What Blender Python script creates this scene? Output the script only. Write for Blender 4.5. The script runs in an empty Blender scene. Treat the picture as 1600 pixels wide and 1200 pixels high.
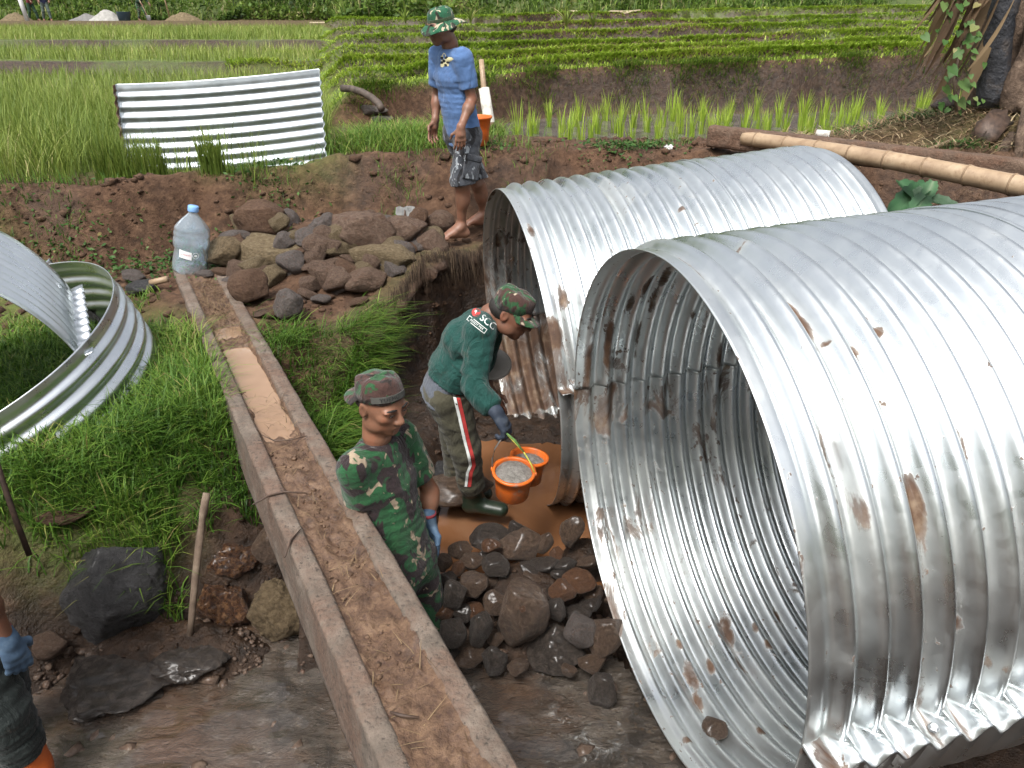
import bpy, bmesh, math, random
import numpy as np
from mathutils import Vector, Matrix
from mathutils.bvhtree import BVHTree

random.seed(7)
RNG = np.random.default_rng(11)
scene = bpy.context.scene
COL = scene.collection
PI = math.pi

# ------------------------------------------------------------------ camera
CAM_H = 1.75
PITCH = math.radians(25.5)
FPX = 1200.0
cd = bpy.data.cameras.new('camera')
cd.sensor_width = 36.0
cd.lens = 36.0 * FPX / 1600.0
cd.clip_start = 0.05
cd.clip_end = 600
cam = bpy.data.objects.new('camera', cd)
cam.location = (0, 0, CAM_H)
cam.rotation_euler = (PI / 2 - PITCH, 0, 0)
COL.objects.link(cam)
scene.camera = cam

SP, CP = math.sin(PITCH), math.cos(PITCH)


def ray(px, py):
    u = (px - 800) / FPX
    v = (600 - py) / FPX
    return np.array([u, CP + v * SP, -SP + v * CP])


def at(px, py, Y):
    d = ray(px, py)
    return Vector((np.array([0, 0, CAM_H]) + d * (Y / d[1])).tolist())


def atz(px, py, z):
    d = ray(px, py)
    return Vector((np.array([0, 0, CAM_H]) + d * ((z - CAM_H) / d[2])).tolist())


def depth_of(p):
    return p[1] * CP - (p[2] - CAM_H) * SP


# ------------------------------------------------------------------ noise
def _hash(ix, iy, iz):
    h = (ix.astype(np.int64) * 374761393 + iy.astype(np.int64) * 668265263 + iz.astype(np.int64) * 2147483647 // 3) & 0xffffffff
    h = ((h ^ (h >> 13)) * 1274126177) & 0xffffffff
    h = (h ^ (h >> 16)) & 0xffff
    return h / 65535.0


def vn(x, y, z=None):
    x = np.asarray(x, float); y = np.asarray(y, float)
    z = np.zeros_like(x) if z is None else np.asarray(z, float)
    x, y, z = np.broadcast_arrays(x, y, z)
    ix, iy, iz = np.floor(x), np.floor(y), np.floor(z)
    fx, fy, fz = x - ix, y - iy, z - iz
    fx = fx * fx * (3 - 2 * fx); fy = fy * fy * (3 - 2 * fy); fz = fz * fz * (3 - 2 * fz)
    r = 0
    for a in (0, 1):
        wx = fx if a else 1 - fx
        for b in (0, 1):
            wy = fy if b else 1 - fy
            for c in (0, 1):
                wz = fz if c else 1 - fz
                if c and not np.any(fz):
                    continue
                r = r + wx * wy * wz * _hash(ix + a, iy + b, iz + c)
    return r * 2 - 1


def fbm(x, y, z=None, o=4, g=.5, l=2.03):
    r = 0; a = 1.; f = 1.; s = 0
    for i in range(o):
        r = r + a * vn(np.asarray(x) * f + 17.3 * i, np.asarray(y) * f - 9.1 * i, None if z is None else np.asarray(z) * f + 3.7 * i)
        s += a; a *= g; f *= l
    return r / s


def ss(a, b, x):
    t = np.clip((x - a) / (b - a), 0, 1)
    return t * t * (3 - 2 * t)


# ------------------------------------------------------------------ objects
def tag(o, label=None, cat=None, group=None, kind=None):
    if label: o['label'] = label
    if cat: o['category'] = cat
    if group: o['group'] = group
    if kind: o['kind'] = kind
    return o


def empty(name, loc=(0, 0, 0), label=None, cat=None, group=None):
    o = bpy.data.objects.new(name, None)
    o.empty_display_size = .05
    COL.objects.link(o)
    o.location = loc
    return tag(o, label, cat, group)


def mesh_data(name, verts, faces, mat=None, smooth=True):
    me = bpy.data.meshes.new(name)
    if isinstance(faces, np.ndarray):
        v = np.asarray(verts, np.float32); n = faces.shape[1]
        me.vertices.add(len(v)); me.vertices.foreach_set('co', v.ravel())
        me.loops.add(faces.size); me.loops.foreach_set('vertex_index', faces.astype(np.int32).ravel())
        me.polygons.add(len(faces))
        me.polygons.foreach_set('loop_start', (np.arange(len(faces)) * n).astype(np.int32))
        me.update(calc_edges=True)
    else:
        me.from_pydata([tuple(p) for p in verts], [], faces)
        me.update()
    me.polygons.foreach_set('use_smooth', [smooth] * len(me.polygons))
    if mat: me.materials.append(mat)
    return me


def obj(name, verts, faces, mat=None, parent=None, smooth=True):
    """verts are world coordinates; when parented they are shifted to the parent's origin"""
    v = np.asarray(verts, float)
    if parent is not None:
        v = v - np.array(parent.matrix_basis.translation if parent.parent is None else (parent.matrix_basis.translation + parent.parent.matrix_basis.translation))
    o = bpy.data.objects.new(name, mesh_data(name, v, faces, mat, smooth))
    COL.objects.link(o)
    if parent is not None: o.parent = parent
    return o


def obj0(name, verts, faces, mat=None, smooth=True, origin=None, **kw):
    """top-level mesh with its origin at the base centre"""
    v = np.asarray(verts, float)
    if origin is None:
        origin = np.array([(v[:, 0].min() + v[:, 0].max()) / 2, (v[:, 1].min() + v[:, 1].max()) / 2, v[:, 2].min()])
    o = bpy.data.objects.new(name, mesh_data(name, v - np.array(origin), faces, mat, smooth))
    o.location = [float(q) for q in origin]
    COL.objects.link(o)
    return tag(o, **kw)


def vattr(o, name, vals):
    a = o.data.attributes.new(name, 'FLOAT', 'POINT')
    a.data.foreach_set('value', np.asarray(vals, np.float32))


def frame(d, up=(0, 0, 1)):
    d = Vector(d).normalized(); up = Vector(up)
    if abs(d.dot(up)) > .97: up = Vector((1, 0, 0))
    s = d.cross(up).normalized(); u = s.cross(d).normalized()
    return s, u, d


def tube(pts, radii, n=10, cap=True, wob=0., seed=0):
    """swept tube along points -> verts, faces"""
    pts = [Vector(p) for p in pts]
    if not hasattr(radii, '__len__'): radii = [radii] * len(pts)
    V, F = [], []
    ref = Vector((.13, .21, .97))
    r_ = random.Random(seed)
    for i, p in enumerate(pts):
        d = (pts[min(i + 1, len(pts) - 1)] - pts[max(i - 1, 0)]).normalized()
        s, u, _ = frame(d, ref)
        for k in range(n):
            a = 2 * PI * k / n
            rr = radii[i] * (1 + wob * (r_.random() - .5))
            V.append(p + s * math.cos(a) * rr + u * math.sin(a) * rr)
    for i in range(len(pts) - 1):
        for k in range(n):
            F.append((i * n + k, i * n + (k + 1) % n, (i + 1) * n + (k + 1) % n, (i + 1) * n + k))
    if cap:
        F.append(tuple(range(n - 1, -1, -1)))
        F.append(tuple(range((len(pts) - 1) * n, len(pts) * n)))
    return V, F


def lathe(prof, n=32, base=(0, 0, 0), axis=(0, 0, 1)):
    s, u, d = frame(axis)
    base = Vector(base)
    V, F = [], []
    for (r, z) in prof:
        for k in range(n):
            a = 2 * PI * k / n
            V.append(base + d * z + s * (math.cos(a) * r) + u * (math.sin(a) * r))
    m = len(prof)
    for i in range(m - 1):
        for k in range(n):
            F.append((i * n + k, i * n + (k + 1) % n, (i + 1) * n + (k + 1) % n, (i + 1) * n + k))
    if prof[0][0] > 1e-5: F.append(tuple(range(n - 1, -1, -1)))
    if prof[-1][0] > 1e-5: F.append(tuple(range((m - 1) * n, m * n)))
    return V, F


def merge(*parts):
    V, F = [], []
    for v, f in parts:
        o = len(V)
        V.extend([tuple(p) for p in v])
        F.extend([tuple(int(i) + o for i in q) for q in f])
    return V, F


def box(c, sx, sy, sz, R=None, bev=.0):
    bm = bmesh.new()
    bmesh.ops.create_cube(bm, size=1)
    for v in bm.verts: v.co = Vector((v.co.x * sx, v.co.y * sy, v.co.z * sz))
    if bev > 0: bmesh.ops.bevel(bm, geom=bm.edges[:], offset=bev, segments=2, affect='EDGES', profile=.6)
    bm.verts.index_update()
    V = [((R @ v.co) if R else v.co) + Vector(c) for v in bm.verts]
    F = [tuple(v.index for v in f.verts) for f in bm.faces]
    bm.free()
    return V, F


# ------------------------------------------------------------------ materials
def srgb(r, g, b):
    f = lambda c: (c / 255 / 12.92) if c / 255 <= .04045 else ((c / 255 + .055) / 1.055) ** 2.4
    return (f(r), f(g), f(b))


class NT:
    def __init__(self, name):
        self.m = bpy.data.materials.new(name); self.m.use_nodes = True
        self.t = self.m.node_tree; self.t.nodes.clear()
        self.out = self.n('ShaderNodeOutputMaterial')
        self.b = self.n('ShaderNodeBsdfPrincipled')
        self.l(self.b.outputs[0], self.out.inputs[0])
        self.tc = self.n('ShaderNodeTexCoord').outputs['Object']

    def n(self, t, **kw):
        n = self.t.nodes.new(t)
        for k, v in kw.items(): setattr(n, k, v)
        return n

    def l(self, a, b): self.t.links.new(a, b)

    def set(self, sock, v):
        s = self.b.inputs[sock] if isinstance(sock, str) else sock
        if hasattr(v, 'is_output'): self.l(v, s)
        elif isinstance(v, (tuple, list)) and len(v) == 3 and s.type == 'RGBA': s.default_value = (*v, 1)
        else: s.default_value = v

    def noise(self, scale, detail=5, rough=.55, dist=0., vec=None, fac=True):
        n = self.n('ShaderNodeTexNoise'); n.inputs['Scale'].default_value = scale
        n.inputs['Detail'].default_value = detail; n.inputs['Roughness'].default_value = rough
        n.inputs['Distortion'].default_value = dist
        self.l(vec or self.tc, n.inputs['Vector'])
        return n.outputs[0 if fac else 1]

    def mapv(self, scale=(1, 1, 1), rot=(0, 0, 0), loc=(0, 0, 0), vec=None):
        n = self.n('ShaderNodeMapping'); n.inputs['Scale'].default_value = scale
        n.inputs['Rotation'].default_value = rot; n.inputs['Location'].default_value = loc
        self.l(vec or self.tc, n.inputs['Vector'])
        return n.outputs[0]

    def vor(self, scale, feat='F1', vec=None, out='Distance', rnd=1.):
        n = self.n('ShaderNodeTexVoronoi', feature=feat); n.inputs['Scale'].default_value = scale
        n.inputs['Randomness'].default_value = rnd
        self.l(vec or self.tc, n.inputs['Vector'])
        return n.outputs[out]

    def ramp(self, fac, stops, interp='LINEAR'):
        n = self.n('ShaderNodeValToRGB'); n.color_ramp.interpolation = interp
        e = n.color_ramp.elements
        while len(e) < len(stops): e.new(.5)
        for i, (p, c) in enumerate(stops):
            e[i].position = p
            e[i].color = (*c, 1) if isinstance(c, (tuple, list)) else (c, c, c, 1)
        self.l(fac, n.inputs[0])
        return n.outputs[0]

    def mix(self, f, a, b, mode='MIX'):
        n = self.n('ShaderNodeMix', data_type='RGBA', blend_type=mode)
        self.set(n.inputs[0], f)
        for s, v in ((n.inputs[6], a), (n.inputs[7], b)):
            if hasattr(v, 'is_output'): self.l(v, s)
            else: s.default_value = (*v, 1) if isinstance(v, (tuple, list)) else (v, v, v, 1)
        return n.outputs[2]

    def math(self, op, a, b=0., c=None, clamp=False):
        n = self.n('ShaderNodeMath', operation=op, use_clamp=clamp)
        for i, v in enumerate((a, b, c)):
            if v is None: continue
            if hasattr(v, 'is_output'): self.l(v, n.inputs[i])
            else: n.inputs[i].default_value = v
        return n.outputs[0]

    def attr(self, name):
        return self.n('ShaderNodeAttribute', attribute_name=name).outputs['Fac']

    def sep(self, vec=None):
        n = self.n('ShaderNodeSeparateXYZ'); self.l(vec or self.tc, n.inputs[0])
        return n.outputs

    def bump(self, h, strength=.5, dist=.01, normal=None):
        n = self.n('ShaderNodeBump'); n.inputs['Strength'].default_value = strength
        n.inputs['Distance'].default_value = dist
        self.l(h, n.inputs['Height'])
        if normal: self.l(normal, n.inputs['Normal'])
        self.l(n.outputs[0], self.b.inputs['Normal'])
        return n.outputs[0]


def mat_simple(name, stops, scale=8, rough=.8, bump=.4, bscale=None, bdist=.005, metallic=0., detail=6, spec=.4, dist=0., rvar=0.):
    M = NT(name)
    c = M.ramp(M.noise(scale, detail, .6, dist), stops)
    M.set('Base Color', c)
    if rvar:
        M.set('Roughness', M.ramp(M.noise(scale * .7, 4), [(.35, max(rough - rvar, .03)), (.65, min(rough + rvar, 1))]))
    else:
        M.set('Roughness', rough)
    M.set('Metallic', metallic)
    M.set('Specular IOR Level', spec)
    if bump: M.bump(M.noise(bscale or scale * 3, 8, .65), bump, bdist)
    return M.m
# ------------------------------------------------------------------ light
SUN_EL, SUN_AZ = math.radians(58), math.radians(205)   # azimuth measured from +Y clockwise (behind the camera, slightly left)
w = bpy.data.worlds.new('World'); scene.world = w; w.use_nodes = True
wt = w.node_tree
sky = wt.nodes.new('ShaderNodeTexSky'); sky.sky_type = 'NISHITA'; sky.sun_disc = False
sky.sun_elevation = SUN_EL; sky.sun_rotation = SUN_AZ
sky.altitude = 100; sky.air_density = 1.0; sky.dust_density = 6.0; sky.ozone_density = 1.0
hs = wt.nodes.new('ShaderNodeHueSaturation'); hs.inputs['Saturation'].default_value = .26
wt.links.new(sky.outputs[0], hs.inputs['Color'])
bgn = wt.nodes['Background']
wt.links.new(hs.outputs[0], bgn.inputs[0])
bgn.inputs[1].default_value = .14
sl = bpy.data.lights.new('sun', 'SUN'); sl.energy = 1.5; sl.angle = math.radians(16); sl.color = (1, .97, .92)
so = bpy.data.objects.new('sun', sl); COL.objects.link(so)
sd = Vector((math.sin(SUN_AZ) * math.cos(SUN_EL), math.cos(SUN_AZ) * math.cos(SUN_EL), math.sin(SUN_EL)))
so.rotation_euler = sd.to_track_quat('Z', 'Y').to_euler()
so.location = sd * 30
scene.view_settings.view_transform = 'Standard'
scene.view_settings.look = 'None'
scene.view_settings.exposure = 1.15
scene.view_settings.gamma = 1

# ------------------------------------------------------------------ terrain
STREAM = np.array([(-4.5, .9), (-2.9, 1.75), (-2.15, 2.0), (-1.85, 2.32), (-1.25, 2.72), (-.98, 2.98), (-.84, 3.3), (-.80, 3.9), (-.76, 4.4), (-.62, 4.92), (-.25, 5.42),
                   (1.5, 5.6), (3.0, 6.0), (4.0, 5.9), (7, 5.2), (12, 5.6), (12, 2.6), (4, 1.6), (1.4, 1.0), (.7, .62), (-.6, .45), (-2.6, .3), (-4.5, .1)])
LIPX = [-9, -6, -3.64, -2.86, -2.29, -1.7, -1.07, -.3, .56, 1.7, 2.4, 3.2, 4, 5, 7, 9]
LIPY = [5.2, 5.3, 5.5, 5.72, 5.98, 6.25, 6.45, 6.65, 6.75, 6.8, 6.55, 6.4, 6.3, 6.2, 6.2, 6.3]


def sdpoly(x, y, P):
    d = np.full(x.shape, 1e9); ins = np.zeros(x.shape, bool)
    n = len(P)
    for i in range(n):
        a, b = P[i], P[(i + 1) % n]
        e = b - a
        t = np.clip(((x - a[0]) * e[0] + (y - a[1]) * e[1]) / (e @ e), 0, 1)
        d = np.minimum(d, np.hypot(x - a[0] - t * e[0], y - a[1] - t * e[1]))
        c = ((a[1] <= y) != (b[1] <= y))
        with np.errstate(divide='ignore', invalid='ignore'):
            xi = a[0] + (y - a[1]) * e[0] / (e[1] if e[1] != 0 else 1e-9)
        ins ^= c & (x < xi)
    return np.where(ins, -d, d)


def yw_of(x):
    return np.interp(x, [-3, -1.5, -.2, .5, 4, 8, 12, 20], [8.8, 9.1, 9.9, 10.6, 11.2, 11.8, 12.4, 13.5])


TOFF = [0, 1.9, 4.0, 7.0, 11.0, 16.0, 25.0]
TZL = [1.08, 1.13, 1.16, 1.22, 1.345, 1.46, 1.70]
TZR = [1.30, 1.37, 1.42, 1.50, 1.68, 1.90, 2.25]


def hill_y(x):
    return 37.5 + .06 * x + .9 * np.maximum(x - 6, 0) + 11.5 * ss(-7, -10.5, x)


def yk_of(k, x):
    w2 = .22 * vn(x * .55, x * 0 + 1.7) + .10 * vn(x * 1.9, x * 0 + 5.1)
    return yw_of(x) + w2 * .8 + TOFF[k] + ((w2 * (.6 + .25 * k) + (.25 + .1 * k) * vn(x * .3 + 11 * k, x * 0 + k)) if k else 0)


def upper(x, y):
    """returns z, and a dict of masks for the ground above the near bank"""
    # left field
    wob = .35 * vn(x * .35, y * 0 + 3.3) + .12 * vn(x * 1.4, y * 0 + 8.3)
    yl = y + wob
    zl = np.interp(yl, [5.2, 6, 10, 15.4, 15.75, 16.1, 16.6, 21.3, 21.7, 22.0, 22.6, 33.2, 33.8, 37, 41],
                   [.58, .62, .68, .80, 1.0, 1.02, .92, 1.0, 1.22, 1.25, 1.15, 1.32, 1.5, 1.5, 1.6])
    riser_l = ss(15.3, 15.5, yl) * (1 - ss(15.75, 15.95, yl)) + ss(21.2, 21.4, yl) * (1 - ss(21.7, 21.95, yl))
    lipm_l = ss(15.7, 15.9, yl) * (1 - ss(16.2, 16.5, yl)) + ss(21.65, 21.85, yl) * (1 - ss(22.2, 22.5, yl))
    # right terraces
    u = np.clip((x / np.maximum(y, 1) + .17) / .67, 0, 1.25)
    z = .70 + 0 * x
    z = z + .05 * ss(6.7, 7.2, y) * (1 - ss(7.5, 8.0, y))
    pad = ss(-.35, .05, x) * (1 - ss(6.0, 6.5, x)) * ss(7.45, 7.75, y - .10 * np.clip(x - 2, 0, 5))
    z = z - .12 * pad - .03 * ss(6.4, 6.8, y) * (1 - ss(7.4, 8., y)) * ss(0, .5, x)
    riser = np.zeros_like(x); lipm = np.zeros_like(x); bedm = np.zeros_like(x)
    for k, off in enumerate(TOFF):
        yk = yk_of(k, x)
        zk = TZL[k] + (TZR[k] - TZL[k]) * np.clip(u, 0, 1.1)
        zk = zk + (.05 * vn(x * .45 + 5 * k, x * 0 + 2.7 * k) + .02 * vn(x * 1.6 + k, x * 0 + k)) * min(1, k)
        wd = .30 if k == 0 else .16 + .02 * k
        s = ss(yk - wd, yk + .03, y)
        zb = zk - (.135 + .07 * (k > 0)) * ss(yk + .15, yk + .5, y)
        z = z * (1 - s) + zb * s
        riser = np.maximum(riser, ss(yk - wd - .05, yk - wd + .08, y) * (1 - ss(yk - .08, yk + .02, y)))
        lipm = np.maximum(lipm * (1 - s), ss(yk - .10, yk, y) * (1 - ss(yk + .3, yk + .6, y)))
        bedm = np.maximum(bedm * (1 - s), ss(yk + .3, yk + .6, y))
    # bare muddy ramp at the right, debris heap under the banana plant
    mud = ss(4.6, 5.6, x) * (1 - ss(9.0, 11, x)) * ss(8.6, 9.4, y) * (1 - ss(12.6, 13.6, y))
    deb = ss(2.9, 4.0, x + .3 * vn(x * 2, y * 2)) * ss(6.3, 6.9, y) * (1 - ss(8.2, 9.2, y - .15 * (x - 4)))
    z = z + deb * (.12 + .18 * ss(3.4, 4.6, x))
    xb = -1.45 - .215 * np.maximum(y - 6.5, 0)
    s = ss(-.35, .35, x - xb)
    path = np.exp(-((x - xb) / (.25 + .02 * y)) ** 2) * ss(8.5, 9.5, y)
    z = zl * (1 - s) + z * s
    # hillside far behind
    hy = hill_y(x)
    hill = np.maximum(y - hy, 0)
    z = z * (1 - ss(0, 1, hill)) + ss(0, 1, hill) * (1.9 + .62 * np.minimum(hill, 40) + .1 * np.maximum(hill - 40, 0))
    z = z + ss(1, 6, hill) * 1.2 * fbm(x * .12, y * .12)
    return z, dict(left=1 - s, right=s, riser=np.maximum(riser * s, riser_l * (1 - s)), lipm=np.maximum(lipm * s, lipm_l * (1 - s)), bed=bedm * s, pad=pad * s,
                   mud=mud * s, deb=deb * s, path=path, hill=ss(0, .6, hill), site=(1 - s) * ss(33.4, 33.9, yl))


def terrain(x, y, full=False, detail=True):
    x = np.asarray(x, float); y = np.asarray(y, float)
    shp = x.shape
    x = x.ravel(); y = y.ravel()
    lip = np.interp(x, LIPX, LIPY) + .10 * vn(x * 1.7, x * 0 + 2.2) + .05 * vn(x * 5, x * 0 + 4.)
    zlow = np.interp(y, [-3, 1, 2.4, 3.2, 4.2, 5.0, 5.4, 6.3], [.15, .12, -.18, -.08, .0, .06, .12, .26])
    zlow = zlow + .42 * ss(.3, .9, x) * ss(1.6, .9, y)  # near bank heightened out of view, keeps sky off the pipe's lower flank
    zlow = zlow + .10 * ss(0, 1.2, x) * ss(4, 6, y)
    zlow = zlow - .10 * ss(-2.0, -3.2, x) * ss(2.0, 3.0, y) * (1 - ss(4.6, 5.2, y))
    zup, mk = upper(x, y)
    wd = .30 + .10 * vn(x * 1.1, x * 0 + 9.) + .35 * ss(-1.2, -.4, x) * (1 - ss(.1, .5, x))
    s = ss(-wd, .02, y - lip)
    zup2 = zup + .05 * np.exp(-((y - lip - .05) / .12) ** 2) * (y < 9)
    z = zlow * (1 - s) + zup2 * s
    bankface = ss(-wd - .05, -wd + .1, y - lip) * (1 - ss(-.08, .06, y - lip))
    # stone pile mound on the left bank
    q = np.hypot((x + 1.25) / .95, (y - 5.55) / .62)
    z = z + .20 * (1 - ss(.2, 1.1, q)) * (1 - s)
    # stream and pit
    d = sdpoly(x, y, STREAM)
    bed = np.where(y > 2.95, -.86, -1.02)
    bed = -1.0 + .16 * ss(2.7, 3.1, y) + .22 * ss(.45, 1.0, x) + .26 * ss(-.28, -.55, x) * ss(3.0, 3.4, y) + .16 * ss(4.0, 4.5, y)
    wpit = .16 + .55 * ss(-.85, -1.25, x) * (1 - ss(3.9, 4.6, y)) + .25 * ss(4.1, 3.3, y) * ss(-1.2, -.9, x) * (x < .2)
    wpit = wpit + .25 * ss(1.5, .8, y)
    d2 = d + .10 * fbm(x * 3.1, y * 3.1, o=3) + .03 * fbm(x * 11, y * 11, o=2)
    t = ss(0, 1, d2 / wpit)
    zz = bed + (z - bed) * t
    # pile of wet stones and the low dam of mud between pool and stream
    q = np.hypot((x - .06) / .46, (y - 2.82) / .40)
    zz = np.maximum(zz, -.98 + .40 * (1 - ss(.15, 1.15, q)))
    zz = np.maximum(zz, -1.0 + .36 * np.exp(-((y - 2.95 - .25 * (x - .1)) / .16) ** 2) * (x > -.95) * (x < 2))
    q = np.hypot((x - .36) / .22, (y - 3.12) / .20)
    zz = np.maximum(zz, -.95 + .34 * (1 - ss(.2, 1.1, q)))
    # rocky toe on the left side of the stream
    q = np.hypot((x + 1.55) / .7, (y - 2.62) / .28)
    zz = np.maximum(zz, -1.0 + .26 * (1 - ss(.2, 1.1, q)))
    inpit = 1 - t
    if detail:
        near = 1 - ss(9, 16, y)
        clod = fbm(x * 5.5, y * 5.5, o=4)
        fine = np.abs(fbm(x * 17, y * 17, o=3))
        bare = np.clip((1 - ss(6.9, 8.2, y)) * (.6 + .4 * s), 0, 1)
        zz = zz + near * (.030 * clod + .038 * (.3 - fine) * bare) * (1 - .6 * mk['pad'] * s)
        zz = zz + .035 * fbm(x * 1.3, y * 1.3, o=3) * (1 - mk['pad'] * s) * (1 - ss(13, 17, y) * .6)
        tt = bankface * near
        zz = zz + tt * .05 * fbm(x * 6, y * 9, o=3)
    bk = np.maximum(-3.5 - y, 0)  # added unseen slope behind the camera, darkens what the steel reflects
    zz = zz + .75 * np.minimum(bk, 16) + ss(1, 5, bk) * .8 * fbm(x * .3, y * .3, o=3)
    zz = zz.reshape(shp)
    if full:
        mk = {k: (v * s).reshape(shp) for k, v in mk.items()}
        mk.update(up=s.reshape(shp), pit=inpit.reshape(shp), bank=bankface.reshape(shp), d=d.reshape(shp), lip=lip.reshape(shp))
        return zz, mk
    return zz


_T = np.exp(np.linspace(math.log(.9), math.log(80), 6000))


def hit(px, py):
    d = ray(px, py)
    P = np.array([0, 0, CAM_H]) + d * _T[:, None]
    below = P[:, 2] < terrain(P[:, 0], P[:, 1])
    i = int(np.argmax(below)) if below.any() else len(_T) - 1
    return Vector(P[i].tolist())


def axis_pts(segs):
    out = [segs[0][0]]
    for a, b, st in segs:
        n = max(1, int(round((b - a) / st)))
        out.extend((a + (b - a) * (i + 1) / n) for i in range(n))
    return np.array(out)


gx = axis_pts([(-140, -30, 6), (-30, -12, 1.0), (-12, -4.2, .14), (-4.2, 4.6, .026), (4.6, 9, .07), (9, 25, .25), (25, 140, 5)])
gy = axis_pts([(-40, -4, 2.5), (-4, 1.6, .3), (1.6, 7.2, .026), (7.2, 12.5, .045), (12.5, 24, .05), (24, 38, .09), (38, 60, .4), (60, 160, 5)])
GX, GY = np.meshgrid(gx, gy)
GZ, MK = terrain(GX, GY, full=True)
nx, ny = len(gx), len(gy)
idx = np.arange(nx * ny).reshape(ny, nx)
F = np.stack([idx[:-1, :-1], idx[:-1, 1:], idx[1:, 1:], idx[1:, :-1]], -1).reshape(-1, 4)
V = np.stack([GX, GY, GZ], -1).reshape(-1, 3)

M = NT('soil')
n1 = M.noise(2.2, 6, .6); n2 = M.noise(14, 8, .65); n3 = M.noise(55, 5, .7)
soil = M.ramp(n2, [(.25, (.015, .008, .004)), (.45, (.050, .026, .014)), (.6, (.100, .056, .032)), (.8, (.185, .112, .068))])
soil = M.mix(M.ramp(n1, [(.35, 0.), (.7, .55)]), soil, (.085, .042, .022))
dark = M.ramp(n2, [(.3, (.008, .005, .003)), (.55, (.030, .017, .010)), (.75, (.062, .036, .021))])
c = M.mix(M.attr('wet'), soil, dark)  # 'wet' darkens damp soil and also carries painted shade on the pit wall
grs = M.ramp(n3, [(.3, (.040, .066, .012)), (.55, (.095, .145, .025)), (.75, (.16, .20, .045))])
gm = M.math('MULTIPLY', M.attr('green'), M.ramp(M.noise(9, 6, .7), [(.28, .25), (.55, 1.)]), clamp=True)
c = M.mix(gm, c, grs)
hv = M.ramp(M.noise(.9, 8, .7), [(.3, (.018, .030, .008)), (.5, (.045, .070, .016)), (.7, (.10, .105, .035))])
c = M.mix(M.attr('hill'), c, hv)
M.set('Base Color', c)
M.set('Roughness', M.ramp(M.math('ADD', M.attr('wet'), M.math('MULTIPLY', M.noise(6, 4), .5)), [(.25, .92), (.7, .50), (1.2, .32)]))
M.set('Specular IOR Level', .35)
b1 = M.math('ADD', M.math('MULTIPLY', n2, 1.), M.math('MULTIPLY', n3, .45))
M.bump(b1, .9, .030)
SOIL = M.m

ground = obj('ground', V, F, SOIL)
tag(ground, kind='structure')
wet = np.clip(MK['pit'] * .95 + .35 * MK['bank'] * ss(-.1, .4, fbm(GX * 2.2, GY * 2.2 + 5)) , 0, 1)
wet = np.where((GX > -1.15) & (GX < .3) & (GY > 3.6) & (GY < 5.6), np.maximum(wet, (1 - ss(-.15, .06, GZ)) * 1.), wet)  # shade under the overhang painted into the pit wall's soil colour
wet = np.maximum(wet, ss(-.35, -.6, GZ) * .85)
wet = np.maximum(wet, .75 * MK['riser'] * ss(9, 11, GY))
gl = ss(-1.35, -1.7, GX) * (1 - ss(4.2, 4.8, GY + .5 * (GX + 2))) * ss(2.5, 2.9, GY) * (1 - ss(0.3, .7, MK['pit']))
green = np.clip(1. * MK['lipm'] + .9 * MK['bed'] + .8 * MK['left'] * (1 - MK['riser']) * ss(5.9, 6.5, GY) + .30 * MK['path'] + .25 * MK['deb'] + .8 * gl, 0, 1)
green = np.clip(green * (1 - .8 * MK['riser']) + (.5 * ss(.0, .35, fbm(GX * .6, GY * .6, o=2)) * ss(11.5, 13, GY)) * MK['riser'], 0, 1) * (1 - MK['mud'] * .85) * (1 - MK['pad']) * (1 - .8 * MK['site'])
vattr(ground, 'wet', wet.ravel()); vattr(ground, 'green', green.ravel()); vattr(ground, 'hill', np.maximum(MK['hill'], ss(-3.5, -5, GY)).ravel())

# ------------------------------------------------------------------ water
def water_sheet(name, poly, z, mat, step=.03, amp=0., f=(8, 8)):
    P = np.array(poly); x0, y0 = P.min(0); x1, y1 = P.max(0)
    xs = np.arange(x0, x1 + step, step); ys = np.arange(y0, y1 + step, step)
    X, Y = np.meshgrid(xs, ys)
    Z = z + amp * fbm(X * f[0] + Y * 3, Y * f[1], o=3)
    keep = sdpoly(X, Y, P) < 0
    id_ = np.arange(X.size).reshape(X.shape)
    Q = np.stack([id_[:-1, :-1], id_[:-1, 1:], id_[1:, 1:], id_[1:, :-1]], -1)
    k = keep[:-1, :-1]
    return obj(name, np.stack([X, Y, Z], -1).reshape(-1, 3), Q[k], mat)


M = NT('stream_water')
mv = M.mapv((9.0, 17, 9.0), (0, 0, math.radians(-30)))
n = M.noise(1.0, 7, .66, 1.6, mv); n2 = M.noise(3.6, 5, .6, 1., mv)
base = M.ramp(M.noise(4.0, 5, .6, .8), [(.34, (.028, .022, .017)), (.50, (.066, .053, .041)), (.68, (.115, .094, .075))])
base = M.mix(M.ramp(M.noise(32, 3, .6), [(.58, 0.), (.68, .5)]), base, (.10, .068, .042))
base = M.mix(M.ramp(M.noise(1.6, 4, .6), [(.50, 0.), (.64, .8)]), base, (.095, .050, .026))
M.set('Base Color', base); M.set('Roughness', .06); M.set('IOR', 1.45); M.set('Specular IOR Level', 1.0); M.set('Coat Weight', 1.); M.set('Coat Roughness', .03); M.set('Coat IOR', 1.45)
M.bump(M.math('ADD', n, M.math('MULTIPLY', n2, .4)), 1., .045)
SWATER = M.m
stream = water_sheet('stream_water', [(-5, .2), (-5, 1.6), (-2.4, 2.6), (-1, 3.1), (.25, 2.85), (.6, 2.4), (1.6, 1.0), (1.4, .2)], -.86, SWATER, step=.022, amp=.013, f=(6, 13))
tag(stream, kind='structure')
M = NT('muddy_water')
M.set('Base Color', M.ramp(M.noise(2.5, 5, .6, .6), [(.3, (.105, .045, .019)), (.55, (.165, .075, .034)), (.8, (.21, .11, .06))]))
M.set('Roughness', .12); M.set('IOR', 1.33)
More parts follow.
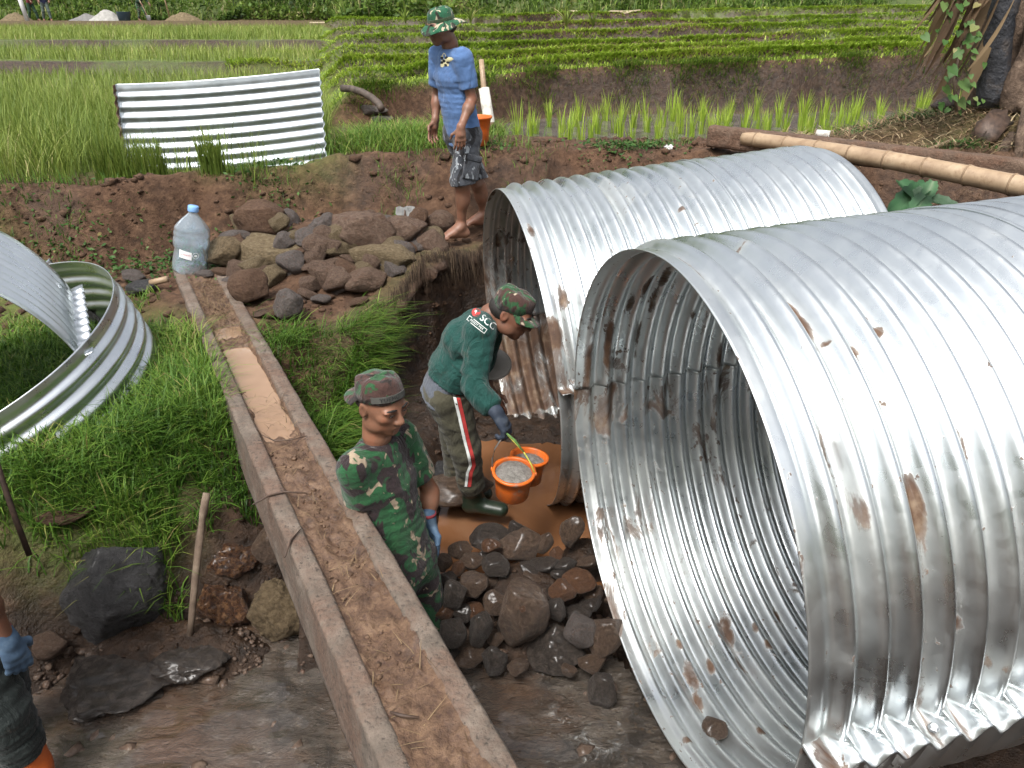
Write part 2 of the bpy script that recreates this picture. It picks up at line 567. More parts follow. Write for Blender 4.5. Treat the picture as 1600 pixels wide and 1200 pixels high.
M.bump(M.noise(9, 3, .5), .12, .01)
MUDWATER = M.m
pool = water_sheet('pool_water', [(-.95, 2.75), (-.95, 5.3), (.3, 5.5), (3.0, 5.6), (3, 3.3), (.6, 2.9)], -.725, MUDWATER)
tag(pool, kind='structure')
M = NT('paddy_water')
M.set('Base Color', M.ramp(M.noise(6, 7, .65), [(.35, (.05, .045, .04)), (.6, (.11, .10, .09)), (.75, (.20, .14, .10))]))
M.set('Roughness', M.ramp(M.noise(7, 4), [(.4, .03), (.6, .25)])); M.set('IOR', 1.33)
M.bump(M.noise(14, 6, .6), .15, .01)
PADWATER = M.m
pw = water_sheet('paddy_water', [(-.3, 7.7), (-.3, 10.3), (1, 10.8), (6.4, 11.4), (6.4, 8.2), (2, 7.5)], .605, PADWATER, step=.06)
tag(pw, kind='structure')

# the undercut lip of turf over the pit
lx = np.interp(np.linspace(0, 1, 90), [0, .12, .3, .5, .7, .88, 1], [-1.10, -1.06, -1.02, -.92, -.72, -.42, -.22])
ly = np.interp(np.linspace(0, 1, 90), [0, .12, .3, .5, .7, .88, 1], [3.85, 4.15, 4.5, 4.86, 5.2, 5.5, 5.72])
tx, ty = np.gradient(lx), np.gradient(ly); tl_ = np.hypot(tx, ty); ox, oy = ty / tl_, -tx / tl_
prof_ = [(-.16, .012), (-.08, .02), (0, .028), (.06, .03), (.12, .02), (.165, -.005), (.18, -.04), (.165, -.075), (.12, -.10), (.06, -.125), (0, -.16), (-.06, -.22)]
us_ = np.arange(90) / 12.
V = []
for j, (a, b) in enumerate(prof_):
    k_ = 1 + .45 * vn(us_ * 1.3 + 3, us_ * 0 + 1.1) + .25 * vn(us_ * 4, us_ * 0 + j * .35)
    k_ = np.where(a > 0, k_, 1) * np.where(a > 0, np.clip(np.minimum(np.arange(90), 89 - np.arange(90)) / 10., .1, 1), 1)
    X_, Y_ = lx + ox * a * k_, ly + oy * a * k_
    zt = terrain(lx - ox * .12, ly - oy * .12)
    V.append(np.stack([X_, Y_, zt + b + .025 * fbm(us_ * 5 + j * .3, us_ * 0 + j * .9, o=3)], 1))
V = np.array(V); id_ = np.arange(V.shape[0] * 90).reshape(-1, 90)
Q = np.stack([id_[:-1, :-1], id_[1:, :-1], id_[1:, 1:], id_[:-1, 1:]], -1).reshape(-1, 4)
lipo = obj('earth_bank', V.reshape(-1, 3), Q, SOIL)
vattr(lipo, 'wet', np.repeat(np.linspace(.1, .7, len(prof_)), 90)); vattr(lipo, 'green', np.repeat([.0, .1, .15, .15, .1] + [0] * 7, 90)); vattr(lipo, 'hill', np.zeros(len(prof_) * 90))  # soil tone deepens from the lip's top to its underside
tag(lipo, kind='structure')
# ------------------------------------------------------------------ galvanised culvert plates
def metal(name, dirt=.5, tint=(.63, .66, .67), rough=.25):
    M = NT(name)
    fl = M.vor(34, 'F1', out='Color')
    spl = M.n('ShaderNodeSeparateColor'); M.l(fl, spl.inputs[0])
    n = M.noise(5, 6, .6)
    base = M.mix(M.math('MULTIPLY', spl.outputs[0], .22), tint, (.50, .54, .57))
    base = M.mix(M.ramp(n, [(.35, 0.), (.7, .5)]), base, (.55, .59, .60))
    # dried mud: patches near the attribute, specks and smears
    cx = M.n('ShaderNodeCombineXYZ')
    for i_, nm in enumerate(('run', 'arc', 'seed')): M.l(M.attr(nm), cx.inputs[i_])
    dm = M.noise(4.6, 9, .68, .7, M.mapv((2.4, .9, 1), vec=cx.outputs[0]))
    sp = M.noise(38, 4, .6, 0., M.mapv((1.2, .6, 1), vec=cx.outputs[0]))
    at_ = M.attr('dirt')
    mask = M.ramp(M.math('ADD', M.math('MULTIPLY', M.math('SUBTRACT', at_, .30, None, True), .40), dm), [(.74, 0.), (.80, .8), (.90, 1.)])
    speck = M.ramp(M.math('ADD', M.math('MULTIPLY', at_, .16), sp), [(.745, 0.), (.78, 1.)])
    film = M.math('MULTIPLY', at_, M.ramp(M.noise(3.1, 6), [(.35, .05), (.7, .55)]), clamp=True)
    mc = M.ramp(M.noise(11, 6, .6), [(.3, (.035, .017, .010)), (.55, (.085, .046, .026)), (.75, (.20, .145, .095))])
    base2 = M.mix(film, base, (.27, .27, .225))
    allm = M.math('MAXIMUM', mask, M.math('MULTIPLY', speck, .9), clamp=True)
    M.set('Base Color', M.mix(allm, base2, mc))
    M.set('Metallic', M.math('SUBTRACT', 1.0, M.math('MAXIMUM', allm, M.math('MULTIPLY', film, .55)), clamp=True))
    r = M.math('ADD', M.ramp(M.noise(7, 5), [(.3, rough - .08), (.7, rough + .10)]), M.math('MULTIPLY', spl.outputs[1], .06))
    M.set('Roughness', M.math('ADD', r, M.math('MULTIPLY', M.math('MAXIMUM', allm, film), .45), clamp=True))
    M.bump(M.math('ADD', M.math('MULTIPLY', M.noise(2.4, 2), 1.0), M.math('MULTIPLY', allm, .12)), .25, .02)
    return M.m


METAL = metal('galvanised_steel')
METAL_SHEET = metal('galvanised_sheet', rough=.27, tint=(.66, .69, .71))
METAL_CLEAN = metal('galvanised_steel_clean', rough=.44, tint=(.43, .47, .51))
PITCHW = .089
def pipe_hits(C, ax, e1, e2, R, length, spots):
    out = []
    O = np.array([0, 0, CAM_H]) - np.array(C); ax, e1, e2 = (np.array(v) for v in (ax, e1, e2))
    for px, py, sL, sA, st in spots:
        d = ray(px, py); dp, op = d - ax * (d @ ax), O - ax * (O @ ax)
        A_, B_, C_ = dp @ dp, 2 * dp @ op, op @ op - R * R
        q = B_ * B_ - 4 * A_ * C_
        if q < 0: continue
        for t in ((-B_ - math.sqrt(q)) / 2 / A_, (-B_ + math.sqrt(q)) / 2 / A_):
            P = O + d * t; L = P @ ax
            if t > 0 and .01 < L < length:
                out.append((L, math.atan2(P @ e2, P @ e1) % (2 * PI), sL, sA, st)); break
    return out


def spot_sum(L, a, hits):
    r = 0 * L
    for L0, a0, sL, sA, st in hits:
        da = ((a - a0 + PI) % (2 * PI) - PI) * .9
        r = np.maximum(r, st * .43 * np.exp(-((L - L0) / sL) ** 2 - (da / sA) ** 2))
    return r


_pw = [PITCHW, .0215]
AMP = .0215


def corr(L, total, flat=.055):
    e = ss(flat * .5, flat * 1.6, L) * ss(flat * .5, flat * 1.6, total - L)
    return _pw[1] * np.cos(2 * PI * (L - flat) / _pw[0] + PI) * e


def plate(name, C, ax, e1, e2, R, L0, L1, a0, a1, mat, parent, dirt=None, flange=(1, 1), nL=None, nA=190, sq=1., fl=.065, thick=.0035, warp=0., uniform=None):
    """corrugated arc plate: axis ax from C, angle a0..a1 measured from e1 to e2, with flanges bent outward along both edges"""
    C, ax, e1, e2 = [np.array(v, float) for v in (C, ax, e1, e2)]
    nL = nL or int((L1 - L0) / PITCHW * 11)
    Ls = np.linspace(L0, L1, nL)
    As = np.linspace(a0, a1, nA)
    rows = [(a, 0., 0) for a in As]
    pre = [(a0, fl * q, -1) for q in (1., .66, .33)] if flange[0] else []
    post = [(a1, fl * q, 1) for q in (.33, .66, 1.)] if flange[1] else []
    rows = pre + rows + post
    V = []; D = []
    cw = corr(Ls, L1) if uniform is None else corr(Ls, uniform)
    for a, ext, sgn in rows:
        r = R + cw * (1 if ext == 0 else .0) + ext + AMP * (ext > 0)
        dent = warp * (vn(Ls * 1.1 + 5, Ls * 0 + a * 1.4) + .5 * vn(Ls * 2.9, Ls * 0 + a * 3.1))
        r = r + dent
        tang = -np.sin(a) * e1 + np.cos(a) * e2
        rad = np.cos(a) * e1 + np.sin(a) * e2 * sq
        P = C + Ls[:, None] * ax + r[:, None] * rad
        if ext > 0:
            P = P - tang * (cw * .95)[:, None]
        V.append(P)
        D.append(np.zeros(nL) if dirt is None else dirt(Ls, a, ext))
    V = np.array(V); m = len(rows)
    id_ = np.arange(m * nL).reshape(m, nL)
    Q = np.stack([id_[:-1, :-1], id_[:-1, 1:], id_[1:, 1:], id_[1:, :-1]], -1).reshape(-1, 4)
    o = obj(name, V.reshape(-1, 3), Q, mat, parent)
    vattr(o, 'dirt', np.array(D).ravel())
    vattr(o, 'run', np.tile(Ls, m)); vattr(o, 'arc', np.repeat(np.array([(a + e * s_) for a, e, s_ in rows]) * R, nL)); vattr(o, 'seed', np.full(m * nL, float(C[0] * 3 + C[1] * 7 + a0)))
    sm = o.modifiers.new('thick', 'SOLIDIFY'); sm.thickness = thick; sm.offset = 0
    return o


def pipe_axes(yaw, tilt, roll):
    a, b = math.radians(yaw), math.radians(tilt)
    ax = Vector((math.cos(a) * math.cos(b), math.sin(a) * math.cos(b), math.sin(b)))
    e1 = Vector((-math.sin(a), math.cos(a), 0)); e2 = ax.cross(e1).normalized()
    r = math.radians(roll)
    f1 = e1 * math.cos(r) + e2 * math.sin(r); f2 = -e1 * math.sin(r) + e2 * math.cos(r)
    return ax, f1, f2


BOLT = mat_simple('bolt_steel', [(.3, (.35, .36, .37)), (.7, (.55, .56, .57))], 30, .4, .2, metallic=1.)


def bolts(parent, C, ax, e1, e2, R, a, Ls, side):
    tang = (e1 * -math.sin(a) + e2 * math.cos(a)) * side
    rad = e1 * math.cos(a) + e2 * math.sin(a)
    for L in Ls:
        p = Vector(C) + ax * L + rad * (R + .048) + tang * .004
        v, f = lathe([(0, 0), (.013, 0), (.013, .008), (.009, .011), (0, .0115)], 6, p, tang)
        obj('bolt', v, f, BOLT, parent, smooth=False)


def culvert(name, C, yaw, tilt, roll, R, length, label, group, dtop, dbot, segs, bolt_L=()):
    ax, e1, e2 = pipe_axes(yaw, tilt, roll)
    base = Vector(C) - Vector((0, 0, R))
    t = empty(name, base, label, 'culvert pipe', group)
    # e2 = up: arc 0..pi is the upper plate, pi..2pi the lower one
    g = .0015
    up = plate('upper_plate', C, ax, e1, e2, R, 0, length, g, PI - g, METAL, t, dtop, warp=.006)
    lo = plate('lower_plate', C, ax, e1, e2, R, 0, length, PI + g, 2 * PI - g, METAL, t, dbot, warp=.006)
    for L in bolt_L:
        bolts(up, C, ax, e1, e2, R, PI, [L], -1)
    for L in segs:      # plate joints: a slightly larger overlapping band following the corrugation
        Ls0, Ls1 = L, L + PITCHW * 1.02
        plate('joint_band', C, ax, e1, e2, R + .0035, Ls0, Ls1, .03, PI - .03, METAL, t, dtop, flange=(0, 0), nL=16, warp=.006,
              uniform=length)
    return t, ax, e1, e2


def d_front_top(L, a, ext):
    base = spot_sum(L, a, FSP) + .10 + .38 * np.exp(-L / .07) + .30 * (vn(L * 9, L * 0 + a * 2.0) > .45)
    base = base + .55 * np.clip(-np.cos(2 * PI * (L - .055) / PITCHW + PI), 0, 1) * ss(-.1, .4, vn(L * 3 + 2, L * 0 + a * 2.5)) * (1 - ss(1.3, 1.9, a) * .3)
    base = base + .5 * ss(2.1, 3.1, a) * ss(.2, .7, vn(L * 7.0 + 3, L * 0 + a * .8)) * np.exp(-L / .8)
    base = base + .35 * (1 - ss(.0, 1.2, a)) * np.exp(-L / .6)
    return np.clip(base + .22 * np.clip(-np.cos(2 * PI * (L - .055) / PITCHW + PI), 0, 1) + .15 * (ext > 0), 0, 2.2)


def d_front_bot(L, a, ext):
    q = a - PI
    b = spot_sum(L, a, FSP) + .42 + .35 * np.exp(-L / .07) + .30 * ss(1.1, 1.7, q) * (vn(L * 15, L * 0 + q * 5) > .2) + .15 * ss(2.2, 3.0, q)  # constant term: grey film, heavier so its colour dims the pipe's inside
    return np.clip(b + .12 * (ext > 0), 0, 2.2)


def d_rear_top(L, a, ext):
    b = spot_sum(L, a, RSP) + .22 + .5 * np.exp(-L / .08) + .5 * (vn(L * 10 + 4, L * 0 + a * 1.5) > .55) + .35 * ss(2.5, 3.1, a)
    b = b + .5 * (1 - ss(.4, 1.0, a))
    return np.clip(b + .3 * (ext > 0), 0, 2.2)


def d_rear_bot(L, a, ext):
    q = a - PI
    return np.clip(.75 + .4 * (q > 2.4) + .25 * ss(.6, 1.4, q) + 0 * L, 0, 1.4)


FC = Vector((.487, 2.176, .216)); FR = .9
_a, _e1, _e2 = pipe_axes(13.5, 2.9, 3.5)
FSP = [(1330, 545, .022, .018, 2.6), (1295, 535, .012, .012, 2.6), (1378, 512, .02, .012, 2.4), (1163, 387, .05, .02, 2.6), (1232, 470, .02, .05, 1.6), (1255, 500, .02, .05, 1.6), (1320, 690, .025, .08, 1.7), (1345, 800, .02, .10, 1.9), (1290, 720, .02, .09, 1.7),
       (1395, 760, .02, .07, 1.6), (1440, 790, .02, .08, 1.7), (1545, 575, .02, .06, 1.6), (1320, 1030, .04, .03, 1.8), (1500, 980, .03, .02, 1.5), (1560, 1040, .03, .04, 1.7), (1270, 1165, .03, .03, 2.6),
       (1040, 430, .012, .10, 2.4), (1020, 470, .012, .12, 2.4), (1000, 520, .014, .14, 2.4), (985, 480, .012, .13, 2.2), (965, 570, .025, .05, 2.0), (950, 520, .012, .12, 2.), (1010, 440, .010, .10, 2.2), (1080, 485, .02, .05, 1.8),
       (1080, 1060, .016, .06, 2.4), (1092, 1095, .014, .05, 2.4), (1110, 1045, .014, .04, 2.4), (1132, 975, .018, .03, 2.4), (1140, 990, .014, .03, 2.3), (1155, 1040, .014, .04, 2.3), (1172, 1165, .016, .05, 2.4), (1075, 1160, .02, .02, 2.2), (1190, 1150, .014, .03, 2.3), (1200, 1010, .012, .02, 2.2), (1230, 1145, .014, .03, 2.3), (1060, 1010, .012, .03, 2.2), (1180, 985, .012, .03, 2.2), (1215, 960, .012, .03, 2.3)]
FSP = pipe_hits(FC, _a, _e1, _e2, .9, 3.3, FSP)
RSP = [(1066, 330, .035, .025, 2.8), (1090, 345, .014, .012, 2.6), (1010, 300, .012, .012, 2.4), (1020, 360, .012, .05, 1.7), (1000, 340, .012, .06, 1.6), (880, 470, .03, .10, 1.8), (868, 520, .03, .08, 2.0), (830, 360, .02, .05, 1.6), (955, 395, .012, .03, 1.8)]
RSP = pipe_hits(Vector((.026, 4.068, .029)), *pipe_axes(12.9, 4.7, -10.5), .9, 1.86, RSP)
front, fax, fe1, fe2 = culvert('culvert_pipe', FC, 13.5, 2.9, 3.5, FR, 3.3,
      'large galvanised corrugated culvert pipe nearest the camera, mud smeared at its open mouth', 'galvanised culvert pipes', d_front_top, d_front_bot, [1.07, 2.2], (.33, .62, .93))
RC = Vector((.026, 4.068, .029)); RR = .9
rear, rax, re1, re2 = culvert('culvert_pipe', RC, 12.9, 4.7, -10.5, RR, 1.86,
      'culvert pipe farther back, its mouth behind the stooping man and dipping into muddy water', 'galvanised culvert pipes', d_rear_top, d_rear_bot, [1.07])

_pw[:] = [.080, .0090]
# half plates lying about on the left bank
sh = empty('steel_half_plate', at(340, 270, 6.5), 'curved corrugated steel half plate standing upright in tall grass beside the earth bank', 'steel plate', 'loose culvert half plates')
a_ = at(183, 131, 6.55); b_ = at(498, 107, 6.75); c_ = at(212, 285, 6.45); d_ = at(506, 272, 6.65)
axv = ((c_ + d_) / 2 - (a_ + b_) / 2)
Ls_ = axv.length + .06; axv.normalize()
chord = (b_ - a_); cl = chord.length; chord.normalize()
nrm = Vector((.02, -1, -.12)).normalized()
Rs = 2.7
# plate arcs bulging toward the camera
half = math.asin(min(.999, cl / 2 / Rs))
Cc = (a_ + b_) / 2 - nrm * (Rs * math.cos(half))
plate('corrugated_sheet', Cc, axv, chord, nrm, Rs, 0, Ls_, PI / 2 + half, PI / 2 - half, METAL_CLEAN, sh,
      lambda L, a, e: np.clip(.12 + .3 * (vn(L * 6, L * 0 + a * 3) > .5) + 1.2 * (e > 0) * (a > PI / 2), 0, 1.3), fl=.03)

_pw[:] = [.092, .0125]
rg = empty('steel_half_plate', Vector((-2.35, 3.6, -.12)), 'corrugated steel half plate standing as a low curved wall in the grass on the left', 'steel plate', 'loose culvert half plates')
zax = Vector((.25, .26, -.93)).normalized()
r1 = Vector((math.cos(math.radians(-8)), math.sin(math.radians(-8)), 0)); r1 = (r1 - zax * r1.dot(zax)).normalized()
r2 = zax.cross(r1); r2 = r2 if r2.y > 0 else -r2
plate('corrugated_sheet', Vector((-2.88, 3.66, .17)), zax, r1, r2, .84, 0, .44, math.radians(93), math.radians(-93), METAL_SHEET, rg,
      lambda L, a, e: np.clip(.10 + .3 * (vn(L * 6, L * 0 + a * 3) > .4), 0, 1), fl=.05)

dm = empty('steel_half_plate', Vector((-2.9, 3.6, -.1)), 'corrugated steel half plate arching up out of the left edge, bright top', 'steel plate', 'loose culvert half plates')
dn = at(124, 560, 3.42); df = at(110, 452, 4.25)
da = (df - dn); Ld = da.length; da.normalize()
dh = Vector((da.y, -da.x, 0)).normalized()
if dh.x < 0: dh = -dh
du = dh.cross(da).normalized(); du = du if du.z > 0 else -du
ph0 = math.radians(19)
Dc = dn - (dh * math.cos(ph0) + du * math.sin(ph0)) * .9
plate('corrugated_sheet', Dc, da, dh, du, .90, 0, Ld, ph0, math.radians(165), METAL_SHEET, dm,
      lambda L, a, e: np.clip(.10 + 0 * L, 0, 1), fl=.05)

# ------------------------------------------------------------------ concrete irrigation channel
CH_A = Vector((-2.30, 5.42, .125)); CH_B = Vector((-.005, 1.10, -.055))
ch = empty('concrete_channel', (CH_A + CH_B) / 2 - Vector((0, 0, .25)), 'muddy precast concrete irrigation channel laid like a bridge across the stream', 'channel')
cdv = (CH_B - CH_A); CL = cdv.length; cdv.normalize()
csd = Vector((cdv.y, -cdv.x, 0)).normalized()      # to the left bank side or right
if csd.x < 0: csd = -csd
cup = csd.cross(cdv); cup = cup if cup.z > 0 else -cup
HWD = .164
prof = [(-HWD - .012, -.27), (-HWD, -.04), (-HWD, -.008), (-HWD + .008, 0), (-.098, 0), (-.090, -.006), (-.080, -.075), (.080, -.075), (.090, -.006), (.098, 0), (HWD - .008, 0), (HWD, -.008), (HWD, -.04), (HWD + .012, -.27)]
# resample the profile so that noise can roughen it
pr = []
for i in range(len(prof)):
    a, b = prof[i], prof[(i + 1) % len(prof)]
    n = max(1, int(math.hypot(b[0] - a[0], b[1] - a[1]) / .012))
    pr += [(a[0] + (b[0] - a[0]) * k / n, a[1] + (b[1] - a[1]) * k / n) for k in range(n)]
pr = np.array(pr)
ns = int(CL / .018)
tl = np.linspace(0, CL, ns)
P0 = np.array(CH_A); A1, A2, A3 = np.array(cdv), np.array(csd), np.array(cup)
Tt, Pi = np.meshgrid(tl, np.arange(len(pr)), indexing='ij')
S_, U_ = pr[Pi, 0], pr[Pi, 1]
nz = fbm(Tt * 9, S_ * 30, U_ * 30, o=4)
nz2 = np.maximum(fbm(Tt * 3, S_ * 9 + 5, U_ * 9, o=3), 0)
cen = np.array([0, -.12])
rl = np.hypot(S_, U_ + .12) + 1e-6
off = .0045 * nz - .008 * nz2 * (U_ > -.05)
S2 = S_ + off * S_ / rl; U2 = U_ + off * (U_ + .12) / rl
CV = P0 + Tt[..., None] * A1 + S2[..., None] * A2 + U2[..., None] * A3
m = len(pr); id_ = np.arange(ns * m).reshape(ns, m)
nxt = np.roll(id_, -1, 1)
Q = np.stack([id_[:-1], nxt[:-1], nxt[1:], id_[1:]], -1).reshape(-1, 4)
M = NT('muddy_concrete')
n = M.noise(9, 8, .65); n2 = M.noise(60, 4, .6)
c = M.ramp(n, [(.3, (.065, .052, .040)), (.55, (.13, .102, .080)), (.75, (.20, .16, .13))])
red = M.ramp(M.noise(4, 7, .7, .5), [(.42, 0.), (.6, .75)])
c = M.mix(red, c, M.ramp(n2, [(.3, (.055, .028, .017)), (.7, (.135, .078, .052))]))
c = M.mix(M.ramp(n2, [(.33, .85), (.42, 0.)]), c, (.035, .026, .020))
M.set('Base Color', c); M.set('Roughness', .85)
M.bump(M.math('ADD', n2, M.math('MULTIPLY', n, .8)), .8, .010)
CONC = M.m
obj('channel_body', CV.reshape(-1, 3), Q, CONC, ch)

# mud lying in the channel and the puddle between
tl = np.linspace(.02, CL - .02, int(CL / .012)); sl_ = np.linspace(-.094, .094, 22)
T2, S2 = np.meshgrid(tl, sl_, indexing='ij')
py_t = T2 / CL
mudh = -.030 + .012 * fbm(T2 * 7, S2 * 14, o=4) + .036 * np.abs(fbm(T2 * 13, S2 * 20 + 7, o=4)) * ss(.0, .25, np.abs(fbm(T2 * 2.1, S2 * 4, o=2)) + .15)
mudh = mudh + .022 * ss(.11, .02, py_t) + .012 * ss(.75, .95, py_t) + .008 * ss(.06, .09, np.abs(S2))
pud = (ss(1.12, 1.22, T2) * (1 - .75 * ss(1.34, 1.38, T2) * (1 - ss(1.48, 1.54, T2))) * (1 - ss(2.45, 2.75, T2)))
mudh = mudh - .040 * pud * (1 - ss(.066, .092, np.abs(S2) + .014 * fbm(T2 * 9, S2 * 9, o=2)))
MV = P0 + T2[..., None] * A1 + S2[..., None] * A2 + mudh[..., None] * A3
id_ = np.arange(T2.size).reshape(T2.shape)
Q = np.stack([id_[:-1, :-1], id_[1:, :-1], id_[1:, 1:], id_[:-1, 1:]], -1).reshape(-1, 4)
M = NT('channel_mud')
n = M.noise(16, 8, .7); n2 = M.noise(70, 5, .6)
c = M.ramp(n, [(.28, (.030, .014, .008)), (.5, (.092, .050, .027)), (.68, (.155, .094, .054)), (.85, (.25, .165, .105))])
M.set('Base Color', M.mix(M.ramp(n2, [(.34, .7), (.46, 0.)]), c, (.045, .020, .013)))
M.set('Roughness', M.ramp(M.noise(5, 5), [(.35, .42), (.65, .9)]))
M.bump(M.math('ADD', n, M.math('MULTIPLY', n2, .5)), .9, .014)
CHMUD = M.m
obj('mud', MV.reshape(-1, 3), Q, CHMUD, ch)
M = NT('silty_puddle')
M.set('Base Color', M.ramp(M.noise(3, 3), [(.3, (.20, .125, .078)), (.7, (.26, .17, .11))])); M.set('Roughness', .07); M.set('IOR', 1.33)
tl = np.linspace(1.0, 2.95, 40); sl_ = np.linspace(-.086, .086, 6)
T2, S2 = np.meshgrid(tl, sl_, indexing='ij')
MV = P0 + T2[..., None] * A1 + S2[..., None] * A2 - .045 * A3
id_ = np.arange(T2.size).reshape(T2.shape)
Q = np.stack([id_[:-1, :-1], id_[1:, :-1], id_[1:, 1:], id_[:-1, 1:]], -1).reshape(-1, 4)
obj('puddle', MV.reshape(-1, 3), Q, M.m, ch)
# ------------------------------------------------------------------ figures: signed distance bodies turned into one surface
class SDF:
    def __init__(s, lo, hi, h):
        s.h = h; s.lo = np.array(lo, float)
        n = np.ceil((np.array(hi) - s.lo) / h).astype(int) + 1
        s.f = np.full(n, .5, np.float32); s.n = n

    def region(s, lo, hi, m):
        i0 = np.clip(np.floor((np.array(lo) - m - s.lo) / s.h).astype(int), 0, s.n - 1)
        i1 = np.clip(np.ceil((np.array(hi) + m - s.lo) / s.h).astype(int) + 1, 1, s.n)
        ax = [s.lo[k] + s.h * np.arange(i0[k], i1[k]) for k in range(3)]
        sl = tuple(slice(i0[k], i1[k]) for k in range(3))
        return sl, ax[0][:, None, None], ax[1][None, :, None], ax[2][None, None, :]

    def put(s, sl, d, k, op='u'):
        f = s.f[sl]
        if op == 'u':
            if k > 0:
                hh = np.clip(.5 + .5 * (f - d) / k, 0, 1)
                s.f[sl] = f * (1 - hh) + d * hh - k * hh * (1 - hh)
            else: s.f[sl] = np.minimum(f, d)
        else:
            d = -d
            if k > 0:
                hh = np.clip(.5 - .5 * (f - d) / k, 0, 1)
                s.f[sl] = f * (1 - hh) + d * hh + k * hh * (1 - hh)
            else: s.f[sl] = np.maximum(f, d)

    def cap(s, a, b, ra, rb, k=.02, flat=None, fs=1., op='u', cut=False, amp=0., fr=30., ph=0.):
        """tapered limb a->b; flat = direction in which the section is scaled by fs; amp adds cloth folds"""
        a = np.array(a, float); b = np.array(b, float)
        rm = max(ra, rb) * max(1, fs)
        sl, X, Y, Z = s.region(np.minimum(a, b) - rm, np.maximum(a, b) + rm, .05 + k)
        ba = b - a; L2 = ba @ ba
        px, py, pz = X - a[0], Y - a[1], Z - a[2]
        t0 = (px * ba[0] + py * ba[1] + pz * ba[2]) / L2
        t = np.clip(t0, 0, 1)
        qx, qy, qz = px - ba[0] * t, py - ba[1] * t, pz - ba[2] * t
        if flat is not None:
            u = np.array(flat, float); u /= np.linalg.norm(u)
            c = (qx * u[0] + qy * u[1] + qz * u[2]) * (1 / fs - 1)
            qx, qy, qz = qx + c * u[0], qy + c * u[1], qz + c * u[2]
        r = ra + (rb - ra) * t
        d = np.sqrt(qx * qx + qy * qy + qz * qz) - r
        if flat is not None and fs < 1: d = d * (.5 + .5 * fs)
        if amp:
            d = d + amp * np.sin(t0 * fr + ph + 9 * qx + 14 * (qy - qz)) * np.sin(t0 * fr * .43 + 2 * ph + 20 * qx)
        if cut:
            L = math.sqrt(L2)
            d = np.maximum(d, np.maximum((t0 - 1) * L, -t0 * L))
        s.put(sl, d, k, op)

    def ell(s, c, r, R=None, k=.02, op='u'):
        c = np.array(c, float); r = np.array(r, float)
        m = max(r)
        sl, X, Y, Z = s.region(c - m, c + m, .04 + k)
        p = [X - c[0], Y - c[1], Z - c[2]]
        if R is not None:
            R = np.array(R)   # columns are the local axes
            p = [p[0] * R[0, i] + p[1] * R[1, i] + p[2] * R[2, i] for i in range(3)]
        k0 = np.sqrt(sum((p[i] / r[i]) ** 2 for i in range(3)))
        k1 = np.sqrt(sum((p[i] / r[i] ** 2) ** 2 for i in range(3))) + 1e-9
        s.put(sl, k0 * (k0 - 1) / k1, k, op)

    def plane(s, p, n, k=0.):
        """keep the side the normal points away from"""
        p = np.array(p, float); n = np.array(n, float); n /= np.linalg.norm(n)
        sl, X, Y, Z = s.region(s.lo, s.lo + s.h * s.n, 0)
        s.f[sl] = np.maximum(s.f[sl], (X - p[0]) * n[0] + (Y - p[1]) * n[1] + (Z - p[2]) * n[2])

    def fold(s, amp, sc, seed=0, aniso=(1, 1, 1)):
        sl, X, Y, Z = s.region(s.lo, s.lo + s.h * s.n, 0)
        near = np.abs(s.f) < amp * 3 + s.h * 2
        ii = np.nonzero(near)
        x = s.lo[0] + s.h * ii[0]; y = s.lo[1] + s.h * ii[1]; z = s.lo[2] + s.h * ii[2]
        nn = fbm(x * sc * aniso[0] + seed, y * sc * aniso[1], z * sc * aniso[2], o=2)
        s.f[ii] += (amp * (1 - 2 * np.abs(nn) * 1.6)).astype(np.float32)

    def surf(s):
        f = s.f; n = s.n
        f[0] = f[-1] = .5; f[:, 0] = f[:, -1] = .5; f[:, :, 0] = f[:, :, -1] = .5
        ins = f < 0
        cs = np.zeros(n - 1, np.int8)
        for a in (0, 1):
            for b in (0, 1):
                for c in (0, 1):
                    cs += ins[a:n[0] - 1 + a, b:n[1] - 1 + b, c:n[2] - 1 + c]
        act = (cs > 0) & (cs < 8)
        I = np.argwhere(act)
        vid = np.full(n - 1, -1, np.int64); vid[act] = np.arange(len(I))
        P = np.zeros((len(I), 3)); cnt = np.zeros(len(I))
        cor = [(a, b, c) for a in (0, 1) for b in (0, 1) for c in (0, 1)]
        val = {c: f[I[:, 0] + c[0], I[:, 1] + c[1], I[:, 2] + c[2]] for c in cor}
        for c in cor:
            for ax in range(3):
                if c[ax] == 0:
                    c2 = list(c); c2[ax] = 1; c2 = tuple(c2)
                    fa, fb = val[c], val[c2]
                    m = (fa < 0) != (fb < 0)
                    t = fa[m] / (fa[m] - fb[m])
                    q = np.tile(np.array(c, float), (m.sum(), 1)); q[:, ax] = t
                    P[m] += q; cnt[m] += 1
        P = (I + P / cnt[:, None]) * s.h + s.lo
        Q = []
        for ax in range(3):
            o = [0, 1, 2]; o.remove(ax); u, v = o
            d = [slice(None)] * 3; d[ax] = slice(0, n[ax] - 1); e = [slice(None)] * 3; e[ax] = slice(1, n[ax])
            ch_ = ins[tuple(d)] != ins[tuple(e)]
            J = np.argwhere(ch_)
            J = J[(J[:, u] > 0) & (J[:, v] > 0) & (J[:, u] < n[u] - 1) & (J[:, v] < n[v] - 1)]
            def g(du, dv):
                K = J.copy(); K[:, u] -= du; K[:, v] -= dv
                return vid[K[:, 0], K[:, 1], K[:, 2]]
            q = np.stack([g(1, 1), g(0, 1), g(0, 0), g(1, 0)], 1)
            fl_ = ~ins[J[:, 0], J[:, 1], J[:, 2]]
            if ax == 1: fl_ = ~fl_
            q[fl_] = q[fl_][:, ::-1]
            Q.append(q)
        return P, np.concatenate(Q)


def V3(*a): return np.array(a, float)


def nrmz(v):
    v = np.array(v, float); return v / np.linalg.norm(v)


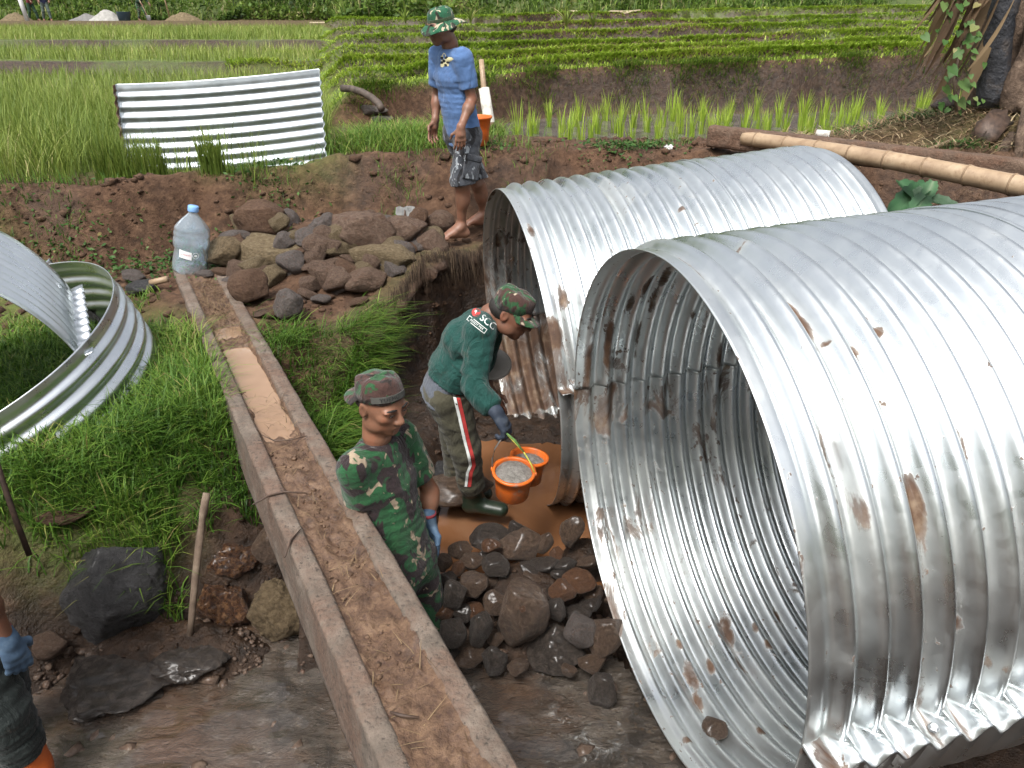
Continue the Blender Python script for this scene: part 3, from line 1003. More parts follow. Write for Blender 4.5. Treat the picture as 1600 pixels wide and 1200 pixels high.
def camo(name, stops, scale=5., seed=0., rough=.9, stretch=(1, 1, .55)):
    """base, then layers of ragged patches; stops = base colour + [(colour, threshold, scale)]"""
    M = NT(name)
    vec = M.mapv(stretch, (.3, .5, .4), (seed, seed * .7, -seed))
    c = stops[0]
    for i, (col, th, sc) in enumerate(stops[1]):
        mv = M.mapv((1, 1, 1), (0, 0, 0), (3.1 * i, 1.7 * i, 5.3 * i), vec)
        f = M.ramp(M.noise(scale * sc, 2.2, .5, .9, mv), [(th - .012, 0.), (th + .012, 1.)])
        c = M.mix(f, c, col)
    c = M.mix(M.ramp(M.noise(30, 5), [(.35, .22), (.65, 0.)]), c, (.03, .02, .012))
    M.set('Base Color', c); M.set('Roughness', rough); M.set('Specular IOR Level', .2)
    M.set('Sheen Weight', .15)
    M.bump(M.math('ADD', M.noise(11, 5, .6, 1.2, M.mapv((1, 1, .8))), M.math('MULTIPLY', M.noise(400, 2), .06)), .8, .03)
    return M.m


def cloth(name, col, var=.25, rough=.9, folds=.5, fs=10.):
    M = NT(name)
    d = tuple(q * (1 - var) for q in col)
    c = M.ramp(M.noise(9, 5, .6), [(.3, d), (.7, col)])
    c = M.mix(M.ramp(M.noise(6.5, 8, .72, .6), [(.58, 0.), (.72, .55)]), c, (.085, .052, .032))
    M.set('Base Color', c); M.set('Roughness', rough); M.set('Specular IOR Level', .2); M.set('Sheen Weight', .1)
    M.bump(M.math('ADD', M.noise(fs, 5, .58, 1.6, M.mapv((1, 1, .6))), M.math('MULTIPLY', M.noise(420, 2), .05)), min(1, folds * 1.5), .03)
    return M.m


def skin(name, col, mud=0.):
    M = NT(name)
    d = tuple(q * .72 for q in col); r = (col[0] * 1.15, col[1] * .92, col[2] * .85)
    c = M.ramp(M.noise(14, 6, .6), [(.3, d), (.5, col), (.72, r)])
    if mud: c = M.mix(M.ramp(M.noise(16, 6, .7), [(.5, 0.), (.7, mud)]), c, (.10, .05, .03))
    M.set('Base Color', c); M.set('Roughness', .48); M.set('Specular IOR Level', .4)
    M.set('Subsurface Weight', .08); M.set('Subsurface Radius', (.012, .005, .003)); M.set('Subsurface Scale', 1.)
    M.bump(M.noise(160, 4), .12, .003)
    return M.m


HAIR = mat_simple('black_hair', [(.3, (.008, .007, .006)), (.7, (.025, .020, .017))], 90, .55, .5)
EYE = mat_simple('eye_white', [(.3, (.55, .50, .45)), (.7, (.62, .57, .52))], 20, .2, 0)
IRIS = mat_simple('dark_iris', [(.3, (.010, .006, .004)), (.7, (.02, .012, .008))], 20, .12, 0)
LIP = mat_simple('lip_skin', [(.3, (.19, .075, .055)), (.7, (.25, .10, .075))], 60, .5, .2)
GLOVE = mat_simple('blue_work_glove', [(.3, (.030, .055, .095)), (.55, (.060, .105, .170)), (.8, (.16, .22, .28))], 14, .8, .5, 120, .003)
GLOVE_DARK = mat_simple('dark_blue_glove', [(.3, (.010, .015, .026)), (.55, (.026, .036, .056)), (.8, (.07, .08, .09))], 14, .75, .5, 120, .003)
CUFF = mat_simple('red_cuff_band', [(.3, (.18, .02, .03)), (.7, (.28, .05, .06))], 40, .9, .3)


def hand(S, wrist, d, palm, thumb_side, L=.18, r=.0085, curl=.5, spread=.05, k=.010, grow=0.):
    """palm block, four fingers and a thumb. d: wrist->fingers, palm: direction the palm faces, thumb_side: unit vector to the thumb edge"""
    w = V3(*wrist); d = nrmz(d); palm = nrmz(V3(*palm) - d * np.dot(palm, d)); t = nrmz(np.cross(palm, d))
    if np.dot(t, thumb_side) < 0: t = -t
    pl = L * .50
    g = grow
    S.cap(w - d * .01, w + d * pl * .55, .022 + g, .026 + g, k * 1.5, flat=t, fs=1.25)
    for i, o in enumerate((.030, .010, -.011, -.030)):
        b = w + d * (pl * (.99 - .04 * abs(i - 1.2))) + t * o
        S.cap(w + d * .03 + t * o * .75, b, .012 + g, .0115 + g, k)
        ln = L * (.44, .50, .47, .37)[i]
        c = curl * (1 + .12 * i)
        p = b; dd = d + t * spread * (1.2 - i)
        for j, fr in enumerate((.45, .31, .24)):
            a = c * (j + .6)
            v = nrmz(nrmz(dd) * math.cos(a) + palm * math.sin(a))
            q = p + v * ln * fr
            S.cap(p, q, r * (1.08 - .09 * j) + g, r * (1.0 - .1 * j) + g, .004)
            p = q
    # thumb from the side of the palm
    b = w + d * pl * .34 + t * .028 + palm * .008
    q = b + nrmz(d * .55 + t * .75 + palm * .35) * .038
    S.cap(w + d * .02 + t * .014, b, .015 + g, .0135 + g, k)
    S.cap(b, q, .0125 + g, .0105 + g, .006)
    e = q + nrmz(d * .95 + t * .15 + palm * (.35 + .5 * curl)) * .032
    S.cap(q, e, .0105 + g, .0085 + g, .004)
    return e


def head_basis(fwd, up):
    f = nrmz(fwd); u = nrmz(V3(*up) - f * np.dot(up, f)); r = np.cross(f, u)   # r = the person's right
    return np.stack([r, f, u], 1)


def head(S, c, B, s=1., lean=0.):
    """c = centre of the skull; B columns right, forward, up; total height about .225*s"""
    P = lambda x, y, z: V3(*c) + B @ (V3(x, y, z) * s)
    E = lambda p, r, k=.012, op='u': S.ell(P(*p), np.array(r) * s, B, k * s, op)
    E((0, -.012, .030), (.075, .094, .083))
    E((0, .030, -.005), (.068, .066, .085), .03)
    E((0, .048, -.055), (.048, .046, .050), .03)          # jaw
    E((0, .066, -.088), (.024, .022, .020), .022)         # chin
    for q in (-1, 1):
        E((q * .051, .014, -.064), (.021, .042, .030), .022)   # jaw angle
        E((q * .044, .066, -.012), (.022, .022, .018), .02)   # cheek bone
        E((q * .036, .083, .022), (.026, .014, .009), .014)   # brow
        E((q * .033, .100, .005), (.020, .015, .011), .010, 's')   # eye socket
        E((q * .033, .083, .006), (.015, .013, .011), .006)   # lid
        # ear
        E((q * .078, -.010, -.002), (.008, .020, .032), .008)
        E((q * .085, -.004, .000), (.005, .011, .019), .004, 's')
        E((q * .013, .102, -.030), (.010, .011, .009), .008)  # nostril wing
    S.cap(P(0, .086, .018), P(0, .113, -.023), .0085 * s, .0125 * s, .012 * s)
    E((0, .110, -.027), (.012, .012, .010), .008)
    E((0, .088, -.055), (.024, .014, .007), .008)         # upper lip
    E((0, .086, -.066), (.021, .014, .007), .008)         # lower lip
    E((0, .104, -.0605), (.024, .008, .0016), .003, 's')
    E((0, .098, -.077), (.020, .010, .006), .010, 's')
    return P


def ell_mesh(c, r, B=None, n=16, m=10):
    V = []; F = []
    B = np.eye(3) if B is None else B
    for i in range(m + 1):
        th = PI * i / m
        for j in range(n):
            a = 2 * PI * j / n
            V.append(V3(*c) + B @ V3(r[0] * math.sin(th) * math.cos(a), r[1] * math.sin(th) * math.sin(a), r[2] * math.cos(th)))
    for i in range(m):
        for j in range(n):
            F.append((i * n + j, (i + 1) * n + j, (i + 1) * n + (j + 1) % n, i * n + (j + 1) % n))
    return V, F


def face_parts(root, P, B, s, open_=.5, skinmat=None):
    for q in (-1, 1):
        e = obj('eye', *ell_mesh(P(q * .033, .0855, .0045), (.0125 * s, .0105 * s, .0055 * s * (open_ + .35)), B), EYE, root)
        obj('iris', *ell_mesh(P(q * .033, .0915, .0035), (.0055 * s, .0055 * s, .0050 * s * (open_ + .3)), B, 12, 8), IRIS, e)
        v, f = tube([P(q * .014, .097, .026), P(q * .030, .0985, .032), P(q * .046, .0905, .030), P(q * .056, .080, .023)], [.003 * s, .0042 * s, .004 * s, .002 * s], 8, wob=.5, seed=3)
        obj('eyebrow', v, f, HAIR, root)
        v, f = tube([P(q * .019, .097, .0075), P(q * .033, .0998, .0125), P(q * .047, .092, .008)], [.0012 * s, .0018 * s, .0012 * s], 6)
        obj('eyelid', v, f, HAIR, root)
    v, f = merge(ell_mesh(P(0, .0925, -.0555), (.021 * s, .0095 * s, .0046 * s), B), ell_mesh(P(0, .0905, -.0662), (.0185 * s, .0095 * s, .0052 * s), B))
    obj('lips', v, f, LIP, root)


def torso(S, J, g=0., k=.05, amp=0.):
    """J: pelvis, chest, neck, shL, shR, hipL, hipR + side vectors"""
    sd = nrmz(V3(*J['shR']) - V3(*J['shL'])); hd = nrmz(V3(*J['hipR']) - V3(*J['hipL']))
    pel, ch_, nk = (V3(*J[q]) for q in ('pelvis', 'chest', 'neck'))
    mid = (pel + ch_) / 2
    up = nrmz(nk - pel); fw = nrmz(np.cross(up, sd))
    S.cap(pel, mid, J.get('rp', .088) + g, J.get('rw', .083) + g, k, flat=hd, fs=1.5, amp=amp, fr=24)
    S.cap(mid, ch_, J.get('rw', .083) + g, J.get('rc', .093) + g, k, flat=sd, fs=1.5, amp=amp, fr=22, ph=1.)
    S.cap(ch_, ch_ + (nk - ch_) * .55, J.get('rc', .093) + g, .066 + g, k, flat=sd, fs=1.55)
    for q in ('shL', 'shR'):
        p = V3(*J[q]); S.cap(ch_ + (nk - ch_) * .6, p, .050 + g, .050 + g, k)
    return fw


def body_sdf(J, h, lo, hi, hands, headinfo, foot=True, rs=1.):
    S = SDF(lo, hi, h)
    torso(S, J, -.012)
    for q in 'LR':
        S.cap(J['sh' + q], J['el' + q], .044 * rs, .036 * rs, .03); S.cap(J['el' + q], J['wr' + q], .036 * rs, .0245 * rs, .02)
        m = V3(*J['el' + q]) * .68 + V3(*J['wr' + q]) * .32
        S.ell(m, (.037 * rs, .037 * rs, .037 * rs), None, .03)
        S.cap(J['hip' + q], J['kn' + q], .070 * rs, .052 * rs, .04)
        S.cap(J['kn' + q], J['an' + q], .049 * rs, .031 * rs, .03)
        c = V3(*J['kn' + q]) * .70 + V3(*J['an' + q]) * .30
        bk = nrmz(V3(*J['an' + q]) - V3(*J['toe' + q])); bk[2] = 0
        S.ell(c + bk * .014, (.050 * rs, .050 * rs, .085 * rs), None, .035)
        if foot:
            an, to = V3(*J['an' + q]), V3(*J['toe' + q])
            fd = nrmz((to - an) * V3(1, 1, 0))
            sole = min(an[2] - .075, to[2] - .018)
            hl = V3(an[0], an[1], sole + .030) - fd * .03
            S.cap(an, hl, .033, .030, .03); S.cap(hl, V3(*(an + fd * .07)[:2], sole + .035), .030, .034, .03, flat=np.cross(fd, (0, 0, 1)), fs=1.15)
            S.cap(an + fd * .02 - V3(0, 0, .01), V3(*(an + fd * .14)[:2], sole + .022), .030, .024, .03, flat=np.cross(fd, (0, 0, 1)), fs=1.6)
            sdv = np.cross(fd, (0, 0, 1))
            for i, o in enumerate((.034, .016, .0, -.015, -.029)):
                o2 = o * (1 if q == 'L' else -1) * -1
                b = V3(*(an + fd * .135)[:2], sole + .014) + sdv * o2
                S.cap(b, b + fd * (.055 - .007 * i), .0135 if i == 0 else .0105, .011 if i == 0 else .0085, .005)
        hd_ = hands.get(q)
        if hd_: hand(S, J['wr' + q], **hd_)
    c, B, s = headinfo
    P = head(S, c, B, s)
    S.cap(J['neck'], P(0, -.022, -.045), .058, .050, .022)
    return S, P


def bounds(J, m=.2):
    A = np.array([list(v) for k, v in J.items() if hasattr(v, '__len__')])
    return A.min(0) - m, A.max(0) + m


def trousers(J, g, top, ends, h, mat, root, name='trousers', k=.05, amp=.004, rs=1., cut=None, flare=0.):
    lo, hi = bounds(J); S = SDF(lo, hi, h)
    hd = nrmz(V3(*J['hipR']) - V3(*J['hipL'])); pel = V3(*J['pelvis']); ch_ = V3(*J['chest'])
    S.cap(pel - (ch_ - pel) * .12, pel + (ch_ - pel) * top, J.get('rp', .088) + g, J.get('rp', .088) + g - .004, k, flat=hd, fs=1.5, cut=False)
    for q in 'LR':
        hp, kn, an = (V3(*J[z + q]) for z in ('hip', 'kn', 'an'))
        if ends <= 1:
            S.cap(hp, hp + (kn - hp) * ends, (.080 + g) * rs, (.066 + g + flare) * rs, k, amp=amp, fr=18, ph=.7, cut=False)
            S_end = hp + (kn - hp) * ends
        else:
            S.cap(hp, kn, (.082 + g) * rs, (.058 + g) * rs, k, amp=amp, fr=20, ph=.4)
            S.cap(kn, kn + (an - kn) * (ends - 1), (.058 + g) * rs, (.046 + g + flare) * rs, .03, amp=amp, fr=22, ph=1.3)
    S.fold(.004, 9, 3.)
    S.plane(pel + (ch_ - pel) * top, (ch_ - pel))
    if ends <= 1:
        # clean hems
        for q in 'LR':
            hp, kn = V3(*J['hip' + q]), V3(*J['kn' + q])
        e = [V3(*J['hip' + q]) + (V3(*J['kn' + q]) - V3(*J['hip' + q])) * (ends + .02) for q in 'LR']
        S.plane((e[0] + e[1]) / 2, (V3(*J['knL']) + V3(*J['knR']) - V3(*J['hipL']) - V3(*J['hipR'])))
    P, Q = S.surf()
    return obj(name, P, Q, mat, root)


def shirt(J, g, hem, sleeve, h, mat, root, name='shirt', amp=.005, neck_r=.066, headP=None, rs=1., flare=.004, seed=0., hem_n=None, fold=(.005, 8), top_cut=False):
    """sleeve in 0..2 (1 = elbow). hem: fraction below the pelvis along chest->pelvis"""
    lo, hi = bounds(J); S = SDF(lo, hi, h)
    torso(S, J, g, .05, amp)
    pel, ch_, nk = (V3(*J[q]) for q in ('pelvis', 'chest', 'neck'))
    hd = nrmz(V3(*J['hipR']) - V3(*J['hipL']))
    dn = pel - ch_
    S.cap(pel - dn * .25, pel + dn * (hem + .12), J.get('rp', .088) + g + .004, J.get('rp', .088) + g + flare, .04, flat=hd, fs=1.52, amp=amp, fr=14)
    for q in 'LR':
        sh, el, wr = (V3(*J[z + q]) for z in ('sh', 'el', 'wr'))
        if sleeve <= 1:
            S.cap(sh, sh + (el - sh) * sleeve * .6, .056 * rs + g, .053 * rs + g, .028, amp=amp * .6, fr=16)
            S.cap(sh + (el - sh) * .1, sh + (el - sh) * sleeve, .054 * rs + g, .056 * rs + g, .014, cut=True, amp=amp * .6, fr=16)
        else:
            S.cap(sh, el, .055 * rs + g, .043 * rs + g, .035, amp=amp * .7, fr=24, ph=.5)
            S.cap(el, el + (wr - el) * (sleeve - 1) * .8, .043 * rs + g, .036 * rs + g, .02, amp=amp * .7, fr=26, ph=1.1)
            S.cap(el + (wr - el) * .1, el + (wr - el) * (sleeve - 1), .042 * rs + g, .034 * rs + g, .012, cut=True, amp=amp * .5, fr=26, ph=1.1)
    S.fold(fold[0], fold[1], seed)
    S.plane(pel + dn * hem, dn if hem_n is None else hem_n)
    if top_cut: S.plane(pel - dn * .45, -dn)
    up = nrmz(nk - ch_)
    S.cap(nk - up * .02, nk + up * .12, neck_r, neck_r, .008, op='s', cut=True)
    P, Q = S.surf()
    return obj(name, P, Q, mat, root)


def bucket_hat(root, P, B, s, mat, brim=.062, mat2=None, droop=.4, name='hat', tilt=0.):
    """soft crown and a drooping brim around the skull"""
    n = 48
    prof = [(.0, .118), (.035, .117), (.062, .110), (.076, .098), (.081, .075), (.084, .050), (.086, .034),
            (.086 + brim * .35, .026 - brim * .15 * droop), (.086 + brim * .75, .018 - brim * .4 * droop), (.086 + brim, .010 - brim * .62 * droop),
            (.086 + brim, .007 - brim * .62 * droop), (.086 + brim * .6, .013 - brim * .33 * droop), (.082, .027), (.080, .05), (.076, .075), (.070, .094), (0, .110)]
    V, F = [], []
    for i, (r, z) in enumerate(prof):
        for k in range(n):
            a = 2 * PI * k / n
            ww = (1 + .05 * math.sin(3 * a + 1) + .03 * math.sin(5 * a)) if 6 < i < 12 else 1 + .015 * math.sin(7 * a + i)
            zz = z + (.010 * math.sin(2 * a + .6) + .006 * math.sin(5 * a + 2)) * (1 if 6 < i < 12 else 0) + (.004 * math.sin(4 * a) if i < 4 else 0)
            V.append(P(r * ww * math.cos(a) * .97, r * ww * math.sin(a) * 1.13 - .006, zz + tilt * r * math.sin(a)))
    m = len(prof)
    for i in range(m - 1):
        for k in range(n):
            F.append((i * n + k, i * n + (k + 1) % n, (i + 1) * n + (k + 1) % n, (i + 1) * n + k))
    h_ = obj(name, V, F, mat, root)
    if mat2:
        V, F = [], []
        for z, rr in ((.036, .0872), (.054, .0858), (.056, .0835), (.034, .0845)):
            for k in range(n):
                a = 2 * PI * k / n
                V.append(P(rr * math.cos(a) * .97 * 1.005, rr * math.sin(a) * 1.13 * 1.005 - .006, z + tilt * rr * math.sin(a)))
        for i in range(3):
            for k in range(n): F.append((i * n + k, i * n + (k + 1) % n, (i + 1) * n + (k + 1) % n, (i + 1) * n + k))
        obj('hat_band', V, F, mat2, h_)
    return h_


def field_cap(root, P0, B, s, mat, fwd=1, name='cap', low=.030, tilt=0.):
    """soft cap with a stiff peak; fwd=-1 worn back to front"""
    ct, st = math.cos(tilt), math.sin(tilt)
    P = lambda x, y, z: P0(x, y * ct - (z - .05) * st, .05 + y * st + (z - .05) * ct)
    n = 48
    prof = [(.0, .119), (.045, .118), (.068, .112), (.080, .096), (.086, .066), (.0875, low), (.0845, low), (.080, .08), (.06, .10), (0, .108)]
    V, F = [], []
    for i, (r, z) in enumerate(prof):
        for k in range(n):
            a = 2 * PI * k / n
            ww = 1 + .012 * math.sin(6 * a + i) + .010 * math.sin(3 * a + 1)
            front = math.sin(a) * fwd
            V.append(P(r * ww * math.cos(a) * .97, r * ww * math.sin(a) * 1.13 - .008, z + .012 * max(front, -.3) * (i > 2) * (i < 7) + .003 * math.sin(5 * a)))
    m = len(prof)
    for i in range(m - 1):
        for k in range(n): F.append((i * n + k, i * n + (k + 1) % n, (i + 1) * n + (k + 1) % n, (i + 1) * n + k))
    c_ = obj(name, V, F, mat, root)
    V, F = [], []
    na, nr = 22, 6
    for lay in (0, 1):
        for j in range(nr):
            for i in range(na):
                a = math.radians(-72 + 144 * i / (na - 1))
                ext = .066 * math.cos(a * .95) ** .6 * j / (nr - 1)
                r0 = .084
                x = math.sin(a) * (r0 + ext * .35) * .97
                y = fwd * (math.cos(a) * r0 * 1.13 + ext) - .008
                z = low + .010 - .30 * ext - .020 * (abs(math.sin(a)) ** 2) * j / (nr - 1) - .003 * lay
                V.append(P(x, y, z))
    o = na * nr
    for j in range(nr - 1):
        for i in range(na - 1):
            q = (j * na + i, j * na + i + 1, (j + 1) * na + i + 1, (j + 1) * na + i)
            F.append(q); F.append(tuple(z + o for z in q[::-1]))
    for i in range(na - 1):
        q = ((nr - 1) * na + i, (nr - 1) * na + i + 1); F.append((q[0], q[1], q[1] + o, q[0] + o))
    obj('peak', V, F, mat, c_)
    return c_, P


def boot(root, kn, an, toe, mat, top=.62, g=0., name='boot'):
    kn, an, toe = V3(*kn), V3(*an), V3(*toe)
    pts = np.array([kn, an, toe]); S = SDF(pts.min(0) - .16, pts.max(0) + .16, .006)
    fd = nrmz((toe - an) * V3(1, 1, 0)); sole = an[2] - .085
    a0 = an + (kn - an) * top
    S.cap(a0, an, .062 + g, .047 + g, .03, amp=.004, fr=16)
    S.cap(an, V3(an[0], an[1], sole + .045) - fd * .02, .047, .042, .03)
    S.cap(V3(an[0], an[1], sole + .045) - fd * .02, V3(*(an + fd * .155)[:2], sole + .038), .042, .036, .03, flat=np.cross(fd, (0, 0, 1)), fs=1.15)
    S.plane((0, 0, sole), (0, 0, -1)); S.plane(a0, kn - an)
    P, Q = S.surf()
    return obj(name, P, Q, mat, root)


def person_root(J, label):
    z = min(J['toeL'][2], J['toeR'][2], J['anL'][2] - .08)
    return empty('person', Vector(((J['anL'][0] + J['anR'][0]) / 2, (J['anL'][1] + J['anR'][1]) / 2, z)), label, 'person')


def project_onto(target, root, verts, direction, offset=.0025):
    """drop flat lettering onto a garment along a direction (world space)"""
    me = target.data; o = np.array(target.matrix_basis.translation) + np.array(root.location)
    bv = BVHTree.FromPolygons([Vector((np.array(v.co) + o).tolist()) for v in me.vertices], [tuple(p.vertices) for p in me.polygons])
    d = Vector(direction).normalized(); out = []
    for v in verts:
        h = bv.ray_cast(Vector(v) - d * .4, d)
        if h[0] is None:
            q = bv.find_nearest(Vector(v)); out.append(q[0] + q[1] * offset)
        else: out.append(h[0] - d * offset)
    return out


def text_mesh(body, size, extrude=0., res=3, spacing=1.):
    cu = bpy.data.curves.new('t', 'FONT'); cu.body = body; cu.size = size; cu.align_x = 'CENTER'; cu.align_y = 'CENTER'
    cu.extrude = extrude; cu.resolution_u = res; cu.space_character = spacing
    o = bpy.data.objects.new('t', cu); COL.objects.link(o)
    me = bpy.data.meshes.new_from_object(o.evaluated_get(bpy.context.evaluated_depsgraph_get()))
    bm = bmesh.new(); bm.from_mesh(me)
    bmesh.ops.triangulate(bm, faces=bm.faces[:])
    V = [v.co.copy() for v in bm.verts]; F_ = [tuple(v.index for v in f.verts) for f in bm.faces]
    bm.free(); bpy.data.objects.remove(o); bpy.data.curves.remove(cu); bpy.data.meshes.remove(me)
    return V, F_
# ------------------------------------------------------------------ the people
def wz(p, z=None): return V3(*p)

DPM = ((.014, .078, .028), [((.30, .235, .165), .615, 1.25), ((.022, .014, .016), .515, .85), ((.30, .235, .165), .69, 2.3)])
CAMO_SHIRT = camo('woodland_camouflage', DPM, 12.5, 2.0, stretch=(1, 1, .85))
CAMO_TROUSER = camo('woodland_camouflage_trousers', DPM, 12., 5.0, stretch=(1, 1, .85))
CAMO_HAT = camo('woodland_camouflage_hat', ((.016, .090, .045), [((.42, .36, .26), .60, 1.3), ((.020, .022, .016), .58, 1.)]), 13, 1.0)
CAMO_CAP = camo('brown_camouflage_cap', ((.052, .026, .022), [((.018, .070, .026), .53, 1.0), ((.018, .014, .013), .60, 1.2), ((.33, .27, .20), .66, 1.5)]), 15, 9.0)
GREY_CAMO = camo('grey_camouflage_shorts', ((.045, .050, .060), [((.012, .013, .016), .54, 1.2), ((.22, .24, .26), .61, 2.0), ((.40, .42, .44), .71, 3.0)]), 9, 4.0)
HATBAND = cloth('olive_hat_band', (.030, .050, .024))
BLUE_T = cloth('faded_blue_cotton', (.080, .150, .31), .18, .9, .45, 7.)
GREEN_T = cloth('dark_green_jersey', (.008, .052, .043), .3, .75, .55, 13.)
GREY_T = cloth('grey_undershirt', (.085, .095, .115), .25, .9, .5)
OLIVE_T = cloth('olive_track_trousers', (.060, .056, .036), .3, .85, .6, 9.)
BLACK_T = cloth('dark_wet_trousers', (.012, .017, .016), .4, .6, .6)
WHITE_P = mat_simple('white_print', [(.3, (.55, .58, .56)), (.7, (.68, .70, .68))], 60, .8, .1)
RED_P = mat_simple('red_print', [(.3, (.38, .030, .030)), (.7, (.48, .05, .045))], 60, .8, .1)
CREAM_P = mat_simple('cream_print', [(.3, (.52, .46, .25)), (.7, (.62, .58, .38))], 60, .8, .1)
BLACK_P = mat_simple('black_print', [(.3, (.01, .01, .012)), (.7, (.02, .02, .022))], 60, .8, .1)
GREYTAPE = mat_simple('grey_cap_strap', [(.3, (.055, .055, .050)), (.7, (.085, .085, .075))], 60, .8, .2)
RUBBER = mat_simple('dark_green_rubber', [(.3, (.008, .014, .009)), (.6, (.018, .028, .017)), (.8, (.06, .045, .03))], 9, .38, .3)
ORANGE_R = mat_simple('orange_rubber', [(.3, (.33, .060, .012)), (.6, (.50, .115, .022)), (.8, (.25, .08, .03))], 9, .4, .3)
SK_A = skin('tanned_skin', (.175, .088, .056), .3)
SK_B = skin('warm_brown_skin', (.200, .098, .060))
SK_C = skin('weathered_brown_skin', (.140, .066, .041))

# ---- barefoot man in the blue T-shirt
f = nrmz((-.80, -.60, 0)); lf = nrmz((.60, -.80, 0))   # facing, his left
J = {}
J['neck'] = at(703, 70, 5.78); J['chest'] = at(707, 120, 5.80); J['pelvis'] = at(722, 200, 5.84)
c = V3(*J['neck']) - V3(0, 0, .035)
J['shL'] = c + lf * .155 - V3(0, 0, .04); J['shR'] = c - lf * .155 - V3(0, 0, .035)
J['hipL'] = V3(*J['pelvis']) + lf * .085 - V3(0, 0, .05); J['hipR'] = V3(*J['pelvis']) - lf * .085 - V3(0, 0, .05)
J['elL'] = at(737, 155, 5.68); J['wrL'] = at(720, 199, 5.55)
J['elR'] = at(683, 148, 5.98); J['wrR'] = at(680, 188, 5.90)
J['knL'] = at(722, 289, 5.68); J['anL'] = at(721, 352, 5.74); J['toeL'] = V3(*J['anL']) + nrmz((-.85, -.5, 0)) * .17 - V3(0, 0, .075)
J['knR'] = at(746, 287, 5.95); J['anR'] = at(757, 333, 6.05); J['toeR'] = V3(*J['anR']) + nrmz((-.93, -.35, 0)) * .17 - V3(0, 0, .075)
J['rp'] = .086; J['rw'] = .087; J['rc'] = .088
rt = person_root(J, 'barefoot man in a blue T-shirt, grey camouflage shorts and a camouflage bucket hat')
B = head_basis(f * .95 + V3(0, 0, -.22), (0, 0, 1))
hc = V3(*at(690, 41, 5.75))
lo, hi = bounds(J, .22); hi[2] += .1
S, P = body_sdf(J, .0055, lo, hi, dict(L=dict(d=V3(-.05, -.12, -1), palm=-lf * .8 - f * .3, thumb_side=f, curl=.42), R=dict(d=V3(-.25, -.1, -1), palm=lf, thumb_side=f, curl=.38)), (hc, B, 1.0))
obj('body', *S.surf(), SK_A, rt)
face_parts(rt, P, B, 1., .25)
ts = shirt(J, .012, .30, .74, .007, BLUE_T, rt, amp=.0025, seed=1., flare=.012)
trousers(J, .016, .25, .93, .007, GREY_CAMO, rt, 'shorts', amp=.004, flare=.014)
bucket_hat(rt, P, B, 1., CAMO_HAT, .060, HATBAND, .55)
V, F = ell_mesh(P(0, -.03, .0), (.077, .088, .066), B)
obj('hair', [v for v in V], F, HAIR, rt)
# chest emblem
em = []
ctr = V3(*at(700, 96, 5.6)); rgt = V3(.95, -.3, 0); up_ = V3(0, 0, 1)
pts_ = []
rr = random.Random(4)
for i in range(26):
    a = 2 * PI * i / 26; r = .034 * (1 + .28 * math.sin(5 * a) + .15 * math.sin(3 * a + 1))
    pts_.append(ctr + rgt * r * math.cos(a) + up_ * r * 1.15 * math.sin(a))
em = [ctr] + pts_
Fm = [(0, 1 + i, 1 + (i + 1) % 26) for i in range(26)]
e_ = obj('chest_emblem', project_onto(ts, rt, em, (-.28, 1, .02)), Fm, CREAM_P, rt)
bl, Fb = [], []
for (dx, dz, r) in ((-.018, .014, .009), (.012, .016, .010), (-.006, -.006, .010), (.018, -.012, .009), (-.02, -.016, .008), (.004, -.03, .009)):
    o = len(bl); cc = ctr + rgt * dx + up_ * dz; bl.append(cc)
    for i in range(10):
        a = 2 * PI * i / 10; bl.append(cc + rgt * r * math.cos(a) * (1 + .3 * rr.random()) + up_ * r * math.sin(a))
    Fb += [(o, o + 1 + i, o + 1 + (i + 1) % 10) for i in range(10)]
obj('emblem_detail', project_onto(ts, rt, bl, (-.28, 1, .02), .004), Fb, BLACK_P, e_)
# cargo pocket on the left leg of the shorts
kn, hp = V3(*J['knL']), V3(*J['hipL'])
pc = hp + (kn - hp) * .62 + lf * .090 + V3(0, -.005, 0)
ax_ = nrmz(kn - hp); xx = nrmz(f - ax_ * np.dot(f, ax_)); nn = np.cross(xx, ax_)
Rm = Matrix([[xx[i], nn[i], ax_[i]] for i in range(3)])
v, fc = box(pc, .135, .022, .155, Rm, .008)
pk = obj('cargo_pocket', v, fc, GREY_CAMO, rt)
v, fc = box(pc - ax_ * .072, .142, .032, .045, Rm, .008)
obj('pocket_flap', v, fc, GREY_CAMO, pk)

# ---- soldier in camouflage standing in the pit
f = nrmz((.86, -.50, 0)); lf = nrmz((.50, .86, 0))
Y0 = 2.65
J = {}
J['neck'] = at(589, 679, Y0); J['chest'] = at(596, 750, Y0); J['pelvis'] = at(628, 872, Y0 - .02)
c = V3(*J['neck']) - V3(0, 0, .028)
J['shL'] = c + lf * .152 - V3(0, 0, .05); J['shR'] = c - lf * .150 - V3(0, 0, .05)
J['hipL'] = V3(*J['pelvis']) + lf * .088 - V3(0, 0, .05); J['hipR'] = V3(*J['pelvis']) - lf * .088 - V3(0, 0, .05)
J['elL'] = at(672, 768, 2.83); J['wrL'] = at(670, 815, 2.77)
J['elR'] = at(572, 800, 2.60); J['wrR'] = at(606, 880, 2.66)
for q, s in (('L', 1), ('R', -1)):
    hp = V3(*J['hip' + q])
    J['kn' + q] = V3(hp[0] + .05, hp[1] - .01, hp[2] - .40) + lf * .02 * s
    J['an' + q] = V3(hp[0] + .01, hp[1], hp[2] - .76) + lf * .03 * s
    J['toe' + q] = J['an' + q] + f * .17 - V3(0, 0, .075)
J['rp'] = .084; J['rw'] = .085; J['rc'] = .091
rt = person_root(J, 'man in a woodland camouflage T-shirt and backward cap standing behind the concrete channel')
B = head_basis(V3(.80, -.60, -.20), (-.06, .02, 1))
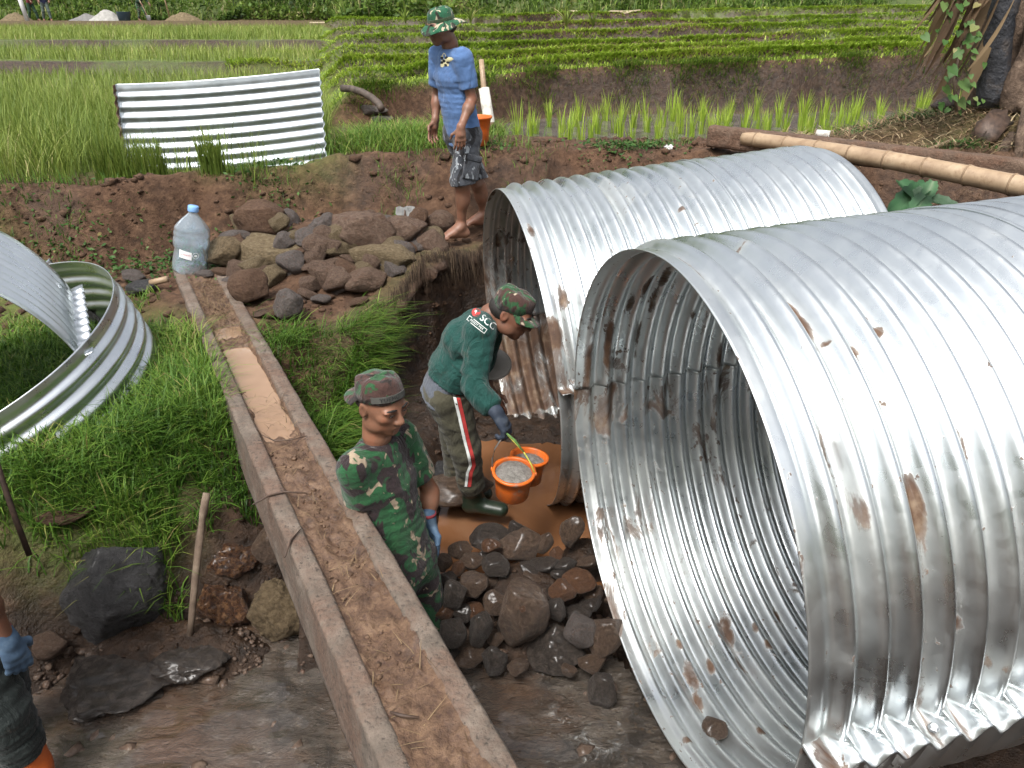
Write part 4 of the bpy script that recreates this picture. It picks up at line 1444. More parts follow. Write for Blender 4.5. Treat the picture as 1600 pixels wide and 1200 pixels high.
hc = V3(*at(594, 630, Y0 - .01))
lo, hi = bounds(J, .22); hi[2] += .1
S, P = body_sdf(J, .0048, lo, hi, dict(L=dict(d=V3(.10, -.08, -1), palm=-lf, thumb_side=f, curl=.30), R=dict(d=V3(.2, .0, -1), palm=lf, thumb_side=f, curl=.4)), (hc, B, 1.03), foot=False)
obj('body', *S.surf(), SK_B, rt)
face_parts(rt, P, B, 1.03, .34); Phead = P
sb = shirt(J, .012, .20, .72, .006, CAMO_SHIRT, rt, amp=.003, seed=4., flare=.016, neck_r=.066, fold=(.007, 7))
trousers(J, .014, .1, 1.9, .008, CAMO_TROUSER, rt)
for q in 'LR': boot(rt, J['kn' + q], J['an' + q], J['toe' + q], RUBBER, .6)
cp, P = field_cap(rt, P, B, 1.02, CAMO_CAP, -1, low=.038, tilt=math.radians(15))
# strap at the forehead (the cap is back to front) with lettering
V, F = [], []
n = 26
for lay, rr in ((0, .0905), (1, .0925)):
    for z in (.048, .072):
        for i in range(n):
            a = math.radians(70 - 46 + 92 * i / (n - 1))
            V.append(P(rr * math.cos(a) * .97, rr * math.sin(a) * 1.13 - .008, z - .012 * .3))
for i in range(n - 1):
    F += [(2 * n + i, 2 * n + i + 1, 3 * n + i + 1, 3 * n + i), (i + 1, i, n + i, n + i + 1), (n + i, 3 * n + i, 3 * n + i + 1, n + i + 1), (i, i + 1, 2 * n + i + 1, 2 * n + i)]
st_ = obj('cap_strap', V, F, GREYTAPE, cp, smooth=False)
tv, tf = text_mesh('YUEMU', .023, spacing=1.1)
W = []
for p in tv:
    a = math.radians(66) + p.x / .098
    W.append(P(.0945 * math.cos(a) * .97, .0945 * math.sin(a) * 1.13 - .008, .0565 + p.y))
obj('strap_lettering', W, tf, BLACK_P, cp, smooth=False)
P = Phead
V, F = ell_mesh(P(0, -.026, .012), (.078, .089, .057), B)
obj('hair', V, F, HAIR, rt)
S = SDF(V3(*J['wrL']) - .2, V3(*J['wrL']) + .2, .0045)
S.cap(V3(*J['wrL']) + V3(0, 0, .035), J['wrL'], .034, .030, .01)
hand(S, J['wrL'], V3(.10, -.08, -1), -lf, f, curl=.30, grow=.0032)
gl_ = obj('work_glove', *S.surf(), GLOVE, rt)
v, fc = tube([V3(*J['wrL']) + V3(0, 0, .036), V3(*J['wrL']) + V3(0, 0, .050)], [.0345, .0345], 20)
obj('glove_cuff', v, fc, CUFF, gl_)
S = SDF(V3(*J['wrR']) - .2, V3(*J['wrR']) + .2, .0055)
S.cap(V3(*J['wrR']) - nrmz((.2, 0, -1)) * .03, J['wrR'], .034, .030, .01)
hand(S, J['wrR'], V3(.2, 0, -1), lf, f, curl=.4, grow=.0032)
obj('work_glove', *S.surf(), GLOVE, rt)

# ---- stooping man in the green jersey
Y0 = 3.46
J = {}
J['pelvis'] = at(700, 598, Y0); J['chest'] = at(732, 530, Y0); J['neck'] = at(768, 492, Y0 + .01)
up = nrmz(V3(*J['neck']) - V3(*J['pelvis']))
lf = V3(0, 1, 0)
nk = V3(*J['neck'])
J['shR'] = V3(*at(750, 522, Y0 - .17)); J['shL'] = V3(*at(766, 505, Y0 + .19))
J['hipR'] = V3(*J['pelvis']) + V3(.01, -.09, -.05); J['hipL'] = V3(*J['pelvis']) + V3(.01, .09, -.05)
J['elR'] = at(742, 604, 3.20); J['wrR'] = at(776, 645, 3.10)
J['elL'] = at(752, 585, 3.68); J['wrL'] = at(766, 612, 3.60)
J['knR'] = at(727, 700, 3.36); J['anR'] = at(740, 778, 3.44); J['toeR'] = V3(*J['anR']) + nrmz((.92, -.25, 0)) * .17 - V3(0, 0, .075)
J['knL'] = at(712, 690, 3.60); J['anL'] = at(716, 762, 3.62); J['toeL'] = V3(*J['anL']) + nrmz((.95, .1, 0)) * .17 - V3(0, 0, .075)
J['rp'] = .098; J['rw'] = .092; J['rc'] = .098
rt = person_root(J, 'stooping man in dark green jersey and striped olive trousers holding an orange bucket')
hf = nrmz((.88, -.30, -.42))
B = head_basis(hf, (.42, .0, .9))
hc = V3(*at(798, 489, Y0 - .02))
lo, hi = bounds(J, .24)
hd_R = dict(d=V3(.45, -.15, -.75), palm=V3(-.5, .2, -.4), thumb_side=V3(.3, .9, 0), curl=.75)
S, P = body_sdf(J, .0052, lo, hi, dict(R=hd_R, L=dict(d=V3(.4, -.2, -.8), palm=V3(0, -1, 0), thumb_side=V3(1, 0, 0), curl=.6)), (hc, B, 1.0), foot=False, rs=1.05)
obj('body', *S.surf(), SK_C, rt)
face_parts(rt, P, B, 1., .3)
shirt(J, .004, .34, .4, .008, GREY_T, rt, 'undershirt', amp=.003, seed=2., flare=.014, top_cut=True)
sj = shirt(J, .016, -.16, 1.82, .0065, GREEN_T, rt, 'jersey', amp=.0025, seed=8., neck_r=.064, flare=.004, rs=1.08, fold=(.007, 8))
tr_ = trousers(J, .012, .12, 1.72, .0065, OLIVE_T, rt, amp=.0035, rs=1.12, flare=.006)
boot(rt, J['knR'], J['anR'], J['toeR'], RUBBER, .45, .004); boot(rt, J['knL'], J['anL'], J['toeL'], RUBBER, .45, .004)
field_cap(rt, P, B, 1.0, CAMO_CAP, 1, low=.022)
V, F = ell_mesh(P(0, -.030, .004), (.0765, .086, .064), B)
obj('hair', V, F, HAIR, rt)
S = SDF(V3(*J['wrR']) - .2, V3(*J['wrR']) + .2, .0045)
bkd = nrmz(V3(*J['wrR']) - V3(*J['elR']))
S.cap(V3(*J['wrR']) - bkd * .04, J['wrR'], .036, .031, .01)
hand(S, J['wrR'], grow=.0034, **hd_R)
obj('work_glove', *S.surf(), GLOVE_DARK, rt)
# trouser stripes down the right side
hp, kn, an = (V3(*J[q + 'R']) for q in ('hip', 'kn', 'an'))
def stripe(off, wid, mat, name):
    path = [at(x + off, y, 3.1) for x, y in ((706, 612), (715, 650), (724, 690), (731, 716), (733, 730), (728, 742), (725, 766))]
    V, F = [], []
    res = []
    for i in range(len(path) - 1):
        for q in range(6): res.append(path[i].lerp(path[i + 1], q / 6))
    res.append(path[-1])
    for p in res:
        V += [p + Vector((-wid / 2, 0, 0)), p + Vector((wid / 2, 0, 0))]
    F = [(2 * i, 2 * i + 1, 2 * i + 3, 2 * i + 2) for i in range(len(res) - 1)]
    vd = Vector(ray(715, 690).tolist()) * Vector((.4, 1, 1))
    obj(name, project_onto(tr_, rt, V, vd, .003), F, mat, tr_)
stripe(0, .014, WHITE_P, 'white_stripe'); stripe(6, .017, RED_P, 'red_stripe')
# print on the back: red ball, white letters, small framed line
def back_print(px, py, ang, items):
    ctr = V3(*at(px, py, 3.3)); vd = nrmz(ray(px, py))
    rx = V3(1, 0, 0); ry = nrmz(np.cross(rx, vd)); ry = ry if ry[2] > 0 else -ry
    ca, sa = math.cos(ang), math.sin(ang)
    ex = rx * ca + ry * sa; ey = -rx * sa + ry * ca
    for nm, (V, F), mat, lift in items:
        W = [ctr + ex * p[0] + ey * p[1] for p in V]
        obj(nm, project_onto(sj, rt, W, vd, lift), F, mat, sj, smooth=False)
def disc(x, y, r, n=18): return [(x, y)] + [(x + r * math.cos(2 * PI * i / n), y + r * math.sin(2 * PI * i / n)) for i in range(n)], [(0, 1 + i, 1 + (i + 1) % n) for i in range(n)]
def ring2(x, y, w_, h_, t):
    o = [(x - w_ / 2, y - h_ / 2), (x + w_ / 2, y - h_ / 2), (x + w_ / 2, y + h_ / 2), (x - w_ / 2, y + h_ / 2)]
    i_ = [(x - w_ / 2 + t, y - h_ / 2 + t), (x + w_ / 2 - t, y - h_ / 2 + t), (x + w_ / 2 - t, y + h_ / 2 - t), (x - w_ / 2 + t, y + h_ / 2 - t)]
    # subdivide the long sides so that the frame follows the cloth
    V, F = [], []
    for k in range(4):
        a, b, c, d = o[k], o[(k + 1) % 4], i_[(k + 1) % 4], i_[k]
        n = 8; s0 = len(V)
        for q in range(n + 1):
            u = q / n
            V += [(a[0] + (b[0] - a[0]) * u, a[1] + (b[1] - a[1]) * u), (d[0] + (c[0] - d[0]) * u, d[1] + (c[1] - d[1]) * u)]
        F += [(s0 + 2 * q, s0 + 2 * q + 2, s0 + 2 * q + 3, s0 + 2 * q + 1) for q in range(n)]
    return V, F
tv, tf = text_mesh('SCG', .046, spacing=.95)
tv2, tf2 = text_mesh('READY MIX', .0145, spacing=1.0)
back_print(757, 499, math.radians(-38), [
    ('red_emblem', disc(-.052, .002, .021), RED_P, .003),
    ('emblem_mark', merge(([(x, y, 0) for x, y in disc(-.056, .006, .006)[0]], disc(0, 0, 1)[1]), ([(x, y, 0) for x, y in disc(-.048, -.002, .005)[0]], disc(0, 0, 1)[1])), WHITE_P, .0045),
    ('logo_letters', ([(p.x + .022, p.y) for p in tv], tf), WHITE_P, .003),
    ('slogan_letters', ([(p.x - .014, p.y - .040) for p in tv2], tf2), WHITE_P, .003),
    ('slogan_frame', ring2(-.014, -.040, .105, .024, .0025), WHITE_P, .003)])

# ---- man at the left edge of the picture, mostly out of view
J = {}
f = nrmz((.75, .66, 0)); lf = nrmz((-.66, .75, 0))
wr = V3(*atz(14, 1003, -.17))
J['wrR'] = wr
J['elR'] = wr + V3(-.015, -.02, .25); J['shR'] = wr + V3(-.12, -.02, .52)
J['shL'] = J['shR'] + lf * .33; mid = (J['shR'] + J['shL']) / 2
J['neck'] = mid + V3(0, 0, .03); J['chest'] = mid - V3(-.01, 0, .17); J['pelvis'] = mid - V3(.0, .0, .52)
J['elL'] = J['shL'] + V3(-.10, .02, -.27); J['wrL'] = J['elL'] + V3(-.05, 0, -.24)
J['hipR'] = J['pelvis'] - lf * .085 - V3(0, 0, .04); J['hipL'] = J['pelvis'] + lf * .085 - V3(0, 0, .04)
kk = V3(*atz(12, 1110, -.47)); J['knR'] = kk + V3(.0, -.02, .0); J['anR'] = V3(kk[0] + .05, kk[1] - .03, -.93)
J['knL'] = J['hipL'] + V3(.03, .03, -.36); J['anL'] = J['hipL'] + V3(-.02, .02, -.72)
J['anL'][2] = -.93
for q in 'LR': J['toe' + q] = J['an' + q] + f * .17 - V3(0, 0, .075)
rt = person_root(J, 'man cut off by the left edge, blue glove, dark trousers and orange boots')
B = head_basis(f + V3(0, 0, -.25), (0, 0, 1))
hc = J['neck'] + V3(.02, .02, .16)
lo, hi = bounds(J, .24); hi[2] += .12
hdR = dict(d=V3(.06, .03, -1), palm=V3(-.75, .5, 0), thumb_side=f, curl=.35)
S, P = body_sdf(J, .006, lo, hi, dict(R=hdR, L=dict(d=V3(0, 0, -1), palm=-lf, thumb_side=f, curl=.4)), (hc, B, 1.0), foot=False)
obj('body', *S.surf(), SK_C, rt)
face_parts(rt, P, B, 1., .4)
shirt(J, .014, .22, .75, .009, BLACK_T, rt, amp=.005)
trousers(J, .020, .1, 1.28, .0075, BLACK_T, rt, amp=.006, rs=1.1, flare=.012)
for q in 'LR': boot(rt, J['kn' + q], J['an' + q], J['toe' + q], ORANGE_R, .78, .012)
V, F = ell_mesh(P(0, -.018, .034), (.079, .095, .085), B)
obj('hair', V, F, HAIR, rt)
S = SDF(wr - .2, wr + .2, .0048)
S.cap(wr + V3(-.012, 0, .04), wr, .036, .031, .01)
hand(S, wr, grow=.0034, **hdR)
gl_ = obj('work_glove', *S.surf(), GLOVE, rt)
v, fc = tube([wr + V3(-.013, 0, .040), wr + V3(-.018, 0, .052)], [.0365, .0365], 20)
obj('glove_cuff', v, fc, CUFF, gl_)

# ---- three men far off by the sand heap
def far_person(px, py, Y, label, f, bend, shirt_c, trouser_c, hat_c, arms):
    p0 = V3(*at(px, py, Y)); p0[2] = float(terrain(p0[0], p0[1])); f = nrmz(f); lf = nrmz(np.cross((0, 0, 1), f))
    J = {}
    pel = p0 + V3(0, 0, .86) - f * .25 * bend
    up = nrmz(V3(0, 0, 1) * math.cos(bend) + f * math.sin(bend))
    J['pelvis'] = pel; J['chest'] = pel + up * .34; J['neck'] = pel + up * .53
    for q, s in (('L', 1), ('R', -1)):
        J['sh' + q] = pel + up * .48 + lf * s * .18
        J['hip' + q] = pel + lf * s * .09 - V3(0, 0, .05)
        J['an' + q] = p0 + lf * s * .16 + f * .14 * s + V3(0, 0, .08)
        J['kn' + q] = (J['hip' + q] + J['an' + q]) / 2 + f * (.05 + .06 * bend)
        J['toe' + q] = J['an' + q] + f * .16 - V3(0, 0, .07)
        J['el' + q] = J['sh' + q] + V3(0, 0, -.20) + f * arms * .18 + lf * s * .05
        J['wr' + q] = J['el' + q] + f * (.12 + .15 * arms) + V3(0, 0, -.18)
    rt = person_root(J, label)
    B = head_basis(f + V3(0, 0, -.3 - .5 * bend), V3(0, 0, 1) + f * bend)
    lo, hi = bounds(J, .24); hi[2] += .12
    hd = dict(d=f - V3(0, 0, .8), palm=V3(0, 0, -1), thumb_side=f, curl=.6)
    S, P = body_sdf(J, .011, lo, hi, dict(L=hd, R=hd), (J['neck'] + up * .12 + f * .03, B, 1.0), foot=True)
    obj('body', *S.surf(), SK_C, rt)
    shirt(J, .014, .2, 1.6, .013, shirt_c, rt, amp=.004); trousers(J, .016, .1, 1.85, .013, trouser_c, rt, amp=.004)
    if hat_c: bucket_hat(rt, P, B, 1., hat_c, .05)
    else: obj('hair', *ell_mesh(P(0, -.015, .036), (.080, .098, .086), B), HAIR, rt)
    return J

MAROON = cloth('maroon_cloth', (.16, .025, .035)); NAVY = cloth('navy_cloth', (.025, .03, .075)); GTRO = cloth('grey_green_cloth', (.075, .10, .085)); DTRO = cloth('dark_green_cloth', (.018, .045, .025))
WHITE_H = cloth('pale_hat_cloth', (.55, .50, .45))
JF = far_person(226, 41, 46.5, 'distant man in camouflage stooping with a shovel beside the pale sand heap', (.7, -.5, 0), .75, DTRO, CAMO_TROUSER, WHITE_H, .6)
far_person(78, 45, 45.0, 'distant man in a navy shirt and grey green trousers at the top left corner', (.5, -.8, 0), .15, NAVY, GTRO, None, .5)
far_person(56, 42, 46.0, 'distant man in a maroon shirt beside the white post at the top left', (.8, -.4, 0), .25, MAROON, DTRO, None, .7)
# ------------------------------------------------------------------ rocks
def rock_geom(seed, rough=.06, planes=16, rnd=.0, sub=4, aniso=(1, 1, 1)):
    r = np.random.default_rng(seed)
    bm = bmesh.new(); bmesh.ops.create_icosphere(bm, subdivisions=sub, radius=1)
    bm.verts.index_update()
    D = np.array([v.co[:] for v in bm.verts]); D /= np.linalg.norm(D, axis=1)[:, None]
    F_ = np.array([[v.index for v in f.verts] for f in bm.faces]); bm.free()
    N = r.normal(size=(planes, 3)); N /= np.linalg.norm(N, axis=1)[:, None]
    o = r.uniform(.72, 1.05, planes)
    dots = D @ N.T
    with np.errstate(divide='ignore'):
        q = np.where(dots > .05, o / np.maximum(dots, .05), 9)
    kk = 60 - 48 * rnd
    rad = (-np.log(np.exp(-kk * q).sum(1) + np.exp(-kk * 1.25)) / kk)
    rad = rad / rad.mean()
    rad += 1.3 * rough * fbm(D[:, 0] * 2.4 + seed, D[:, 1] * 2.4, D[:, 2] * 2.4, o=6, g=.62) + rough * .7 * np.abs(fbm(D[:, 0] * 6 + seed, D[:, 1] * 6, D[:, 2] * 6, o=3))
    P = D * rad[:, None]
    P = P / np.abs(P).max(0)
    return P, F_


def rock_mat(name, stops, rough=.85, wet=0., bump=.8, mud=0., scale=6):
    M = NT(name)
    n = M.noise(scale, 9, .65, .4); n2 = M.noise(45, 6, .7)
    c = M.ramp(M.math('ADD', M.math('MULTIPLY', n, .75), M.math('MULTIPLY', n2, .25)), stops)
    if mud:
        c = M.mix(M.ramp(M.noise(5.5, 7, .7), [(.60 - .3 * mud, 0.), (.75 - .3 * mud, .85)]), c, M.ramp(n2, [(.3, (.075, .038, .023)), (.7, (.165, .095, .062))]))
    M.set('Base Color', c)
    M.set('Roughness', M.ramp(M.noise(9, 5), [(.35, max(.06, rough - .14)), (.65, min(1, rough + .1))]) )
    M.set('Specular IOR Level', .5 if wet else .3)
    if wet:
        M.set('Coat Weight', wet * .55); M.set('Coat Roughness', .22)
    M.bump(M.math('ADD', n, M.math('MULTIPLY', n2, .6)), 1., .035)
    return M.m


R_BROWN = rock_mat('brown_rock', [(.3, (.050, .028, .019)), (.5, (.135, .088, .062)), (.7, (.25, .180, .135))], mud=.35)
R_RUST = rock_mat('rusty_rock', [(.3, (.055, .026, .017)), (.5, (.115, .066, .040)), (.7, (.19, .118, .076))], mud=.2)
R_TAN = rock_mat('tan_rock', [(.32, (.045, .032, .018)), (.48, (.13, .092, .050)), (.62, (.21, .155, .090)), (.75, (.29, .225, .145))], scale=8)
R_OCHRE = rock_mat('ochre_lichen_rock', [(.3, (.055, .042, .024)), (.5, (.17, .125, .070)), (.65, (.27, .215, .135))], scale=11)
R_GREY = rock_mat('grey_rock', [(.3, (.065, .055, .050)), (.5, (.125, .105, .095)), (.7, (.19, .165, .155))], mud=.25)
R_DARK = rock_mat('dark_boulder_rock', [(.3, (.020, .020, .021)), (.5, (.048, .046, .047)), (.7, (.090, .088, .088))], .5, wet=.18)
R_WET = rock_mat('wet_black_rock', [(.3, (.014, .011, .009)), (.5, (.055, .043, .035)), (.7, (.135, .105, .085))], .45, wet=.6)
R_WETB = rock_mat('wet_brown_rock', [(.3, (.030, .019, .012)), (.5, (.105, .067, .045)), (.7, (.21, .145, .10))], .45, wet=.5, mud=.15)
R_WETO = rock_mat('wet_orange_rock', [(.3, (.050, .022, .011)), (.5, (.125, .058, .028)), (.7, (.20, .105, .058))], .45, wet=.35)
R_BURNT = rock_mat('burnt_orange_rock', [(.36, (.012, .007, .005)), (.48, (.075, .030, .014)), (.58, (.21, .105, .045)), (.7, (.42, .30, .19))], .4, wet=.4, scale=7)

RG = {}
def rgeo(seed, kind):
    key = (seed, kind)
    if key not in RG:
        kw = {'ang': dict(rough=.085, planes=12), 'rnd': dict(rough=.07, planes=15, rnd=.65), 'flat': dict(rough=.06, planes=14, rnd=.3), 'ledge': dict(rough=.20, planes=16, rnd=.1, sub=5), 'big': dict(rough=.10, planes=20, rnd=.55, sub=5)}[kind]
        P, F_ = rock_geom(seed, **kw)
        RG[key] = (P, F_, {})
    return RG[key]


def rock(px, py, wpx, hpx, mat, label, group=None, kind='ang', seed=1, Y=None, tilt=0., deep=.85, name='rock', sink=.12, z=None):
    """rock whose picture box is centred on px,py; it rests where its lower edge meets the ground unless Y or z is given"""
    if z is not None: p = atz(px, py + hpx * .3, z)
    elif Y is None: p = hit(px, py + hpx * .42)
    else: p = at(px, py + hpx * .42, Y)
    dp = depth_of(p)
    k_ = 1.32 if group == 'stones piled on the left bank' else 1.08
    w_ = k_ * wpx / FPX * dp / 2; h_ = k_ * hpx / FPX * dp / 2
    el = math.asin(min(.95, (CAM_H - p.z) / p.length if p.length else 0)) if False else math.atan2(CAM_H - p.z, math.hypot(p.x, p.y))
    dz = w_ * deep
    hz = max(.35 * h_, (h_ - dz * math.sin(el) * .55) / math.cos(el))
    P, F_, cache = rgeo(seed, kind)
    me = cache.get(mat.name)
    if me is None:
        me = mesh_data(name, P, F_, mat); cache[mat.name] = me
    o = bpy.data.objects.new(name, me)
    zc = p.z + hz * (1 - sink)
    o.location = (p.x, p.y + dz * .55, zc)
    o.scale = (w_, dz, hz)
    o.rotation_euler = (0, tilt, 0)
    COL.objects.link(o)
    return tag(o, label, 'rock', group)


GP = 'stones piled on the left bank'
rock(403, 352, 62, 60, R_RUST, 'rusty red rounded rock, tallest stone at the back left of the bank pile', GP, 'rnd', 3)
rock(368, 381, 42, 30, R_GREY, 'smooth grey brown cobble lying on a slanted stone next to the water bottle', GP, 'rnd', 4, Y=5.42)
rock(350, 404, 58, 46, R_TAN, 'slanted tan stone just right of the water bottle', GP, 'ang', 5, tilt=-.3)
rock(427, 401, 104, 54, R_OCHRE, 'broad flat ochre stone lying on top in the middle of the bank pile', GP, 'flat', 6, Y=5.30, deep=.6)
rock(452, 361, 30, 44, R_GREY, 'pale upright stone standing behind the broad flat ochre one', GP, 'ang', 7, Y=5.75)
rock(507, 359, 50, 30, R_GREY, 'grey brown stone at the back of the bank pile, left of the big cracked one', GP, 'flat', 8)
rock(481, 377, 36, 28, R_GREY, 'small grey banded stone behind the broad flat ochre one', GP, 'ang', 9)
rock(562, 371, 86, 62, R_BROWN, 'largest brown cracked stone at the back of the bank pile', GP, 'ang', 10)
rock(630, 368, 56, 42, R_BROWN, 'brown muddy stone below the grey spade blade', GP, 'ang', 11)
rock(602, 412, 90, 46, R_OCHRE, 'long mottled stone at the right end of the bank pile', GP, 'ang', 12, deep=.6)
rock(572, 447, 68, 44, R_BROWN, 'pale brown rounded stone at the front right of the bank pile', GP, 'rnd', 13)
rock(538, 428, 36, 34, R_RUST, 'small round reddish stone in the middle of the bank pile', GP, 'rnd', 14)
rock(453, 484, 44, 48, R_GREY, 'grey pointed stone lying alone in front of the bank pile', GP, 'ang', 15)
rock(390, 458, 54, 50, R_RUST, 'dark reddish stone at the end of the concrete channel', GP, 'ang', 16)
rock(424, 442, 40, 40, R_OCHRE, 'square tan stone under the front edge of the broad flat ochre one', GP, 'ang', 17, Y=5.05)
rock(468, 438, 46, 58, R_GREY, 'upright grey and rust stone under the right end of the flat ochre one', GP, 'ang', 18, Y=5.15)
rock(503, 437, 38, 38, R_BROWN, 'squat brown stone left of the small round reddish one', GP, 'ang', 19)
rock(523, 395, 40, 26, R_OCHRE, 'olive brown stone wedged under the largest cracked one', GP, 'flat', 20)
rock(495, 404, 32, 34, R_BROWN, 'brown stone wedged right of the flat ochre one', GP, 'ang', 21)
rock(672, 388, 44, 40, R_BROWN, 'muddy brown stone beside the bare feet of the man in blue', GP, 'ang', 22)
rock(684, 352, 40, 34, R_BROWN, 'muddy stone behind the bare leg of the man in blue', GP, 'ang', 23)
rock(622, 440, 22, 14, R_GREY, 'small pale stone at the right edge of the bank pile', GP, 'rnd', 24)
small = 'small muddy stone lying among the larger stones of the bank pile'
rr = random.Random(5)
for (x, y) in ((410, 425), (445, 425), (485, 420), (515, 415), (470, 395), (545, 405), (590, 385), (640, 395), (655, 345), (530, 455), (500, 470), (405, 492), (425, 492), (480, 462), (535, 375),
               (345, 428), (320, 432), (360, 440), (600, 350), (650, 410), (620, 350), (575, 340), (560, 475), (610, 458)):
    rock(x, y, rr.uniform(16, 28), rr.uniform(12, 22), rr.choice((R_BROWN, R_BROWN, R_GREY, R_RUST)), small, GP, 'ang', 30 + rr.randrange(6), tilt=rr.uniform(-.4, .4))

mid_ = 'muddy stone of middling size helping to fill the bank pile'
for i in range(34):
    x_ = rr.uniform(352, 690); y_ = 350 + rr.random() ** .8 * (118 - abs(x_ - 500) * .22)
    rock(x_, y_, rr.uniform(26, 44), rr.uniform(22, 36), rr.choice((R_BROWN, R_BROWN, R_GREY, R_OCHRE, R_RUST)), mid_, GP, 'ang', 90 + rr.randrange(7), tilt=rr.uniform(-.5, .5), sink=rr.uniform(-.25, .1))

GW = 'wet stones heaped in the stream bed'
rock(818, 968, 76, 116, R_WETB, 'tall smooth wet brown boulder in the centre of the stone heap', GW, 'rnd', 40, Y=2.52, deep=.8)
rock(866, 1025, 92, 92, R_WET, 'dark wet rounded boulder at the foot of the stone heap', GW, 'big', 41, deep=.9)
rock(815, 858, 72, 70, R_WETB, 'broad rough brown slab at the top of the stone heap', GW, 'flat', 42, Y=2.95)
rock(765, 846, 74, 44, R_WET, 'long black wet stone at the upper left of the stone heap', GW, 'rnd', 43, Y=3.0)
rock(905, 908, 52, 44, R_WETO, 'rusty orange pitted stone on the right of the stone heap, touching the pipe', GW, 'rnd', 44, Y=2.72)
rock(908, 994, 52, 62, R_GREY, 'pale grey brown oblong stone right of the tall boulder', GW, 'rnd', 45, Y=2.5)
rock(948, 1000, 56, 74, R_WETB, 'dark brown oblong stone leaning against the rim of the pipe', GW, 'rnd', 46, Y=2.5)
rock(734, 880, 44, 36, R_WETB, 'smooth brown wet stone at the left of the heap under the long black one', GW, 'rnd', 47, Y=2.86)
rock(778, 886, 48, 36, R_WET, 'sharp edged dark wedge stone below the brown slab', GW, 'ang', 48, Y=2.80)
rock(742, 915, 46, 46, R_WETB, 'angular brown stone on the left side of the heap', GW, 'ang', 49, Y=2.72)
rock(710, 935, 38, 52, R_WET, 'upright black glistening stone nearest the soldier', GW, 'ang', 50, Y=2.66)
rock(750, 990, 40, 64, R_WET, 'slanting grey black stone left of the tall boulder', GW, 'ang', 51, Y=2.50)
rock(705, 992, 46, 52, R_WET, 'rough black stone beside the concrete channel at the heap', GW, 'ang', 52, Y=2.48)
rock(775, 945, 40, 40, R_WETB, 'squat dark stone touching the tall boulder on its left', GW, 'ang', 53, Y=2.62)
rock(865, 957, 40, 42, R_WET, 'dark stone tucked right of the tall boulder', GW, 'ang', 54, Y=2.60)
rock(880, 925, 44, 38, R_WETO, 'orange brown stone beneath the rusty pitted one', GW, 'ang', 55, Y=2.66)
rock(768, 855, 30, 30, R_WETO, 'small orange brown stone perched against the long black one', GW, 'ang', 56, Y=2.90)
rock(943, 1098, 46, 68, R_WET, 'black pointed stone standing alone in the stream near the pipe', None, 'ang', 57, z=-.9)
rock(816, 956, 12, 12, R_WETO, 'tiny orange pebble sitting on the tall smooth boulder', None, 'rnd', 58, Y=2.43, sink=-.4)
rock(895, 835, 40, 60, R_WETB, 'muddy brown stone between the two pipes', None, 'ang', 59, Y=3.05)
wetl = 'small wet stone packed between the bigger stones of the stream heap'
for (x, y, s) in ((700, 905, 22), (690, 960, 26), (672, 955, 22), (760, 910, 20), (800, 920, 26), (835, 905, 24), (852, 885, 28), (870, 868, 26), (845, 930, 22), (740, 955, 26), (725, 960, 22), (790, 985, 22),
                  (862, 985, 24), (925, 945, 26), (900, 960, 26), (930, 930, 22), (775, 1000, 26), (735, 1025, 30), (770, 1035, 34), (810, 1045, 30), (690, 880, 22), (720, 860, 22), (850, 850, 26), (880, 885, 24), (920, 880, 22),
                  (700, 1025, 24), (925, 1040, 26), (805, 830, 22), (872, 900, 20), (755, 870, 18), (715, 890, 22), (830, 890, 22), (680, 930, 22), (790, 905, 22), (890, 1050, 26)):
    yy = 2.98 - (y - 840) / 210 * .56
    rock(x, y, s * rr.uniform(1.0, 2.0), s * rr.uniform(.9, 1.6), rr.choice((R_WET, R_WETB, R_WETB, R_WET, R_WETO)), wetl, GW, 'ang', 60 + rr.randrange(8), Y=yy, tilt=rr.uniform(-.5, .5))

rock(182, 938, 166, 180, R_DARK, 'big dark grey boulder below the grass slope on the left', None, 'big', 71, Y=2.66, name='boulder', deep=.75)
rock(432, 965, 110, 118, R_TAN, 'angular tan boulder beside the concrete channel at the water edge', None, 'ledge', 72, Y=2.72, name='boulder', deep=.8)
rock(355, 962, 80, 100, R_BURNT, 'crumbling orange and black rock behind the leaning stick, lower part', None, 'ledge', 73, Y=2.78)
rock(372, 882, 100, 90, R_BURNT, 'dark rock streaked with orange in the bank beside the channel', None, 'ledge', 74, Y=2.95)
rock(290, 1046, 120, 70, R_WET, 'flat bluish black wet rock at the stream edge left of the channel', None, 'ledge', 75, z=-.86)
rock(170, 1085, 190, 95, R_WET, 'long wet black ledge of rock at the stream edge, lower left', None, 'ledge', 76, z=-.90)
rock(95, 800, 90, 40, R_RUST, 'flat reddish stone under the curved steel plate on the left', None, 'flat', 77)
rock(70, 1010, 60, 50, R_BROWN, 'brown stone in the bank near the gloved hand', None, 'ang', 78)
rock(425, 855, 60, 70, R_WETB, 'brown slab wedged under the concrete channel', None, 'ang', 79, Y=2.9)
rock(220, 452, 46, 30, R_DARK, 'dark grey flat stone left of the channel end, behind the curved plate', None, 'flat', 80)
rock(205, 432, 40, 22, R_GREY, 'brown grey stone against the bank behind the curved plate', None, 'flat', 81)
rock(150, 494, 34, 36, R_DARK, 'grey stone inside the curve of the steel plate', None, 'rnd', 82)
rock(172, 502, 30, 24, R_OCHRE, 'tan stone inside the curve of the steel plate', None, 'ang', 83)
rock(715, 770, 120, 60, R_WETB, 'dark muddy boulder in the pool behind the soldier', None, 'rnd', 84, Y=3.45, deep=.6)
rock(693, 742, 60, 40, R_DARK, 'grey black stone at the foot of the earth wall', None, 'ang', 85)
rock(580, 172, 50, 18, R_GREY, 'flat grey slab on the far bank below the black hose', None, 'flat', 86)
